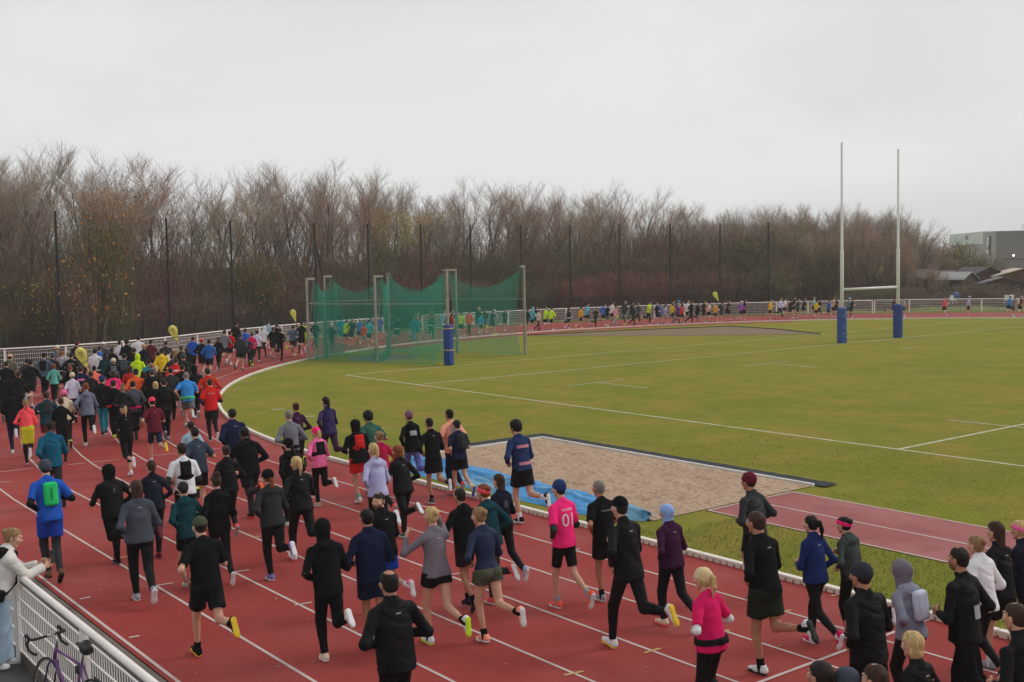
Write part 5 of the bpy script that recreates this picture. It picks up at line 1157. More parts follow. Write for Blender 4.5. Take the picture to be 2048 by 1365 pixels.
# ------------------------------------------------------------------ the field of runners: x, y, heading, height, sex, pose, clothes ... label
RUN = [
 (17.91, 4.65, 0.022, 1.90, 0, 'mid2', 'tee:blue', 'shorts:royal+leggings:char', 'beanie:smoke', 'shoes=brown/black sk=l under=long:black x=gymbag:emerald print=XSPEED;.30;.055;black;v', 'person in blue shirt and shorts over dark tights, green drawstring bag on the back', 'runners on the home straight'),
 (23.55, 6.22, 0.022, 1.84, 0, 'jog', 'jacket:teal', 'joggers:char', 'short:dark', 'sk=d x=gloves:orange fab=knit', 'person in teal quarter-zip and dark trousers with orange-red gloves', 'runners on the home straight'),
 (29.29, 7.17, -0.232, 1.68, 1, 'jog2', 'fleece:coral', 'leggings:black', 'pony:fair', 'shoes=black/white x=tied:mustard', 'person in coral top with a yellow jacket tied round the waist', 'runners on the home straight'),
 (31.56, 7.38, -0.197, 1.82, 0, 'drive', 'hoodie:black', 'leggings:navy', 'hood:black', 'shoes=white/white', 'person in black hoodie with hood up and navy leggings at the left edge', 'runners packed in the left bend'),
 (29.25, 8.00, -0.234, 1.66, 1, 'drive2_', 'long:black', 'leggings:black', 'bun:brown', 'x=', 'person in loose black top with a low brown bun, right of the coral top', 'runners on the home straight'),
 (30.43, 7.97, -0.173, 1.70, 0, 'mid2_', 'jacket:dteal', 'shorts:maroon', 'short:brown', 'x=vestpack:char', 'person in dark teal sleeves with a charcoal pack, behind the coral top', 'runners on the home straight'),
 (31.37, 8.68, -0.153, 1.64, 1, 'jog', 'tee:cream', 'leggings:black', 'beanie:rose', '', 'person in pale shirt and salmon-pink beanie half hidden by the loose black top', 'runners packed in the left bend'),
 (31.20, 9.22, -0.131, 1.84, 1, 'kick', 'hoodie:smokeblue', 'leggings:black', 'bun:ginger', 'shoes=white/white', 'person in grey-blue hoodie with a copper bun and white shoes', 'runners packed in the left bend'),
 (32.71, 10.11, -0.302, 1.79, 0, 'walk', 'jacket:black', 'leggings:lteal', 'beanie:denim', 'shoes=black/white', 'person in black jacket, bright teal tights and a blue beanie', 'runners packed in the left bend'),
 (26.02, 8.54, 0.041, 1.70, 1, 'jog2_', 'long:black', 'capri:black', 'cap:char+pony:blond', 'shoes=white/white', 'person all in black with a blond ponytail, bare calves and white shoes', 'runners on the home straight'),
 (26.92, 9.54, -0.005, 1.76, 0, 'kick', 'tee:maroon', 'bikers:navy', 'cap:coralred+crop:dark', 'shoes=olive/yellow', 'person in maroon shirt, navy knee shorts and a pink-red cap', 'runners on the home straight'),
 (18.66, 7.10, -0.022, 1.80, 0, 'jog2', 'tee:white', 'shorts:black', 'short:dark', 'sk=t under=long:char x=vestpack:black', 'person in white shirt with a black running vest on the back', 'runners on the home straight'),
 (20.43, 8.05, 0.022, 1.80, 0, 'mid2', 'tee:slate', 'shorts:black', 'crop:black', '', 'person in slate T-shirt with cropped black hair behind the white shirt', 'runners on the home straight'),
 (22.52, 8.76, -0.110, 1.66, 1, 'jog_', 'long:pale', 'shorts:navy', 'short:dark', '', 'person in pale teal top mostly hidden behind the slate T-shirt', 'runners on the home straight'),
 (18.25, 5.72, 0.088, 1.67, 0, 'drive_', 'jacket:black', 'joggers:black', 'hood:black', 'shoes=black/grey sk=l print=/;.36;.10;lgrey', 'slim person all in black with a tight hood, running alone in mid lane', 'runners on the home straight'),
 (15.94, 5.36, -0.110, 1.80, 1, 'jog', 'fleece:smoke', 'leggings:black', 'long:brown', 'shoes=lgrey/white', 'person in grey jacket and black leggings with long loose brown hair', 'runners on the home straight'),
 (18.17, 6.38, -0.110, 1.67, 1, 'drive_', 'jacket:navyblack', 'leggings:black', 'pony:brown', 'shoes=maroon/maroon', 'person in dark navy jacket with a long brown ponytail, one maroon sole showing', 'runners on the home straight'),
 (16.04, 6.11, 0.000, 1.62, 0, 'mid2', 'hoodie:dteal', 'shorts:black', 'beanie:char', 'shoes=white/lgrey socks=hi:black', 'person in dark teal jacket with a charcoal beanie and black calf socks', 'runners on the home straight'),
 (12.94, 5.14, 0.022, 1.83, 0, 'kick', 'tee:black', 'shorts:black', 'cap:olive+crop:dark', 'shoes=black/yellow socks=hi:black', 'person in black T-shirt and shorts wearing an olive cap, yellow-soled shoe behind', 'runners on the home straight'),
 (15.99, 6.59, -0.110, 1.72, 1, 'jog', 'hoodie:black', 'leggings:black', 'topbun:brown', 'shoes=black/white', 'person all in black with a messy curly brown updo', 'runners on the home straight'),
 (18.74, 7.93, -0.110, 1.68, 1, 'mid', 'jacket:black', 'leggings:black', 'bun:brown', '', 'person in black jacket with a brown bun, left of the tallest black hoodie', 'runners on the home straight'),
 (19.82, 8.81, 0.022, 1.82, 0, 'kick2_', 'hoodie:black', 'shorts:black+leggings:char', 'crop:black', 'shoes=black/orange sk=d', 'tall person in black hoodie and shorts, orange-soled shoe lifted', 'runners on the home straight'),
 (22.81, 9.82, -0.088, 1.80, 0, 'jog', 'jacket:navy', 'joggers:navy', 'short:black', 'sk=t fab=knit', 'person in navy quarter-zip with short black hair beside the white kerb', 'runners on the home straight'),
 (15.66, 7.31, 0.000, 1.73, 1, 'drive', 'hoodie:char', 'leggings:black', 'beanie:black+pony_low:ginger', 'shoes=violetgrey/white', 'person in charcoal hoodie, black beanie and auburn ponytail with purple shoes', 'runners on the home straight'),
 (16.26, 8.10, -0.022, 1.80, 1, 'kick', 'jacket:black', 'leggings:black', 'pony:blond', 'shoes=white/coral', 'person in black jacket with a big blond ponytail and white coral-soled shoes', 'runners on the home straight'),
 (18.70, 9.14, 0.088, 1.68, 1, 'jog', 'hoodie:black', 'leggings:black', 'beanie:black+pony_low:black', '', 'person in black hoodie and black beanie in front of the grey shirt', 'runners on the home straight'),
 (21.58, 10.57, -0.066, 1.80, 0, 'mid', 'long:lgreyd', 'leggings:black', 'crop:grey', 'x=belt:black', 'person in fitted grey long-sleeved shirt with a black waist belt', 'runners on the home straight'),
 (23.22, 11.55, -0.110, 1.70, 1, 'jog2_', 'long:wine', 'leggings:black', 'bun:brown', '', 'person in plum top with reddish-brown hair behind the grey shirt', 'runners on the home straight'),
 (23.29, 12.39, 0.044, 1.82, 1, 'kick', 'jacket:purple', 'leggings:wine', 'pony:dark', 'shoes=lgrey/white', 'person in purple jacket and plum leggings with a long dark ponytail', 'runners on the home straight'),
 (19.93, 10.36, 0.044, 1.62, 1, 'drive', 'hoodie:rose', 'leggings:black', 'beanie:hotpink+pony:blond', 'shoes=beige/white x=vestpack:black', 'person in pink hoodie and bright pink beanie with a black running vest', 'runners on the home straight'),
 (19.65, 11.09, -0.044, 1.70, 0, 'jog2', 'hoodie:black', 'shorts:red', 'hood:black', 'shoes=white/white socks=lo:mint x=vestpack:red', 'person in black hoodie and red shorts with a red running vest', 'runners on the home straight'),
 (19.97, 11.60, 0.000, 1.80, 0, 'mid2', 'tee:green', 'shorts:navy', 'curly:black', 'sk=t', 'person in green T-shirt with curly black hair and beard', 'runners on the home straight'),
 (18.38, 10.89, 0.022, 1.66, 1, 'jog_', 'long:cherry', 'leggings:black', 'bun:fair', '', 'person in cherry-red top with fair pinned-up hair', 'runners on the home straight'),
 (16.24, 9.52, 0.000, 1.83, 1, 'drive', 'hoodie:lilac', 'leggings:black', 'pony:blond', 'shoes=white/white', 'person in lilac hoodie and black leggings with a wavy blond ponytail', 'runners on the home straight'),
 (19.90, 12.54, -0.066, 1.78, 1, 'kick', 'hoodie:black', 'leggings:periw', 'beanie:mauve', 'shoes=grey/white print=#.17,.10;.33;1;lgrey', 'person in black hoodie with a pale back print, mauve beanie and periwinkle leggings', 'runners on the home straight'),
 (18.54, 12.17, -0.066, 1.77, 0, 'drive2', 'long:black', 'shorts:black', 'crop:black', 'shoes=smoke/white socks=lo:black sk=t', 'person in black long-sleeved shirt and black shorts with a short beard', 'runners on the home straight'),
 (16.49, 10.18, 0.000, 1.69, 1, 'kick2_', 'jacket:black', 'leggings:black', 'bob:ginger', 'shoes=grey/white', 'person all in black with a chin-length copper bob, both grey shoes showing', 'runners on the home straight'),
 (19.05, 13.00, 0.022, 1.82, 0, 'mid', 'tee:peach', 'joggers:navy', 'short:black', 'sk=t x=gymbag:lgrey', 'person in peach top with a light grey bag on the back', 'runners on the home straight'),
 (18.80, 12.98, -0.022, 1.62, 0, 'jog', 'tee:navy', 'shorts:black', 'cap:char+crop:dark', 'shoes=yellow/blue x=backpack:char print=', 'person in navy T-shirt with a dark cap, yellow collar and charcoal backpack', 'runners on the home straight'),
 (16.02, 12.45, 0.044, 1.94, 0, 'drive2', 'long:steelnavy', 'shorts:black', 'curly:black', 'shoes=black/white socks=lo:white sk=l print=#.26,.05;.36;1;dustpink print=#.26,.05;.08;1;dustpink', 'person in navy rugby shirt with two pink stripes beside the sand pit', 'runners on the home straight'),
 (13.23, 9.90, 0.088, 1.67, 1, 'jog', 'long:navyblack', 'leggings:black', 'long:brown', 'shoes=lilac/white print=8;.33;.15;grey', 'person with long straight brown hair and dark shirt, beside the pink headband', 'runners on the home straight'),
 (12.42, 9.06, 0.088, 1.74, 1, 'drive_', 'hoodie:dteal', 'leggings:char', 'band:coral+bun:ginger', 'shoes=coral/white', 'person in dark teal hoodie with a coral headband over red hair', 'runners on the home straight'),
 (12.48, 8.69, 0.022, 1.70, 0, 'mid2_', 'hoodie:black', 'shorts:maroonblack', 'short:dark', 'shoes=char/black socks=lo:black sk=t', 'person in black hoodie and dark shorts between the two women with pinned-up hair', 'runners on the home straight'),
 (11.20, 8.12, 0.022, 1.75, 1, 'drive2', 'crop:slatenavy', 'short_shorts:olive', 'bun:fair', 'shoes=peach/white socks=hi:black', 'person in navy long-sleeved top and olive shorts with tall black socks', 'runners on the home straight'),
 (11.53, 7.57, -0.022, 1.80, 1, 'armsup', 'long:greyviolet', 'short_shorts:black', 'bun:blond', 'shoes=white/neon socks=hi:black', 'person in grey shirt and black shorts with one arm raised to the head', 'runners on the home straight'),
 (13.12, 7.77, 0.088, 1.69, 0, 'aside', 'jacket:black', 'shorts:royal', 'short:dark+beard:brown', 'sk=l shoes=rose/white fab=knit', 'person in black jacket looking back over the left shoulder', 'runners on the home straight'),
 (11.96, 6.89, -0.110, 1.76, 0, 'jog2', 'fleece:navydeep', 'shorts:navydeep', 'short:black', 'shoes=aqua/white sk=t', 'person in navy jacket and navy shorts with bright turquoise shoes', 'runners on the home straight'),
 (11.88, 6.24, -0.110, 1.78, 0, 'kick2', 'hoodie:black', 'joggers:black', 'hood:black', 'shoes=cream/white socks=hi:white', 'person all in black with the hood up and tall white socks', 'runners on the home straight'),
 (9.11, 5.49, -0.066, 1.86, 0, 'mid', 'jacket:black', 'joggers:black', 'bald:black', 'sk=t', 'balding person in black jacket at the bottom centre', 'runners on the home straight'),
 (11.62, 9.74, 0.088, 1.83, 0, 'jog', 'tee:hotpink', 'bikers:black', 'beanie:denim', 'shoes=corals/white socks=lo:lgrey under=long:dgreen print=01;.28;.24;white;;1.05 print=RUNNING;.42;.045;white', 'person in bright pink shirt with a large white 01 and a blue beanie', 'runners on the home straight'),
 (11.51, 10.39, -0.066, 1.74, 0, 'drive', 'tee:black', 'shorts:black', 'crop:grey', 'shoes=lgrey/white socks=lo:black sk=t print=#.2,.02;.38;1;grey', 'person in black T-shirt and shorts right of the pink 01 shirt', 'runners on the home straight'),
 (9.79, 9.22, 0.022, 1.98, 0, 'kick', 'jacket:black', 'leggings:black', 'cap:black+short:dark', 'shoes=white/yellow x=', 'tall person in black rain jacket and tights with yellow-soled white shoes', 'runners on the home straight'),
 (10.13, 10.31, -0.022, 1.64, 1, 'jog', 'fleece:wine', 'leggings:black', 'headscarf:periwinkle', 'shoes=cream/coral fab=knit x=pannel:slate', 'person in plum sweater with a pale blue headscarf and coral-soled shoes', 'runners on the home straight'),
 (7.64, 8.34, 0.088, 1.66, 1, 'mid', 'tee:pinkred', 'leggings:black', 'beanie:straw+pony:blond', 'x=belt:black sk=l under=long:white gl=black', 'person in pink shirt over white sleeves with a straw-coloured beanie', 'runners on the home straight'),
 (10.17, 12.02, 0.088, 1.82, 0, 'mid_', 'jacket:char', 'shorts:black', 'beanie:maroon', 'fab=nylon sk=t', 'person in charcoal rain jacket and maroon beanie beside the runway', 'runners on the home straight'),
 (8.24, 9.90, -0.022, 1.91, 0, 'drive', 'long:black', 'shorts:darkolive', 'short:brown', 'shoes=white/black socks=hi:black sk=t x=collar:pale', 'person in black shirt with a pale blue collar and black knee socks', 'runners on the home straight'),
 (8.46, 11.11, -0.110, 1.65, 1, 'jog_', 'fleece:navyblue', 'leggings:black', 'pony_swing:black', 'shoes=pinkred/white socks=lo:white fab=knit', 'person in navy jacket and black leggings with a swinging black ponytail', 'runners on the home straight'),
 (8.31, 11.65, 0.022, 1.56, 1, 'drive2', 'hoodie:dgrey', 'leggings:black', 'band:pinkhot+bun:black', 'shoes=black/white', 'person in dark grey-green hoodie with a bright pink headband', 'runners on the home straight'),
 (6.35, 9.15, -0.110, 1.84, 0, 'jog', 'jacket:black', 'joggers:black', 'beanie:char2', 'sk=t', 'person in black rain jacket and charcoal beanie at the bottom right', 'runners on the home straight'),
 (6.51, 10.13, -0.022, 1.62, 1, 'mid2', 'hoodie:greymix', 'leggings:black', 'hood:greyviolet', 'x=gymbag:lilacpale', 'person in mottled grey hoodie with the hood up', 'runners on the home straight'),
 (6.04, 10.36, 0.000, 1.85, 0, 'jog_', 'jacket:black', 'joggers:black', 'short:dark+beard:brown', 'shoes=corals/white sk=t x=bumpack:black print=#.10,.13;.20;1;lgrey', 'bearded person in black jacket with a white bottle on the back', 'runners on the home straight'),
 (6.51, 11.52, -0.110, 1.68, 1, 'mid', 'puffer:white', 'leggings:black', 'bun:fair', '', 'person in white puffer jacket at the right edge', 'runners on the home straight'),
 (6.57, 12.01, -0.110, 1.76, 1, 'jog', 'jacket:black', 'shorts:black', 'long:brown', '', 'person in black jacket with long wavy brown hair at the right edge', 'runners on the home straight'),
 (6.50, 12.46, -0.066, 1.70, 1, 'drive_', 'jacket:navyblack', 'leggings:black', 'band:rose+pony_swing:blond', '', 'person in navy top with a pink headband, cut off by the right edge', 'runners on the home straight'),
 (5.16, 8.19, -0.022, 1.66, 1, 'mid', 'jacket:black', 'leggings:black', 'bob:blond', '', 'person in black with a blond bob at the bottom edge', 'runners on the home straight'),
 (5.05, 6.80, -0.110, 1.78, 0, 'jog', 'jacket:char', 'joggers:black', 'crop:dark', 'sk=t', 'dark-haired person of whom only the crown shows, left of the blond bob', 'runners on the home straight'),
 (4.71, 7.02, 0.022, 1.76, 0, 'jog2', 'jacket:char', 'joggers:black', 'short:brown', '', 'brown-haired person of whom only the crown shows, just left of the blond bob', 'runners on the home straight'),
 (4.93, 6.94, -0.110, 1.72, 1, 'jog', 'jacket:smoke', 'joggers:black', 'beanie:smoke', '', 'grey beanie showing at the bottom edge beside the brown crown', 'runners on the home straight'),
 (4.72, 9.05, -0.110, 1.80, 0, 'jog2', 'jacket:black', 'joggers:black', 'short:brown', '', 'person in black with brown hair cut off at the lower right corner', 'runners on the home straight'),
 (44.39, 10.38, -0.587, 1.80, 0, 'walk', 'tee:khaki', 'joggers:char', 'cap:beigeP+crop:dark', '', 'runner in khaki T-shirt with a beige cap, near the left edge', 'runners packed in the left bend'),
 (42.13, 9.71, -0.446, 1.76, 0, 'jog', 'jacket:black', 'joggers:black', 'crop:dark', '', 'runner in black jacket with dark cropped hair, near the left edge', 'runners packed in the left bend'),
 (38.49, 8.80, -0.317, 1.72, 0, 'jog_', 'jacket:black', 'joggers:black', 'hood:black', '', 'runner in black jacket with the hood up, near the left edge', 'runners packed in the left bend'),
 (41.35, 10.31, -0.525, 1.84, 0, 'kick', 'jacket:black', 'shorts:black', 'short:dark', '', 'person in black jacket and black shorts with bare calves near the left edge', 'runners packed in the left bend'),
 (42.98, 10.62, -0.385, 1.76, 0, 'jog', 'jacket:char', 'joggers:black', 'crop:dark', '', 'runner in charcoal jacket with dark cropped hair, near the left edge', 'runners packed in the left bend'),
 (44.74, 11.67, -0.477, 1.78, 0, 'mid', 'jacket:steel', 'joggers:black', 'cap:black+crop:dark', 'x=backpack:black', 'runner in steel blue jacket with a black cap, near the left edge', 'runners packed in the left bend'),
 (45.21, 12.12, -0.513, 1.72, 0, 'jog', 'hoodie:char', 'joggers:black', 'beanie:smoke', '', 'runner in charcoal hoodie with a dark grey beanie, left of the nearest yellow flag', 'runners packed in the left bend'),
 (41.94, 11.27, -0.347, 1.57, 1, 'jog', 'long:mint', 'leggings:black', 'bob:ginger', '', 'person in mint-green top and black leggings with red hair', 'runners packed in the left bend'),
 (48.02, 13.07, -0.513, 1.80, 0, 'walk', 'jacket:grey', 'joggers:char', 'beanie:cream', '', 'runner in grey jacket with a cream beanie, left of the nearest yellow flag', 'runners packed in the left bend'),
 (46.57, 12.83, -0.636, 1.70, 1, 'jog_', 'hoodie:greypink', 'leggings:black', 'pony:ginger', '', 'runner in greyish pink hoodie with red ponytail, left of the nearest yellow flag', 'runners packed in the left bend'),
 (45.15, 12.69, -0.584, 1.76, 0, 'jog', 'hoodie:lgrey', 'joggers:char', 'crop:grey', '', 'runner in light grey hoodie with grey cropped hair, just left of the nearest yellow flag', 'runners packed in the left bend'),
 (44.09, 12.49, -0.516, 1.76, 0, 'mid', 'jacket:black', 'joggers:black', 'cap:char+crop:dark', 'print=#.26,.025;.38;1;lgrey', 'runner in black jacket with a charcoal cap, just left of the nearest yellow flag', 'runners packed in the left bend'),
 (50.29, 14.50, -0.729, 1.84, 0, 'jog', 'jacket:black', 'joggers:black', 'beanie:maroon', '', 'runner in black jacket with a maroon beanie, just left of the nearest yellow flag', 'runners packed in the left bend'),
 (36.45, 10.35, -0.238, 1.67, 1, 'jog', 'tee:whitelilac', 'leggings:black', 'beanie:cream', 'shoes=white/black', 'person in white T-shirt, black leggings and a cream beanie', 'runners packed in the left bend'),
 (39.29, 11.08, -0.420, 1.68, 1, 'mid_', 'long:black', 'leggings:black', 'bun:ginger', '', 'runner in black long-sleeved top with red hair bun, just left of the nearest yellow flag', 'runners packed in the left bend'),
 (37.41, 10.89, -0.287, 1.78, 0, 'jog', 'tee:navy', 'joggers:navy', 'short:brown', 'print=#.2,.06;.36;1;rose', 'runner in navy T-shirt with brown short hair, right by the nearest yellow flag', 'runners packed in the left bend'),
 (36.13, 10.83, -0.256, 1.70, 1, 'jog_', 'jacket:black', 'leggings:black', 'bun:brown', '', 'runner in black jacket with brown hair bun, just right of the nearest yellow flag', 'runners packed in the left bend'),
 (38.12, 11.54, -0.331, 1.70, 0, 'mid', 'tee:coralL', 'joggers:black', 'short:dark', '', 'runner in coral T-shirt with dark short hair, just right of the nearest yellow flag', 'runners packed in the left bend'),
 (35.93, 11.48, -0.212, 1.68, 1, 'jog', 'tee:hotpink', 'leggings:black', 'long:brown', 'print=1;.33;.1;white', 'runner in hot pink T-shirt with brown long hair, right of the nearest yellow flag', 'runners packed in the left bend'),
 (34.66, 11.77, -0.229, 1.78, 0, 'mid', 'jacket:orange', 'joggers:black', 'cap:navy+crop:dark', 'fab=nylon', 'runner in orange jacket with a navy cap, left of the second yellow flag', 'runners packed in the left bend'),
 (36.95, 12.34, -0.376, 1.72, 1, 'jog_', 'long:brick', 'leggings:black', 'long:brown', '', 'runner in brick red long-sleeved top with brown long hair, left of the second yellow flag', 'runners packed in the left bend'),
 (38.65, 13.58, -0.296, 1.76, 1, 'jog', 'jacket:lteal', 'leggings:black', 'bun:dark', '', 'runner in bright teal jacket with dark hair bun, left of the second yellow flag', 'runners packed in the left bend'),
 (41.64, 14.21, -0.460, 1.74, 0, 'mid', 'hoodie:neon', 'joggers:black', 'hood:neon', '', 'runner in neon yellow hoodie with the hood up, left of the second yellow flag', 'runners packed in the left bend'),
 (44.60, 13.56, -0.626, 1.80, 0, 'walk', 'tee:white', 'joggers:black', 'short:black', '', 'runner in white T-shirt with black short hair, just right of the nearest yellow flag', 'runners packed in the left bend'),
 (47.39, 14.59, -0.631, 1.76, 0, 'jog', 'tee:blueL', 'joggers:black', 'short:dark', '', 'runner in light blue T-shirt with dark short hair, right of the nearest yellow flag', 'runners packed in the left bend'),
 (49.25, 15.31, -0.699, 1.80, 0, 'mid', 'jacket:smoke', 'joggers:char', 'cap:white+crop:grey', '', 'runner in dark grey jacket with a white cap, right of the nearest yellow flag', 'runners packed in the left bend'),
 (44.13, 13.79, -0.620, 1.70, 1, 'jog_', 'jacket:dteal', 'leggings:black', 'long:dark', '', 'runner in dark teal jacket with dark long hair, right of the nearest yellow flag', 'runners packed in the left bend'),
 (46.55, 14.84, -0.507, 1.72, 1, 'jog', 'jacket:black', 'leggings:black', 'long:brown', '', 'runner in black jacket with brown long hair, right of the nearest yellow flag', 'runners packed in the left bend'),
 (41.24, 13.19, -0.352, 1.66, 1, 'mid', 'long:black', 'leggings:black', 'beanie:cream', 'x=vestpack:grey', 'runner in black long-sleeved top with a cream beanie, right of the nearest yellow flag', 'runners packed in the left bend'),
 (50.43, 16.41, -0.715, 1.76, 1, 'jog', 'jacket:white', 'leggings:black', 'short:dark', '', 'runner in white jacket with dark short hair, right of the nearest yellow flag', 'runners packed in the left bend'),
 (49.89, 16.55, -0.751, 1.82, 0, 'jog_', 'jacket:black', 'joggers:black', 'curly:dark', '', 'runner in black jacket with dark curly hair, right of the nearest yellow flag', 'runners packed in the left bend'),
 (51.66, 17.69, -0.625, 1.84, 0, 'mid', 'tee:white', 'shorts:navy', 'short:dark', 'print=7;.33;.14;navy', 'runner in white T-shirt with dark short hair, left of the second yellow flag', 'runners packed in the left bend'),
 (48.86, 17.29, -0.676, 1.82, 0, 'jog', 'long:maroonD', 'joggers:black', 'short:dark', '', 'runner in dark maroon long-sleeved top with dark short hair, left of the second yellow flag', 'runners packed in the left bend'),
 (47.36, 16.45, -0.590, 1.72, 1, 'jog', 'jacket:black', 'leggings:black', 'beanie:fur', '', 'runner in black jacket with a fur-trimmed beanie, left of the second yellow flag', 'runners packed in the left bend'),
 (45.02, 15.23, -0.525, 1.74, 0, 'mid_', 'jacket:black', 'joggers:black', 'short:dark', '', 'runner in black jacket with dark short hair, left of the second yellow flag', 'runners packed in the left bend'),
 (42.17, 13.89, -0.446, 1.76, 0, 'jog', 'jacket:dteal', 'joggers:black', 'beanie:dgreen', 'x=backpack:smoke', 'runner in dark teal jacket with a dark green beanie, right of the nearest yellow flag', 'runners packed in the left bend'),
 (42.96, 15.63, -0.441, 1.80, 0, 'jog', 'hoodie:yellow', 'joggers:black', 'short:black', '', 'runner in yellow hoodie with black short hair, just left of the second yellow flag', 'runners packed in the left bend'),
 (43.03, 15.90, -0.577, 1.74, 0, 'jog_', 'tee:white', 'joggers:black', 'crop:dark', '', 'runner in white T-shirt with dark cropped hair, just left of the second yellow flag', 'runners packed in the left bend'),
 (37.98, 13.43, -0.389, 1.66, 1, 'mid', 'jacket:black', 'leggings:black', 'bun:fair', '', 'runner in black jacket with fair hair bun, left of the second yellow flag', 'runners packed in the left bend'),
 (36.90, 13.21, -0.360, 1.66, 1, 'jog', 'jacket:char', 'leggings:black', 'pony:blond', '', 'runner in charcoal jacket with blond ponytail, left of the second yellow flag', 'runners packed in the left bend'),
 (34.35, 12.16, -0.355, 1.78, 0, 'jog', 'hoodie:black', 'joggers:black', 'beanie:smoke', '', 'runner in black hoodie with a dark grey beanie, left of the second yellow flag', 'runners packed in the left bend'),
 (34.53, 12.46, -0.251, 1.68, 1, 'jog_', 'jacket:maroonblack', 'leggings:black', 'long:brown', '', 'runner in dark brown jacket with brown long hair, left of the second yellow flag', 'runners packed in the left bend'),
 (31.29, 11.17, -0.294, 1.68, 1, 'jog', 'long:black', 'leggings:black', 'bob:blond', '', 'runner in black long-sleeved top with blond bobbed hair, left of the second yellow flag', 'runners packed in the left bend'),
 (30.89, 11.27, -0.242, 1.78, 0, 'mid_', 'jacket:black', 'joggers:black', 'crop:dark', 'x=backpack:black print=', 'runner in black jacket with dark cropped hair, just left of the second yellow flag', 'runners packed in the left bend'),
 (30.97, 10.14, -0.172, 1.68, 1, 'mid', 'jacket:black', 'leggings:black', 'topbun:fair', '', 'runner in black jacket with fair messy updo, right of the nearest yellow flag', 'runners packed in the left bend'),
 (31.50, 10.60, -0.187, 1.74, 0, 'jog_', 'jacket:smoke', 'leggings:black', 'crop:dark', 'x=belt:hotpink', 'runner in dark grey jacket with dark cropped hair, left of the second yellow flag', 'runners packed in the left bend'),
 (37.75, 14.21, -0.324, 1.82, 0, 'jog', 'jacket:red', 'shorts:black', 'short:brown', 'print=#.16,.05;.36;1;white fab=knit', 'runner in red jacket with brown short hair, right by the second yellow flag', 'runners packed in the left bend'),
 (35.38, 13.52, -0.390, 1.78, 0, 'jog_', 'tee:black', 'shorts:black', 'short:dark', 'x=backpack:black', 'runner in black T-shirt with dark short hair, just right of the second yellow flag', 'runners packed in the left bend'),
 (32.45, 12.54, -0.245, 1.80, 0, 'kick', 'tee:skyL', 'shorts:grey', 'crop:grey', 'shoes=char/white x=belt:greenB', 'person in sky-blue T-shirt with a green belt and baggy grey shorts', 'runners packed in the left bend'),
 (34.63, 13.65, -0.263, 1.76, 0, 'mid', 'jacket:black', 'joggers:black', 'hood:black', '', 'runner in black jacket with the hood up, left of the sky-blue and red pair', 'runners packed in the left bend'),
 (32.91, 13.40, -0.239, 1.80, 0, 'mid', 'long:brickred', 'joggers:black', 'short:dark', '', 'runner in brick red top with dark short hair, right by the sky-blue and red pair', 'runners packed in the left bend'),
 (29.81, 12.19, -0.195, 1.79, 0, 'jog', 'tee:red', 'shorts:black+leggings:black', 'short:brown', 'under=long:navy print=RACE;.39;.07;lgrey shoes=black/white', 'person in red T-shirt over navy sleeves with white lettering across the back', 'runners packed in the left bend'),
 (49.64, 19.52, -0.770, 1.80, 0, 'jog', 'long:blue', 'joggers:black', 'short:brown', '', 'runner in blue long-sleeved top with brown short hair, left of the sky-blue and red pair', 'runners packed in the left bend'),
 (47.98, 19.28, -0.602, 1.78, 0, 'mid', 'jacket:black', 'shorts:black', 'cap:coralred+crop:dark', '', 'runner in black jacket with a coral red cap, left of the sky-blue and red pair', 'runners packed in the left bend'),
 (47.09, 19.25, -0.626, 1.78, 0, 'jog', 'long:blueD', 'shorts:black', 'short:black', '', 'runner in mid blue top with black short hair, right by the sky-blue and red pair', 'runners packed in the left bend'),
 (50.06, 20.93, -0.648, 1.68, 1, 'jog', 'long:black', 'leggings:black', 'pony:brown', 'shoes=black/white', 'slim person all in black with a brown ponytail, first right of the blue pair', 'runners packed in the left bend'),
 (53.00, 22.46, -0.862, 1.86, 0, 'kick', 'hoodie:lgreyd', 'shorts:black', 'short:dark', '', 'runner in grey hoodie and black shorts, right of the sky-blue and red pair', 'runners packed in the left bend'),
 (53.13, 22.83, -0.936, 1.76, 0, 'jog', 'tee:red', 'shorts:black', 'short:dark', '', 'runner in red T-shirt with dark short hair, right of the sky-blue and red pair', 'runners packed in the left bend'),
 (59.39, 25.87, -1.002, 1.86, 0, 'mid_', 'hoodie:black', 'shorts:black', 'crop:dark', '', 'runner in black hoodie with dark cropped hair, left of the railing before the cage', 'runners packed in the left bend'),
 (49.82, 21.91, -0.859, 1.78, 0, 'jog_', 'jacket:char', 'shorts:black', 'short:dark', '', 'runner in charcoal jacket with dark short hair, just left of the railing before the cage', 'runners packed in the left bend'),
 (51.35, 22.92, -0.731, 1.60, 0, 'kick_', 'jacket:char', 'leggings:black', 'beanie:blue', 'x=backpack:smoke', 'runner in charcoal jacket and black leggings, right by the railing before the cage', 'runners packed in the left bend'),
 (53.82, 23.96, -0.816, 1.80, 0, 'mid', 'long:blue', 'shorts:black', 'short:dark', '', 'runner in blue top with dark short hair, left of the railing before the cage', 'runners packed in the left bend'),
 (51.80, 23.41, -0.747, 1.70, 1, 'jog', 'long:pinkred', 'leggings:black', 'bun:brown', '', 'runner in crimson long-sleeved top with brown hair bun, right by the railing before the cage', 'runners packed in the left bend'),
 (53.79, 24.59, -0.805, 1.67, 1, 'jog_', 'tee:whitelilac', 'leggings:black', 'short:dark', 'socks=hi:rose x=belt:white', 'runner in off-white T-shirt and black leggings, right of the railing before the cage', 'runners packed in the left bend'),
 (56.64, 26.31, -0.995, 1.74, 0, 'kick', 'hoodie:white', 'leggings:black', 'hood:white', '', 'runner in white hoodie with the hood up, right of the railing before the cage', 'runners packed in the left bend'),
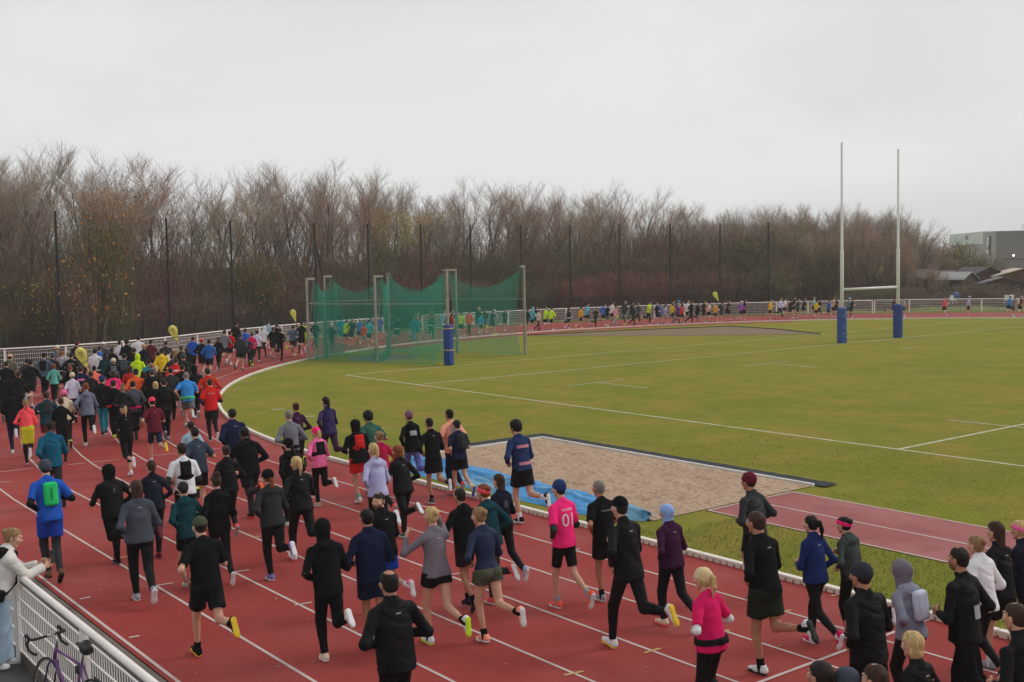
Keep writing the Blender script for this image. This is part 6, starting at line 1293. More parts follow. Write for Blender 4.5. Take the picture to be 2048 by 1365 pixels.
 (61.17, 28.70, -0.970, 1.80, 0, 'jog', 'jacket:pale', 'shorts:black', 'short:dark', '', 'runner in pale blue jacket with dark short hair, right of the railing before the cage', 'runners packed in the left bend'),
 (57.09, 27.27, -0.911, 1.82, 0, 'kick', 'hoodie:black', 'shorts:black', 'beanie:smoke', '', 'runner in black hoodie with a dark grey beanie, left of the third yellow flag', 'runners packed in the left bend'),
 (53.43, 25.72, -0.845, 1.72, 0, 'drive_', 'long:black', 'leggings:black', 'short:dark', '', 'runner in black long-sleeved top with dark short hair, just left of the third yellow flag', 'runners packed in the left bend'),
 (54.53, 25.84, -0.974, 1.74, 0, 'jog', 'tee:black', 'shorts:black', 'crop:dark', '', 'runner in black T-shirt with dark cropped hair, left of the third yellow flag', 'runners packed in the left bend'),
 (55.51, 27.46, -1.025, 1.76, 0, 'kick', 'tee:steel', 'shorts:black', 'short:dark', 'shoes=neon/neon', 'runner in steel blue T-shirt and black shorts, right by the third yellow flag', 'runners packed in the left bend'),
 (57.44, 28.72, -1.012, 1.70, 1, 'jog_', 'long:greypink', 'leggings:char', 'bun:fair', '', 'runner in greyish pink top with fair hair bun, right of the third yellow flag', 'runners packed in the left bend'),
 (56.14, 28.33, -0.920, 1.89, 0, 'drive', 'long:black', 'shorts:black', 'short:brown', '', 'runner in black top and black shorts, left of the left cage post', 'runners packed in the left bend'),
 (57.37, 29.17, -0.977, 1.76, 0, 'mid', 'jacket:neon', 'shorts:neon', 'crop:grey', '', 'runner in neon yellow jacket with grey cropped hair, right by the left cage post', 'runners packed in the left bend'),
 (39.69, 15.24, -0.338, 1.78, 0, 'jog', 'jacket:char', 'joggers:black', 'beanie:smoke', 'x=backpack:black', 'runner in charcoal jacket with a dark grey beanie, just right of the second yellow flag', 'runners packed in the left bend'),
 (47.70, 17.53, -0.657, 1.78, 0, 'mid', 'jacket:char', 'joggers:black', 'short:dark', '', 'runner in charcoal jacket with dark short hair, just left of the second yellow flag', 'runners packed in the left bend'),
 (43.06, 16.19, -0.626, 1.70, 1, 'jog', 'jacket:black', 'leggings:black', 'long:fair', '', 'runner in black jacket with fair long hair, right by the second yellow flag', 'runners packed in the left bend'),
 (44.87, 17.13, -0.591, 1.72, 0, 'jog_', 'jacket:maroonblack', 'joggers:black', 'short:brown', '', 'runner in dark brown jacket with brown short hair, just right of the second yellow flag', 'runners packed in the left bend'),
 (44.34, 17.18, -0.492, 1.70, 1, 'jog', 'hoodie:black', 'leggings:black', 'long:brown', '', 'runner in black hoodie with brown long hair, just right of the second yellow flag', 'runners packed in the left bend'),
 (40.71, 15.17, -0.538, 1.72, 1, 'mid_', 'jacket:char', 'leggings:black', 'bun:brown', '', 'runner in charcoal jacket with brown hair bun, right by the second yellow flag', 'runners packed in the left bend'),
 (38.11, 9.14, -0.399, 1.70, 1, 'jog', 'jacket:black', 'leggings:black', 'pony:dark', '', 'runner in black jacket with dark ponytail, near the left edge', 'runners packed in the left bend'),
 (34.73, 12.02, -0.341, 1.70, 1, 'jog', 'hoodie:black', 'leggings:black', 'long:dark', '', 'runner in black hoodie with dark long hair, left of the second yellow flag', 'runners packed in the left bend'),
 (34.83, 12.93, -0.394, 1.74, 0, 'jog_', 'jacket:char', 'joggers:black', 'crop:dark', '', 'runner in charcoal jacket with dark cropped hair, just left of the second yellow flag', 'runners packed in the left bend'),
 (32.32, 10.31, -0.272, 1.72, 0, 'jog', 'hoodie:black', 'joggers:black', 'short:dark', 'x=belt:red', 'runner in black hoodie with dark short hair, right of the nearest yellow flag', 'runners packed in the left bend'),
 (47.99, 14.09, -0.658, 1.72, 1, 'jog', 'jacket:smoke', 'leggings:black', 'bun:dark', '', 'runner in dark grey jacket with dark hair bun, right by the nearest yellow flag', 'runners packed in the left bend'),
 (59.87, 31.15, -1.117, 1.72, 0, 'jog', 'long:black', 'leggings:black', 'short:dark', '', 'runner in black long-sleeved top with dark short hair, just right of the left cage post', 'runners packed in the left bend'),
 (57.48, 30.92, -0.996, 1.57, 0, 'drive', 'hoodie:black', 'leggings:black', 'beanie:white', 'shoes=white/white', 'runner in black hoodie and black leggings, right of the second cage post', 'runners on the home straight'),
 (60.08, 32.99, -1.074, 1.87, 0, 'kick', 'tee:cyan', 'shorts:lteal', 'short:dark', '', 'runner in cyan T-shirt and bright teal shorts, right of the second cage post', 'runners on the far bend'),
 (59.43, 32.97, -1.067, 1.70, 0, 'kick_', 'tee:neon', 'shorts:black', 'short:brown', '', 'runner in neon yellow T-shirt with brown short hair, right of the second cage post', 'runners on the home straight'),
 (59.10, 33.17, -1.134, 1.76, 0, 'drive', 'tee:dgreen', 'shorts:black', 'short:fair', '', 'runner in dark green T-shirt with fair short hair, left of the middle cage post', 'runners on the far bend'),
 (60.56, 34.52, -1.290, 1.66, 0, 'drive_', 'tee:blueL', 'shorts:navy', 'cap:white+crop:dark', '', 'runner in light blue T-shirt and navy shorts, left of the middle cage post', 'runners on the far bend'),
 (57.12, 32.84, -1.059, 1.56, 1, 'kick_', 'tee:red', 'shorts:lgrey', 'short:dark', '', 'runner in red T-shirt and light grey shorts, left of the middle cage post', 'runners on the home straight'),
 (61.03, 35.57, -1.232, 1.76, 0, 'kick', 'long:purplish', 'shorts:navy', 'short:dark', '', 'runner in purple long-sleeved top with dark short hair, just left of the middle cage post', 'runners on the far bend'),
 (62.45, 37.14, -1.281, 1.72, 0, 'kick', 'tee:periw', 'shorts:lteal', 'short:brown', '', 'runner in periwinkle T-shirt and bright teal shorts, right of the middle cage post', 'runners on the far bend'),
 (57.39, 33.37, -1.053, 1.74, 0, 'drive', 'tee:aqua', 'shorts:dgreen', 'short:dark', '', 'runner in turquoise T-shirt with dark short hair, right by the thin rear cage post', 'runners on the far bend'),
 (62.64, 38.01, -1.236, 1.82, 0, 'jog', 'tee:teal', 'shorts:black', 'short:brown', '', 'runner in teal T-shirt with brown short hair, right by the thin rear cage post', 'runners on the far bend'),
 (58.57, 36.03, -1.154, 1.74, 0, 'drive_', 'hoodie:dgreen', 'shorts:dgreen', 'crop:dark', 'x=belt:white', 'runner in dark green hoodie with dark cropped hair, right of the thin rear cage post', 'runners on the far bend'),
 (61.58, 39.17, -1.345, 1.82, 0, 'mid_', 'hoodie:black', 'shorts:lgrey', 'short:dark', '', 'runner in black hoodie with dark short hair, right of the thin rear cage post', 'runners on the far bend'),
 (62.52, 40.02, -1.395, 1.76, 1, 'kick', 'tee:red', 'shorts:black', 'short:fair', '', 'runner in red T-shirt with fair short hair, right of the thin rear cage post', 'runners on the far bend'),
 (59.22, 37.83, -1.228, 1.74, 0, 'kick_', 'tee:lteal', 'shorts:lteal', 'short:fair', '', 'runner in bright teal T-shirt with fair short hair, left of the padded cage post', 'runners on the far bend'),
 (63.14, 41.55, -1.304, 1.82, 0, 'drive', 'tee:red', 'shorts:lteal', 'short:fair', '', 'runner in red T-shirt with fair short hair, left of the padded cage post', 'runners on the far bend'),
 (59.13, 37.57, -1.263, 1.74, 0, 'jog', 'long:lteal', 'leggings:lteal', 'short:dark', '', 'runner in bright teal top with dark short hair, left of the padded cage post', 'runners on the far bend'),
 (59.68, 39.30, -1.335, 1.78, 0, 'drive_', 'hoodie:black', 'leggings:black', 'beanie:black', 'x=belt:neon', 'runner in black hoodie with a black beanie, just left of the padded cage post', 'runners on the far bend'),
 (63.79, 43.00, -1.453, 1.78, 0, 'kick', 'tee:pale', 'shorts:white', 'short:fair', '', 'runner in pale blue T-shirt with fair short hair, just left of the padded cage post', 'runners on the far bend'),
 (62.80, 43.03, -1.471, 1.80, 0, 'drive', 'tee:char', 'shorts:char', 'crop:grey', '', 'runner in charcoal T-shirt with grey cropped hair, just right of the padded cage post', 'runners on the far bend'),
 (60.82, 42.44, -1.381, 1.59, 0, 'kick', 'tee:skyB', 'shorts:black', 'short:dark', '', 'runner in bright blue T-shirt and black shorts, right of the rear cage post', 'runners on the far bend'),
 (60.37, 42.07, -1.303, 1.76, 0, 'drive', 'long:neon', 'shorts:black', 'short:brown', '', 'runner in neon yellow top with brown short hair, right of the rear cage post', 'runners on the far bend'),
 (60.53, 42.86, -1.324, 1.83, 0, 'jog', 'jacket:orangered', 'leggings:black', 'short:dark', 'shoes=coral/white', 'runner in orange-red jacket and black leggings, right of the rear cage post', 'runners on the far bend'),
 (60.18, 41.19, -1.367, 1.72, 1, 'kick_', 'hoodie:brickred', 'leggings:char', 'short:brown', '', 'runner in brick red hoodie with brown short hair, right of the rear cage post', 'runners on the far bend'),
 (63.78, 45.93, -1.459, 1.84, 0, 'drive_', 'hoodie:dgreen', 'shorts:black', 'cap:beigeP+crop:grey', '', 'runner in dark green hoodie with a beige cap, right of the rear cage post', 'runners on the far bend'),
 (60.10, 40.87, -1.356, 1.72, 1, 'jog', 'long:dgreen', 'leggings:black', 'bun:dark', '', 'runner in dark green long-sleeved top with dark hair bun, right of the rear cage post', 'runners on the far bend'),
 (62.96, 45.88, -1.434, 1.82, 0, 'kick', 'jacket:char', 'shorts:black', 'short:dark', '', 'runner in charcoal jacket with dark short hair, right of the rear cage post', 'runners on the far bend'),
 (60.71, 43.95, -1.375, 1.56, 0, 'jog', 'tee:skyB', 'shorts:black', 'short:dark', 'x=belt:pale', 'runner in bright blue T-shirt and black shorts, left of the rightmost cage post', 'runners on the far bend'),
 (63.80, 48.30, -1.496, 1.60, 0, 'drive', 'tee:dgreen', 'shorts:black', 'short:fair', '', 'runner in dark green T-shirt and black shorts, left of the rightmost cage post', 'runners on the far bend'),
 (60.88, 45.12, -1.475, 1.81, 0, 'kick', 'hoodie:lgrey', 'shorts:black', 'cap:white+crop:grey', 'shoes=neon/neon socks=hi:neon', 'runner in light grey hoodie and black shorts, left of the rightmost cage post', 'runners on the far bend'),
 (60.87, 45.04, -1.560, 1.76, 0, 'drive_', 'tee:navy', 'shorts:black', 'short:maroonish', '', 'runner in navy T-shirt with reddish short hair, just left of the rightmost cage post', 'runners on the far bend'),
 (61.37, 48.42, -1.608, 1.71, 0, 'kick', 'jacket:navydeep', 'shorts:black', 'short:brown', '', 'runner in deep navy jacket and black shorts, right of the rightmost cage post', 'runners on the far bend'),
 (61.54, 49.01, -1.624, 1.78, 0, 'drive', 'jacket:aqua', 'shorts:black', 'beanie:aqua', '', 'runner in turquoise jacket with a turquoise beanie, just right of the rightmost cage post', 'runners on the far bend'),
 (63.40, 50.81, -1.693, 1.76, 0, 'kick_', 'jacket:navydeep', 'shorts:navy', 'short:brown', '', 'runner in deep navy jacket with brown short hair, just right of the rightmost cage post', 'runners on the far bend'),
 (61.60, 49.64, -1.552, 1.56, 1, 'jog', 'tee:cream', 'leggings:maroonD', 'short:dark', 'x=belt:white', 'runner in cream T-shirt and dark maroon leggings, right of the rightmost cage post', 'runners on the far bend'),
 (61.65, 50.33, -1.681, 1.74, 0, 'drive_', 'jacket:neon', 'shorts:black', 'short:grey', '', 'runner in neon yellow jacket and black shorts, right of the rightmost cage post', 'runners on the far bend'),
 (61.14, 50.43, -1.553, 1.76, 0, 'kick', 'jacket:neon', 'shorts:black', 'short:dark', 'x=belt:neon', 'runner in neon yellow jacket and black shorts, left of the ninth black pole', 'runners on the far bend'),
 (62.61, 53.26, -1.646, 1.57, 1, 'drive_', 'long:black', 'leggings:black', 'bun:brown', '', 'runner in black top and black leggings, right by the ninth black pole', 'runners on the far bend'),
 (61.38, 53.44, -1.764, 1.63, 0, 'jog', 'tee:mustardO', 'shorts:black', 'short:dark', 'shoes=yellow/yellow', 'runner in amber yellow T-shirt and black shorts, right of the ninth black pole', 'runners on the far bend'),
 (63.29, 55.69, -1.795, 1.84, 0, 'kick_', 'jacket:skyP', 'shorts:black', 'short:dark', '', 'runner in pale turquoise jacket and black shorts, right of the ninth black pole', 'runners on the far bend'),
 (61.07, 52.04, -1.683, 1.56, 0, 'jog', 'tee:navydeep', 'shorts:navy', 'crop:dark', 'x=belt:white', 'runner in deep navy T-shirt and navy shorts, right of the ninth black pole', 'runners on the far bend'),
 (60.84, 54.40, -1.703, 1.56, 0, 'drive', 'tee:dgreen', 'leggings:black', 'short:dark', '', 'runner in dark green T-shirt and black leggings, left of the tenth black pole', 'runners on the far bend'),
 (62.43, 56.59, -1.799, 1.78, 0, 'kick', 'jacket:blueL', 'shorts:black', 'short:brown', '', 'runner in light blue jacket with brown short hair, left of the tenth black pole', 'runners on the far bend'),
 (61.13, 55.83, -1.653, 1.72, 0, 'drive_', 'tee:black', 'shorts:grey', 'short:dark', '', 'runner in black T-shirt and grey shorts, left of the tenth black pole', 'runners on the far bend'),
 (63.75, 58.67, -1.865, 1.80, 0, 'kick', 'hoodie:white', 'shorts:black', 'short:brown', '', 'runner in white hoodie with brown short hair, just left of the tenth black pole', 'runners on the far bend'),
 (60.57, 56.13, -1.662, 1.62, 1, 'jog', 'tee:peachpink', 'leggings:lgrey', 'bun:brown', '', 'runner in salmon pink T-shirt and light grey leggings, right by the tenth black pole', 'runners on the far bend'),
 (62.42, 58.75, -1.765, 1.86, 0, 'drive', 'jacket:char', 'leggings:grey', 'crop:grey', 'shoes=neon/neon', 'runner in charcoal jacket and grey leggings, right of the tenth black pole', 'runners on the far bend'),
 (61.80, 58.89, -1.816, 1.82, 0, 'kick_', 'long:black', 'leggings:grey', 'short:dark', '', 'runner in black top and grey leggings, right of the tenth black pole', 'runners on the far bend'),
 (60.70, 58.06, -1.778, 1.65, 0, 'jog', 'jacket:dgreen', 'leggings:black', 'short:dark', 'x=backpack:dgreen', 'runner in dark green jacket and black leggings, right of the tenth black pole', 'runners on the far bend'),
 (62.48, 60.23, -1.823, 1.68, 0, 'kick', 'jacket:smoke', 'leggings:black', 'short:fair', '', 'runner in dark grey jacket and black leggings, right of the tenth black pole', 'runners on the far bend'),
 (60.70, 59.67, -1.953, 1.85, 0, 'drive_', 'tee:neon', 'leggings:black', 'short:black', 'shoes=coral/white', 'runner in neon yellow T-shirt and black leggings, left of the eleventh black pole', 'runners on the far bend'),
 (60.64, 60.68, -1.979, 1.56, 0, 'kick', 'jacket:blue', 'shorts:navy', 'beanie:blueL', '', 'runner in blue jacket and navy shorts, left of the eleventh black pole', 'runners on the far bend'),
 (59.77, 59.61, -1.913, 1.74, 0, 'jog', 'tee:black', 'shorts:black', 'short:fair', '', 'runner in black T-shirt with fair short hair, just left of the eleventh black pole', 'runners on the far bend'),
 (60.42, 61.10, -1.903, 1.56, 1, 'kick_', 'tee:lilac', 'short_shorts:lilac', 'pony:brown', '', 'runner in lilac T-shirt and lilac shorts with brown ponytail, left of the eleventh black pole', 'runners on the far bend'),
 (61.81, 63.40, -1.903, 1.78, 0, 'drive', 'tee:beige', 'shorts:black', 'short:brown', '', 'runner in beige T-shirt with brown short hair, just right of the eleventh black pole', 'runners on the far bend'),
 (60.57, 62.06, -1.816, 1.60, 0, 'kick', 'tee:yellow', 'shorts:navy', 'short:black', '', 'runner in yellow T-shirt and navy shorts, right of the eleventh black pole', 'runners on the far bend'),
 (60.33, 62.42, -1.893, 1.78, 0, 'drive_', 'tee:white', 'shorts:black', 'beanie:skyL', 'x=backpack:purplish', 'runner in white T-shirt with a sky blue beanie, just right of the eleventh black pole', 'runners on the far bend'),
 (59.72, 61.84, -1.882, 1.56, 0, 'jog', 'tee:purplish', 'leggings:black', 'short:fair', '', 'runner in purple T-shirt and black leggings, right of the eleventh black pole', 'runners on the far bend'),
 (60.59, 63.11, -1.995, 1.76, 0, 'kick', 'tee:black', 'leggings:black', 'short:dark', '', 'runner in black T-shirt with dark short hair, just right of the eleventh black pole', 'runners on the far bend'),
 (59.49, 62.58, -1.838, 1.80, 0, 'drive', 'tee:white', 'shorts:black', 'short:fair', '', 'runner in white T-shirt with fair short hair, right of the eleventh black pole', 'runners on the far bend'),
 (59.15, 61.60, -1.927, 1.56, 0, 'kick_', 'jacket:red', 'shorts:black', 'short:dark', '', 'runner in red jacket and black shorts, right of the eleventh black pole', 'runners on the far bend'),
 (58.88, 62.36, -1.969, 1.82, 0, 'jog', 'jacket:black', 'leggings:black', 'beanie:char', '', 'runner in black jacket with a charcoal beanie, left of the farthest yellow flag', 'runners on the far bend'),
 (59.38, 63.59, -1.864, 1.57, 0, 'drive', 'jacket:black', 'leggings:black', 'short:fair', '', 'runner in black jacket and black leggings, left of the farthest yellow flag', 'runners on the far bend'),
 (58.87, 63.80, -1.918, 1.56, 1, 'kick', 'tee:rose', 'shorts:navy', 'cap:beigeP+crop:fair', '', 'runner in pink T-shirt and navy shorts, left of the farthest yellow flag', 'runners on the far bend'),
 (59.21, 64.69, -2.090, 1.61, 0, 'drive_', 'tee:cream', 'shorts:black', 'short:dark', '', 'runner in cream T-shirt and black shorts, left of the farthest yellow flag', 'runners on the far bend'),
 (58.50, 63.36, -2.065, 1.80, 0, 'jog', 'tee:maroonblack', 'shorts:black', 'short:dark', '', 'runner in dark brown T-shirt with dark short hair, right by the farthest yellow flag', 'runners on the far bend'),
 (58.13, 64.23, -1.981, 1.56, 0, 'kick', 'tee:mustardO', 'shorts:maroonblack', 'short:dark', '', 'runner in amber yellow T-shirt and dark brown shorts, right by the farthest yellow flag', 'runners on the far bend'),
 (58.26, 65.06, -1.999, 1.61, 0, 'drive', 'jacket:smoke', 'shorts:dteal', 'short:dark', 'x=backpack:black', 'runner in dark grey jacket and dark teal shorts, right of the farthest yellow flag', 'runners on the far bend'),
 (58.88, 66.48, -2.005, 1.70, 1, 'kick_', 'tee:black', 'shorts:black', 'bun:ginger', '', 'runner in black T-shirt and black shorts, right of the farthest yellow flag', 'runners on the far bend'),
 (57.59, 66.57, -1.977, 1.65, 0, 'jog', 'long:violet', 'shorts:maroonblack', 'cap:white+crop:fair', '', 'runner in violet top and dark brown shorts, right of the farthest yellow flag', 'runners on the far bend'),
 (57.74, 67.09, -2.010, 1.74, 0, 'drive_', 'jacket:navyblack', 'shorts:black', 'short:dark', '', 'runner in dark navy jacket and black shorts, left of the last black pole', 'runners on the far bend'),
 (56.48, 68.67, -2.195, 1.70, 0, 'drive', 'tee:yellow', 'shorts:black', 'crop:fair', '', 'runner in yellow T-shirt and black shorts, right by the last black pole', 'runners on the far bend'),
 (57.78, 71.45, -2.239, 1.74, 0, 'kick', 'long:whitelilac', 'leggings:black', 'short:fair', '', 'runner in off-white top and black leggings, right of the last black pole', 'runners on the far bend'),
 (58.46, 72.89, -2.192, 1.65, 0, 'drive_', 'tee:white', 'shorts:black', 'short:dark', '', 'runner in white T-shirt and black shorts, right of the last black pole', 'runners on the far bend'),
 (57.09, 71.86, -2.256, 1.61, 0, 'kick', 'tee:maroonblack', 'shorts:black', 'short:dark', '', 'runner in dark brown T-shirt and black shorts, right of the last black pole', 'runners on the far bend'),
 (59.23, 75.01, -2.244, 1.66, 0, 'jog', 'tee:black', 'shorts:black', 'short:dark', '', 'runner in black T-shirt and black shorts, right of the last black pole', 'runners on the far bend'),
 (56.51, 72.06, -2.159, 1.62, 0, 'drive', 'tee:slate', 'shorts:navy', 'crop:grey', '', 'runner in slate T-shirt and navy shorts, right of the last black pole', 'runners on the far bend'),
 (57.52, 74.10, -2.318, 1.65, 0, 'kick_', 'jacket:dgreen', 'shorts:black', 'short:dark', '', 'runner in dark green jacket and black shorts, left of the left rugby post', 'runners on the far bend'),
 (57.97, 75.99, -2.280, 1.64, 0, 'jog', 'tee:mintL', 'shorts:black', 'short:fair', '', 'runner in pale mint T-shirt and black shorts, left of the left rugby post', 'runners on the far bend'),
 (54.60, 71.88, -2.206, 1.56, 0, 'kick', 'tee:yellow', 'shorts:navy', 'short:brown', '', 'runner in yellow T-shirt and navy shorts, left of the left rugby post', 'runners on the far bend'),
 (55.21, 73.08, -2.177, 1.56, 0, 'drive_', 'tee:navyblack', 'shorts:black', 'short:dark', '', 'runner in dark navy T-shirt and black shorts, left of the left rugby post', 'runners on the far bend'),
 (54.33, 73.09, -2.346, 1.56, 0, 'kick', 'tee:blue', 'shorts:navy', 'short:dark', '', 'runner in blue T-shirt and navy shorts, left of the left rugby post', 'runners on the far bend'),
 (55.04, 74.63, -2.299, 1.71, 0, 'drive', 'tee:beige', 'shorts:black', 'short:brown', '', 'runner in beige T-shirt and black shorts, left of the left rugby post', 'runners on the far bend'),
 (54.92, 74.85, -2.195, 1.63, 0, 'jog', 'tee:black', 'shorts:black', 'short:dark', '', 'runner in black T-shirt and black shorts, right by the left rugby post', 'runners on the far bend'),
 (54.19, 74.58, -2.334, 1.56, 0, 'drive_', 'tee:maroonD', 'shorts:black', 'short:dark', '', 'runner in dark maroon T-shirt and black shorts, right by the left rugby post', 'runners on the far bend'),
 (53.99, 75.18, -2.393, 1.68, 0, 'kick', 'tee:tealgrey', 'leggings:black', 'beanie:pale', '', 'runner in grey teal T-shirt and black leggings, right of the left rugby post', 'runners on the far bend'),
 (53.44, 74.84, -2.351, 1.56, 0, 'drive', 'tee:navyblack', 'shorts:navy', 'short:brown', '', 'runner in dark navy T-shirt and navy shorts, right of the left rugby post', 'runners on the far bend'),
 (52.09, 78.45, -2.486, 1.56, 0, 'kick', 'tee:char', 'shorts:maroonblack', 'short:dark', '', 'runner in charcoal T-shirt and dark brown shorts, left of the right rugby post', 'runners on the far bend'),
 (52.17, 79.06, -2.297, 1.59, 0, 'drive_', 'tee:peachO', 'shorts:black', 'crop:fair', '', 'runner in light orange T-shirt and black shorts, right by the right rugby post', 'runners on the far bend'),
 (50.84, 77.92, -2.432, 1.61, 0, 'jog', 'tee:lgrey', 'shorts:navy', 'short:brown', '', 'runner in light grey T-shirt and navy shorts, right of the right rugby post', 'runners on the far bend'),
 (48.69, 80.16, -2.491, 1.58, 0, 'kick', 'tee:coralred', 'shorts:black', 'crop:fair', '', 'runner in coral red T-shirt and black shorts, right of the right rugby post', 'runners on the far bend'),
 (47.06, 80.83, -2.622, 1.65, 0, 'drive_', 'tee:lilac', 'shorts:black', 'beanie:pale', '', 'runner in lilac T-shirt and black shorts with a pale blue beanie, near the right edge', 'runners on the far bend'),
 (44.99, 83.07, -2.611, 1.72, 0, 'kick', 'tee:skyL', 'shorts:dgreen', 'cap:white+crop:dark', '', 'runner in sky blue T-shirt and dark green shorts, near the right edge', 'runners on the far bend'),
 (44.02, 81.92, -2.704, 1.58, 0, 'drive', 'tee:steel', 'shorts:dteal', 'short:dark', '', 'runner in steel blue T-shirt and dark teal shorts, near the right edge', 'runners on the far bend'),
 (44.23, 83.30, -2.542, 1.64, 1, 'kick_', 'tee:maroonD', 'shorts:maroonblack', 'cap:pale+crop:dark', '', 'runner in dark maroon T-shirt and dark brown shorts, near the right edge', 'runners on the far bend'),
]
PALETTE.update(emerald=(40, 190, 104), brown=(110, 78, 58), smokeblue=(104, 108, 128), denim=(40, 62, 106), coralred=(226, 74, 92), navyblack=(24, 28, 42), violetgrey=(120, 112, 170), lgreyd=(112, 114, 120), cherry=(160, 24, 64), periw=(96, 100, 170), mauve=(128, 88, 108),
 steelnavy=(36, 50, 88), dustpink=(176, 112, 128), maroonblack=(40, 24, 28), slatenavy=(32, 42, 66), greyviolet=(112, 106, 114), navydeep=(22, 30, 54), corals=(250, 96, 72), periwinkle=(140, 168, 220), straw=(206, 184, 140), pinkred=(206, 30, 92), darkolive=(32, 38, 30), navyblue=(30, 44, 92),
 dgrey=(60, 68, 64), pinkhot=(238, 40, 112), char2=(50, 50, 58), greymix=(128, 128, 144), lilacpale=(190, 194, 214), beigeP=(206, 170, 140), steel=(82, 98, 120), greypink=(176, 160, 168), whitelilac=(206, 204, 222), coralL=(236, 112, 98), blueL=(70, 110, 180), maroonD=(92, 34, 38), fur=(176, 140, 100),
 skyL=(56, 134, 206), greenB=(70, 190, 90), brickred=(190, 48, 34), blueD=(38, 92, 160), cyan=(30, 150, 190), purplish=(96, 56, 128), skyB=(40, 150, 210), orangered=(230, 70, 40), mustardO=(220, 160, 40), skyP=(90, 180, 200), peachpink=(224, 150, 150), mintL=(140, 178, 164), tealgrey=(100, 130, 140), peachO=(250, 150, 90), maroonish=(80, 40, 36), smokeb=(80, 84, 96))
SHO = [('lgrey', 'grey'), ('black', 'lgrey'), ('char', 'char'), ('white', 'lgrey'), ('navy', 'lgrey'), ('black', 'char'), ('neon', 'char'), ('coral', 'lgrey')]
def dress(r):
    X, Y, hd, h, fem, pose, top, bots, head, opt, label, grp = r
    kw = dict(shoes=SHO[int(abs(X * 37 + Y * 91)) % len(SHO)]); ex = []; prints = []
    tk, tc = top.split(':'); hs = [tuple(x.split(':')) for x in head.split('+')]; under = None
    for o in opt.split():
        k, v = o.split('=', 1)
        if not v: continue
        if k == 'shoes': kw['shoes'] = tuple(v.split('/'))
        elif k == 'socks': a, b = v.split(':'); kw['socks'] = (a, b)
        elif k == 'sk': kw['skin'] = v
        elif k == 'fab': kw['fabric'] = v
        elif k == 'x':
            a, b = v.split(':')
            if a in ('backpack', 'gymbag', 'vestpack', 'belt', 'tied', 'gloves'): ex.append((a, b))
        elif k == 'gl': ex.append(('gloves', v))
        elif k == 'under': under = v.split(':')
        elif k == 'print':
            f = v.split(';'); prints.append((f[0], float(f[1]), float(f[2]), f[3]) + ((0.0, 1.0, math.pi / 2) if len(f) > 4 and f[4] == 'v' else (0.0, float(f[5])) if len(f) > 5 else ()))
    if h > 0 and X < 27 and not prints and not ex and tk in ('jacket', 'long', 'tee', 'fleece') and int(X * 131 + Y * 17) % 3: prints.append(('#.05,.010', .43, .33, 'lgrey'))
    if hs[0][0] == 'beanie' and len(hs) == 1: hs.append(('crop', 'dark'))
    if any('shorts' in b or 'bikers' in b for b in bots.split('+')) and 'leggings' not in bots and 'socks' not in kw: kw['socks'] = ('lo', 'white')
    if ex and any(e[0] in ('backpack', 'gymbag') for e in ex): prints_on_bag = prints; prints = []
    else: prints_on_bag = []
    b = [tuple(x.split(':')) for x in bots.split('+')]
    t = person(X, Y, hd, h, bool(fem), pose, tk, tc, b if len(b) > 1 else b[0][0], b[0][1], hs, extra=ex, label=label, group=grp, prints=prints, **kw)
    if prints_on_bag and ex[0][0] == 'gymbag':
        sk, m = pose_skel(pose, bool(fem)); f = prints_on_bag[0]; T = T4(sk.T, sk.O)
        text_obj('lettering', f[0], f[2], T @ Matrix.Translation((-.219, .01, .31)) @ Matrix.Rotation(-math.pi / 2, 4, 'Z') @ Matrix.Rotation(math.pi / 2, 4, 'X') @ Matrix.Rotation(-math.pi / 2, 4, 'Z'), mat('print_ink', lin(C_(f[3])), .7), t, .001)
    wd_ = .91 + .13 * ((X * 7.3 + Y * 3.1) % 1.0); t.scale = (t.scale[0] * wd_, t.scale[1] * wd_, t.scale[2])
    if under:
        bs, m = flipn(pose) if pose.endswith('_') else (pose, False)
        for sl in ('sleeveL', 'sleeveR'): part('sleeve', get_mesh((sl, bs, bool(fem), m), lambda: wear_geo(top_prims, sl, bs, bool(fem))), t, [cloth(C_(under[1]), 'tight')])
    return t
for r in RUN: dress(r)

FLAGS = [((32.02, 9.55, -0.193), 0, 0.74, 2.0, 19.5, 'nearest yellow teardrop flag sticking out of the packed left crowd', 1), ((41.0, 15.57, -0.459), 0, 0.78, 2.0, 17.6, 'second yellow teardrop flag above the crowd, left of the blue shirts', 1), ((52.33, 26.13, -0.875), 0, 0.72, 2.0, 14.7, 'small yellow teardrop flag just left of the green cage', 0), ((50.85, 56.56, -1.826), 0, 0.75, 2.0, 26.2, 'farthest yellow teardrop flag on the far bend', 0)]

# ------------------------------------------------------------------ spectator at the rail, her phone, the bicycle, the pacers' flags
sp = person(14.32, 3.10, R_(-90), 1.72, True, 'phone', 'puffer', (206, 202, 196), 'jeans', 'jeans', [('bun', 'fair')], shoes=('white', 'white'), skin='l', fabric='nylon', label='woman in white puffer jacket and pale jeans leaning on the railing, holding up a phone')
sk = skel('phone', True)
b = MB()
v, q = skin_of([cap(sk.A(-.10, -.10, .50), sk.A(-.13, 0, .47), .07, .075), cap(sk.A(-.13, 0, .47), sk.A(-.10, .10, .50), .075, .07), cap(sk.A(-.09, -.1, .51), sk.A(.07, -.06, .50), .06, .045), cap(sk.A(-.09, .1, .51), sk.A(.07, .06, .50), .06, .045), ell(sk.A(-.12, 0, .42), (.05, .11, .08), sk.T)], .012, .03)
part('hood', mesh_np('hood', crumple(v, q, .006, 14, 2), q), sp, [cloth((24, 24, 26))])
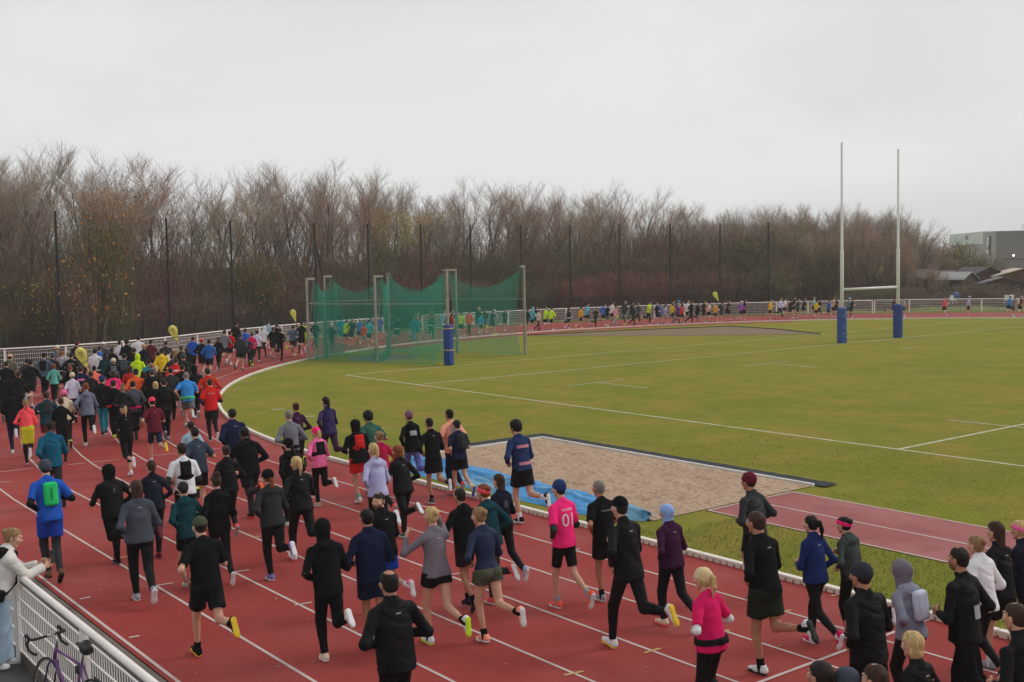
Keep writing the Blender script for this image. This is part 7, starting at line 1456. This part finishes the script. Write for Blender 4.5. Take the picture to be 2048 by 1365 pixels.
v, q = skin_of([cap(sk.A(.13, .1, .45), sk.A(.15, -.08, .15), .014, .014), cap(sk.A(.15, -.08, .15), sk.A(.02, -.215, .03), .014, .014), cap(sk.A(.02, -.215, .03), sk.A(-.17, -.08, .12), .014, .014), cap(sk.A(-.17, -.08, .12), sk.A(-.16, .1, .42), .014, .014), rbox(sk.A(-.1, -.2, -.0), (.11, .045, .075), .03, sk.T)], .012, .01)
part('crossbody_bag', mesh_np('bag', v, q), sp, [cloth(C_('black'), 'nylon')])
k = 1.72 / 1.75; wl = (sk.arms['L'][2] + sk.arms['R'][2]) / 2 + sk.arms['L'][3][:, 0] * .10
ph = P3(14.32, 3.10) + Matrix.Rotation(R_(-90), 3, 'Z') @ (Vector(wl) * k)
b = MB(); b.box((0, 0, 0), (.005, .040, .082)); t = b.obj('phone', mat('phone_case', lin((34, 30, 32)), .35)); md = t.modifiers.new('b', 'BEVEL'); md.width = .005; md.segments = 2
t.location = ph + Vector((-.04, -.03, .085)); t.rotation_euler = (0, R_(-10), R_(-140)); t['label'] = 'dark smartphone held up by the woman at the railing'; t['category'] = 'phone'
b = MB(); b.box((.0035, -.018, .05), (.004, .014, .02)); o = b.obj('camera_bump', mat('lens', (.01, .01, .012, 1), .1)); o.parent = t
# bicycle: x forward, built upright and leant a little on the railing
bt_ = thing('bicycle', 'purple racing bicycle with drop handlebars leaning on the white railing', 'bicycle', P3(11.86, 3.17, -.02), 0)
bt_.rotation_euler = (R_(4), 0, R_(10))
M_pur = mat('frame_purple', lin((104, 56, 116)), .35, spec=.5); M_pur2 = mat('fork_purple', lin((60, 34, 84)), .35); M_tyre = mat('tyre', (.022, .022, .024, 1), .85); M_chr = mat('chrome', lin((190, 188, 184)), .25, metal=.9); M_tape = mat('bar_tape', (.018, .018, .02, 1), .7)
RW, FW, WR = Vector((-.50, 0, .34)), Vector((.50, 0, .34)), .34
BB, ST, HT, HB = Vector((-.08, 0, .28)), Vector((-.24, 0, .79)), Vector((.33, 0, .83)), Vector((.37, 0, .70))
b = MB()
for p, q, r in ((BB, ST, .015), (BB, HB, .017), (ST + Vector((.0, 0, -.03)), HT + Vector((.01, 0, -.03)), .014), (HB, HT, .019)): b.tube([p, q], r, 10)
for s in (-1, 1): b.tube([BB + Vector((0, s * .02, 0)), RW + Vector((0, s * .06, 0))], .010, 8); b.tube([ST + Vector((0, s * .015, -.03)), RW + Vector((0, s * .06, 0))], .009, 8)
b.obj('frame', M_pur, bt_, True)
b = MB()
for s in (-1, 1): b.tube([HB + Vector((.01, s * .03, -.02)), HB + Vector((.03, s * .052, -.06)), FW + Vector((-.03, s * .055, .1)), FW + Vector((0, s * .055, 0))], .011, 8)
b.obj('fork', M_pur2, bt_, True)
for c, nm in ((RW, 'rear'), (FW, 'front')):
    w = part('wheel', None, bt_) if False else None
    b = MB(); b.tube([c + Vector((math.cos(a) * (WR - .014), 0, math.sin(a) * (WR - .014))) for a in [2 * math.pi * i / 40 for i in range(41)]], .014, 8, False); ty = b.obj('wheel', M_tyre, bt_, True)
    b = MB(); b.tube([c + Vector((math.cos(a) * (WR - .034), 0, math.sin(a) * (WR - .034))) for a in [2 * math.pi * i / 40 for i in range(41)]], .009, 6, False); o = b.obj('rim', M_chr, None, True); o.parent = ty
    b = MB(); b.tube([c - Vector((0, .055, 0)), c + Vector((0, .055, 0))], .02, 10)
    for i in range(32): a = 2 * math.pi * i / 32; a2 = a + (.35 if i % 2 else -.35); b.tube([c + Vector((math.cos(a2) * .02, (.025 if i % 4 < 2 else -.025), math.sin(a2) * .02)), c + Vector((math.cos(a) * (WR - .04), 0, math.sin(a) * (WR - .04)))], .0011, 3, False)
    o = b.obj('spokes', M_chr, None); o.parent = ty
b = MB(); b.tube([ST, ST + Vector((-.045, 0, .16))], .013, 8); b.obj('seat_post', M_chr, bt_, True)
v, q = skin_of([ecap((0, 0, 0), (.001, 0, .02), (.09, .065), (.09, .07)), cap((.02, 0, .012), (.20, 0, .014), .028, .018), cap((-.06, -.04, .012), (-.06, .04, .012), .03, .03)], .007, .03)
o = part('saddle', mesh_np('saddle', v, q), bt_, [mat('saddle_black', (.02, .019, .02, 1), .45)]); o.location = ST + Vector((-.09, 0, .165))
hr = Matrix.Rotation(R_(16), 3, 'Z'); hc = HT + Vector((.0, 0, .10)); X1 = lambda x, y, z: hc + hr @ Vector((x, y, z))
b = MB(); b.tube([HT, hc, X1(.09, 0, .015)], .013, 8); b.obj('stem', M_chr, bt_, True)
b = MB(); b.tube([X1(.09, -.055, .015), X1(.09, .055, .015)], .0155, 8); b.obj('bar_clamp', M_chr, bt_, True)
for s in (-1, 1):
    b = MB(); b.tube([X1(.09, s * .05, .015), X1(.09, s * .17, .015), X1(.11, s * .205, .01), X1(.17, s * .21, .0), X1(.20, s * .212, -.05), X1(.17, s * .213, -.11), X1(.10, s * .214, -.135), X1(.05, s * .214, -.135)], .0155, 8)
    hb = b.obj('handlebar', M_tape, bt_, True); b = MB(); b.tube([X1(.17, s * .21, .01), X1(.215, s * .21, .045), X1(.235, s * .21, .03)], [.018, .017, .012], 8); b.tube([X1(.225, s * .21, .03), X1(.225, s * .208, -.04), X1(.20, s * .207, -.09)], .006, 6); o = b.obj('brake_lever', M_tape, None, True); o.parent = hb
b = MB(); b.tube([BB - Vector((0, .05, 0)), BB + Vector((0, .05, 0))], .02, 10); b.lathe([(.02, 0), (.085, 0), (.085, .004), (.02, .004)], (0, 0, 0), 28)
n0 = len(b.v) - 4 * 28; b.v[n0:] = [(BB.x + x, BB.y - .055 + z, BB.z + y) for x, y, z in b.v[n0:]]
b.tube([BB + Vector((0, -.065, 0)), BB + Vector((.12, -.07, -.12))], .010, 6); b.tube([BB + Vector((0, .065, 0)), BB + Vector((-.12, .07, .12))], .010, 6); b.obj('crankset', M_chr, bt_, True)
b = MB(); b.box(tuple(BB + Vector((.12, -.11, -.12))), (.045, .035, .010)); b.box(tuple(BB + Vector((-.12, .11, .12))), (.045, .035, .010)); b.obj('pedal', M_tyre, bt_)
b = MB(); b.box(tuple(ST + Vector((.07, 0, -.09))), (.045, .02, .035)); b.obj('lock_bag', M_tape, bt_)
b = MB(); b.tube([RW + Vector((-.0, .0, WR + .02)), RW + Vector((-.16, 0, WR - .0)), RW + Vector((-.27, 0, WR - .09))], .012, 5); b.obj('mudguard', M_tape, bt_, True)
# teardrop flags carried on the backs of pacers
def flag(X, Y, hd, base, H, tilt, label, marks):
    rz = math.atan2(Y, -X); t = thing('pacer_flag', label, 'flag', P3(X, Y, base), rz); t.rotation_euler = (R_(tilt), 0, rz)
    pts = []; n = 26
    for i in range(n + 1):
        u = i / n; w = (.42 * (u / .72) ** 1.15 if u < .72 else .42 * math.sqrt(max(0, 1 - ((u - .72) / .28) ** 2))) + .012; pts.append((u * H, w * H))
    vs = []; fs = []; m = 8
    for z, w in pts:
        for j in range(m + 1): f = j / m; y = -w * .5 + w * f; vs.append((.012 * math.sin(z * 9 + f * 4) + .02 * math.sin(f * math.pi), y, z))
    fs = [(i * (m + 1) + j, i * (m + 1) + j + 1, (i + 1) * (m + 1) + j + 1, (i + 1) * (m + 1) + j) for i in range(n) for j in range(m)]
    b = MB(); b.add(vs, fs); b.add([(x - .006, y, z) for x, y, z in vs], [f[::-1] for f in fs]); b.obj('sail', surf('flag_yellow', lin((222, 214, 112)), [(2.2, .42, .62, lin((206, 190, 60)), .7, O1)], .7, .2, 10, .02), t, True)
    b = MB(); b.tube([(-.01, 0, -.45), (-.01, -.0, 0)] + [(-.01, -w * .5 - .006, z) for z, w in pts], .009, 5); b.obj('pole', M_blackp, t)
    if marks:
        Mk = mat('flag_ink', lin((70, 84, 120)), .7)
        b = MB(); b.tube([(.045, .02 * H + .055 * H * math.cos(a), .17 * H + .055 * H * math.sin(a)) for a in [2 * math.pi * i / 14 for i in range(15)]], .008, 4)
        b.tube([(.045, .0 * H, .15 * H), (.045, .045 * H, .20 * H)], .009, 4); b.obj('emblem', Mk, t)
        for nm, tx, sz, y, z in (('lettering', '30', .17 * H, 0, .78 * H), ('lettering', 'KM', .09 * H, 0, .64 * H), ('lettering', 'RUN', .13 * H, 0, .40 * H)):
            text_obj(nm, tx, sz, Matrix.Translation((.05, y, z)) @ Matrix.Rotation(math.pi / 2, 4, 'Z') @ Matrix.Rotation(math.pi / 2, 4, 'X') @ Matrix.Rotation(0 if nm != 'x' else 0, 4, 'Z'), mat('flag_grey', lin((96, 98, 96)), .7), t, .002)
    return t
for (px, py, H, zb, tl, lab, mk) in FLAGS: flag(px[0], px[1], px[2], zb, H, tl, lab, mk)

# ------------------------------------------------------------------ damp air
b = MB(); b.box((130, -60, 8), (330, 330, 14)); hz = b.obj('haze', None) if False else part('haze', b.mesh('haze'), None)
hm = bpy.data.materials.new('damp_air'); hm.use_nodes = True; tt = hm.node_tree; tt.nodes.remove(tt.nodes['Principled BSDF']); pv = tt.nodes.new('ShaderNodeVolumePrincipled'); pv.inputs['Color'].default_value = (.93, .95, .97, 1); pv.inputs['Density'].default_value = .0005
tt.links.new(pv.outputs[0], tt.nodes['Material Output'].inputs['Volume']); hz.data.materials.append(hm); hz['kind'] = 'stuff'
SC.cycles.volume_bounces = 1
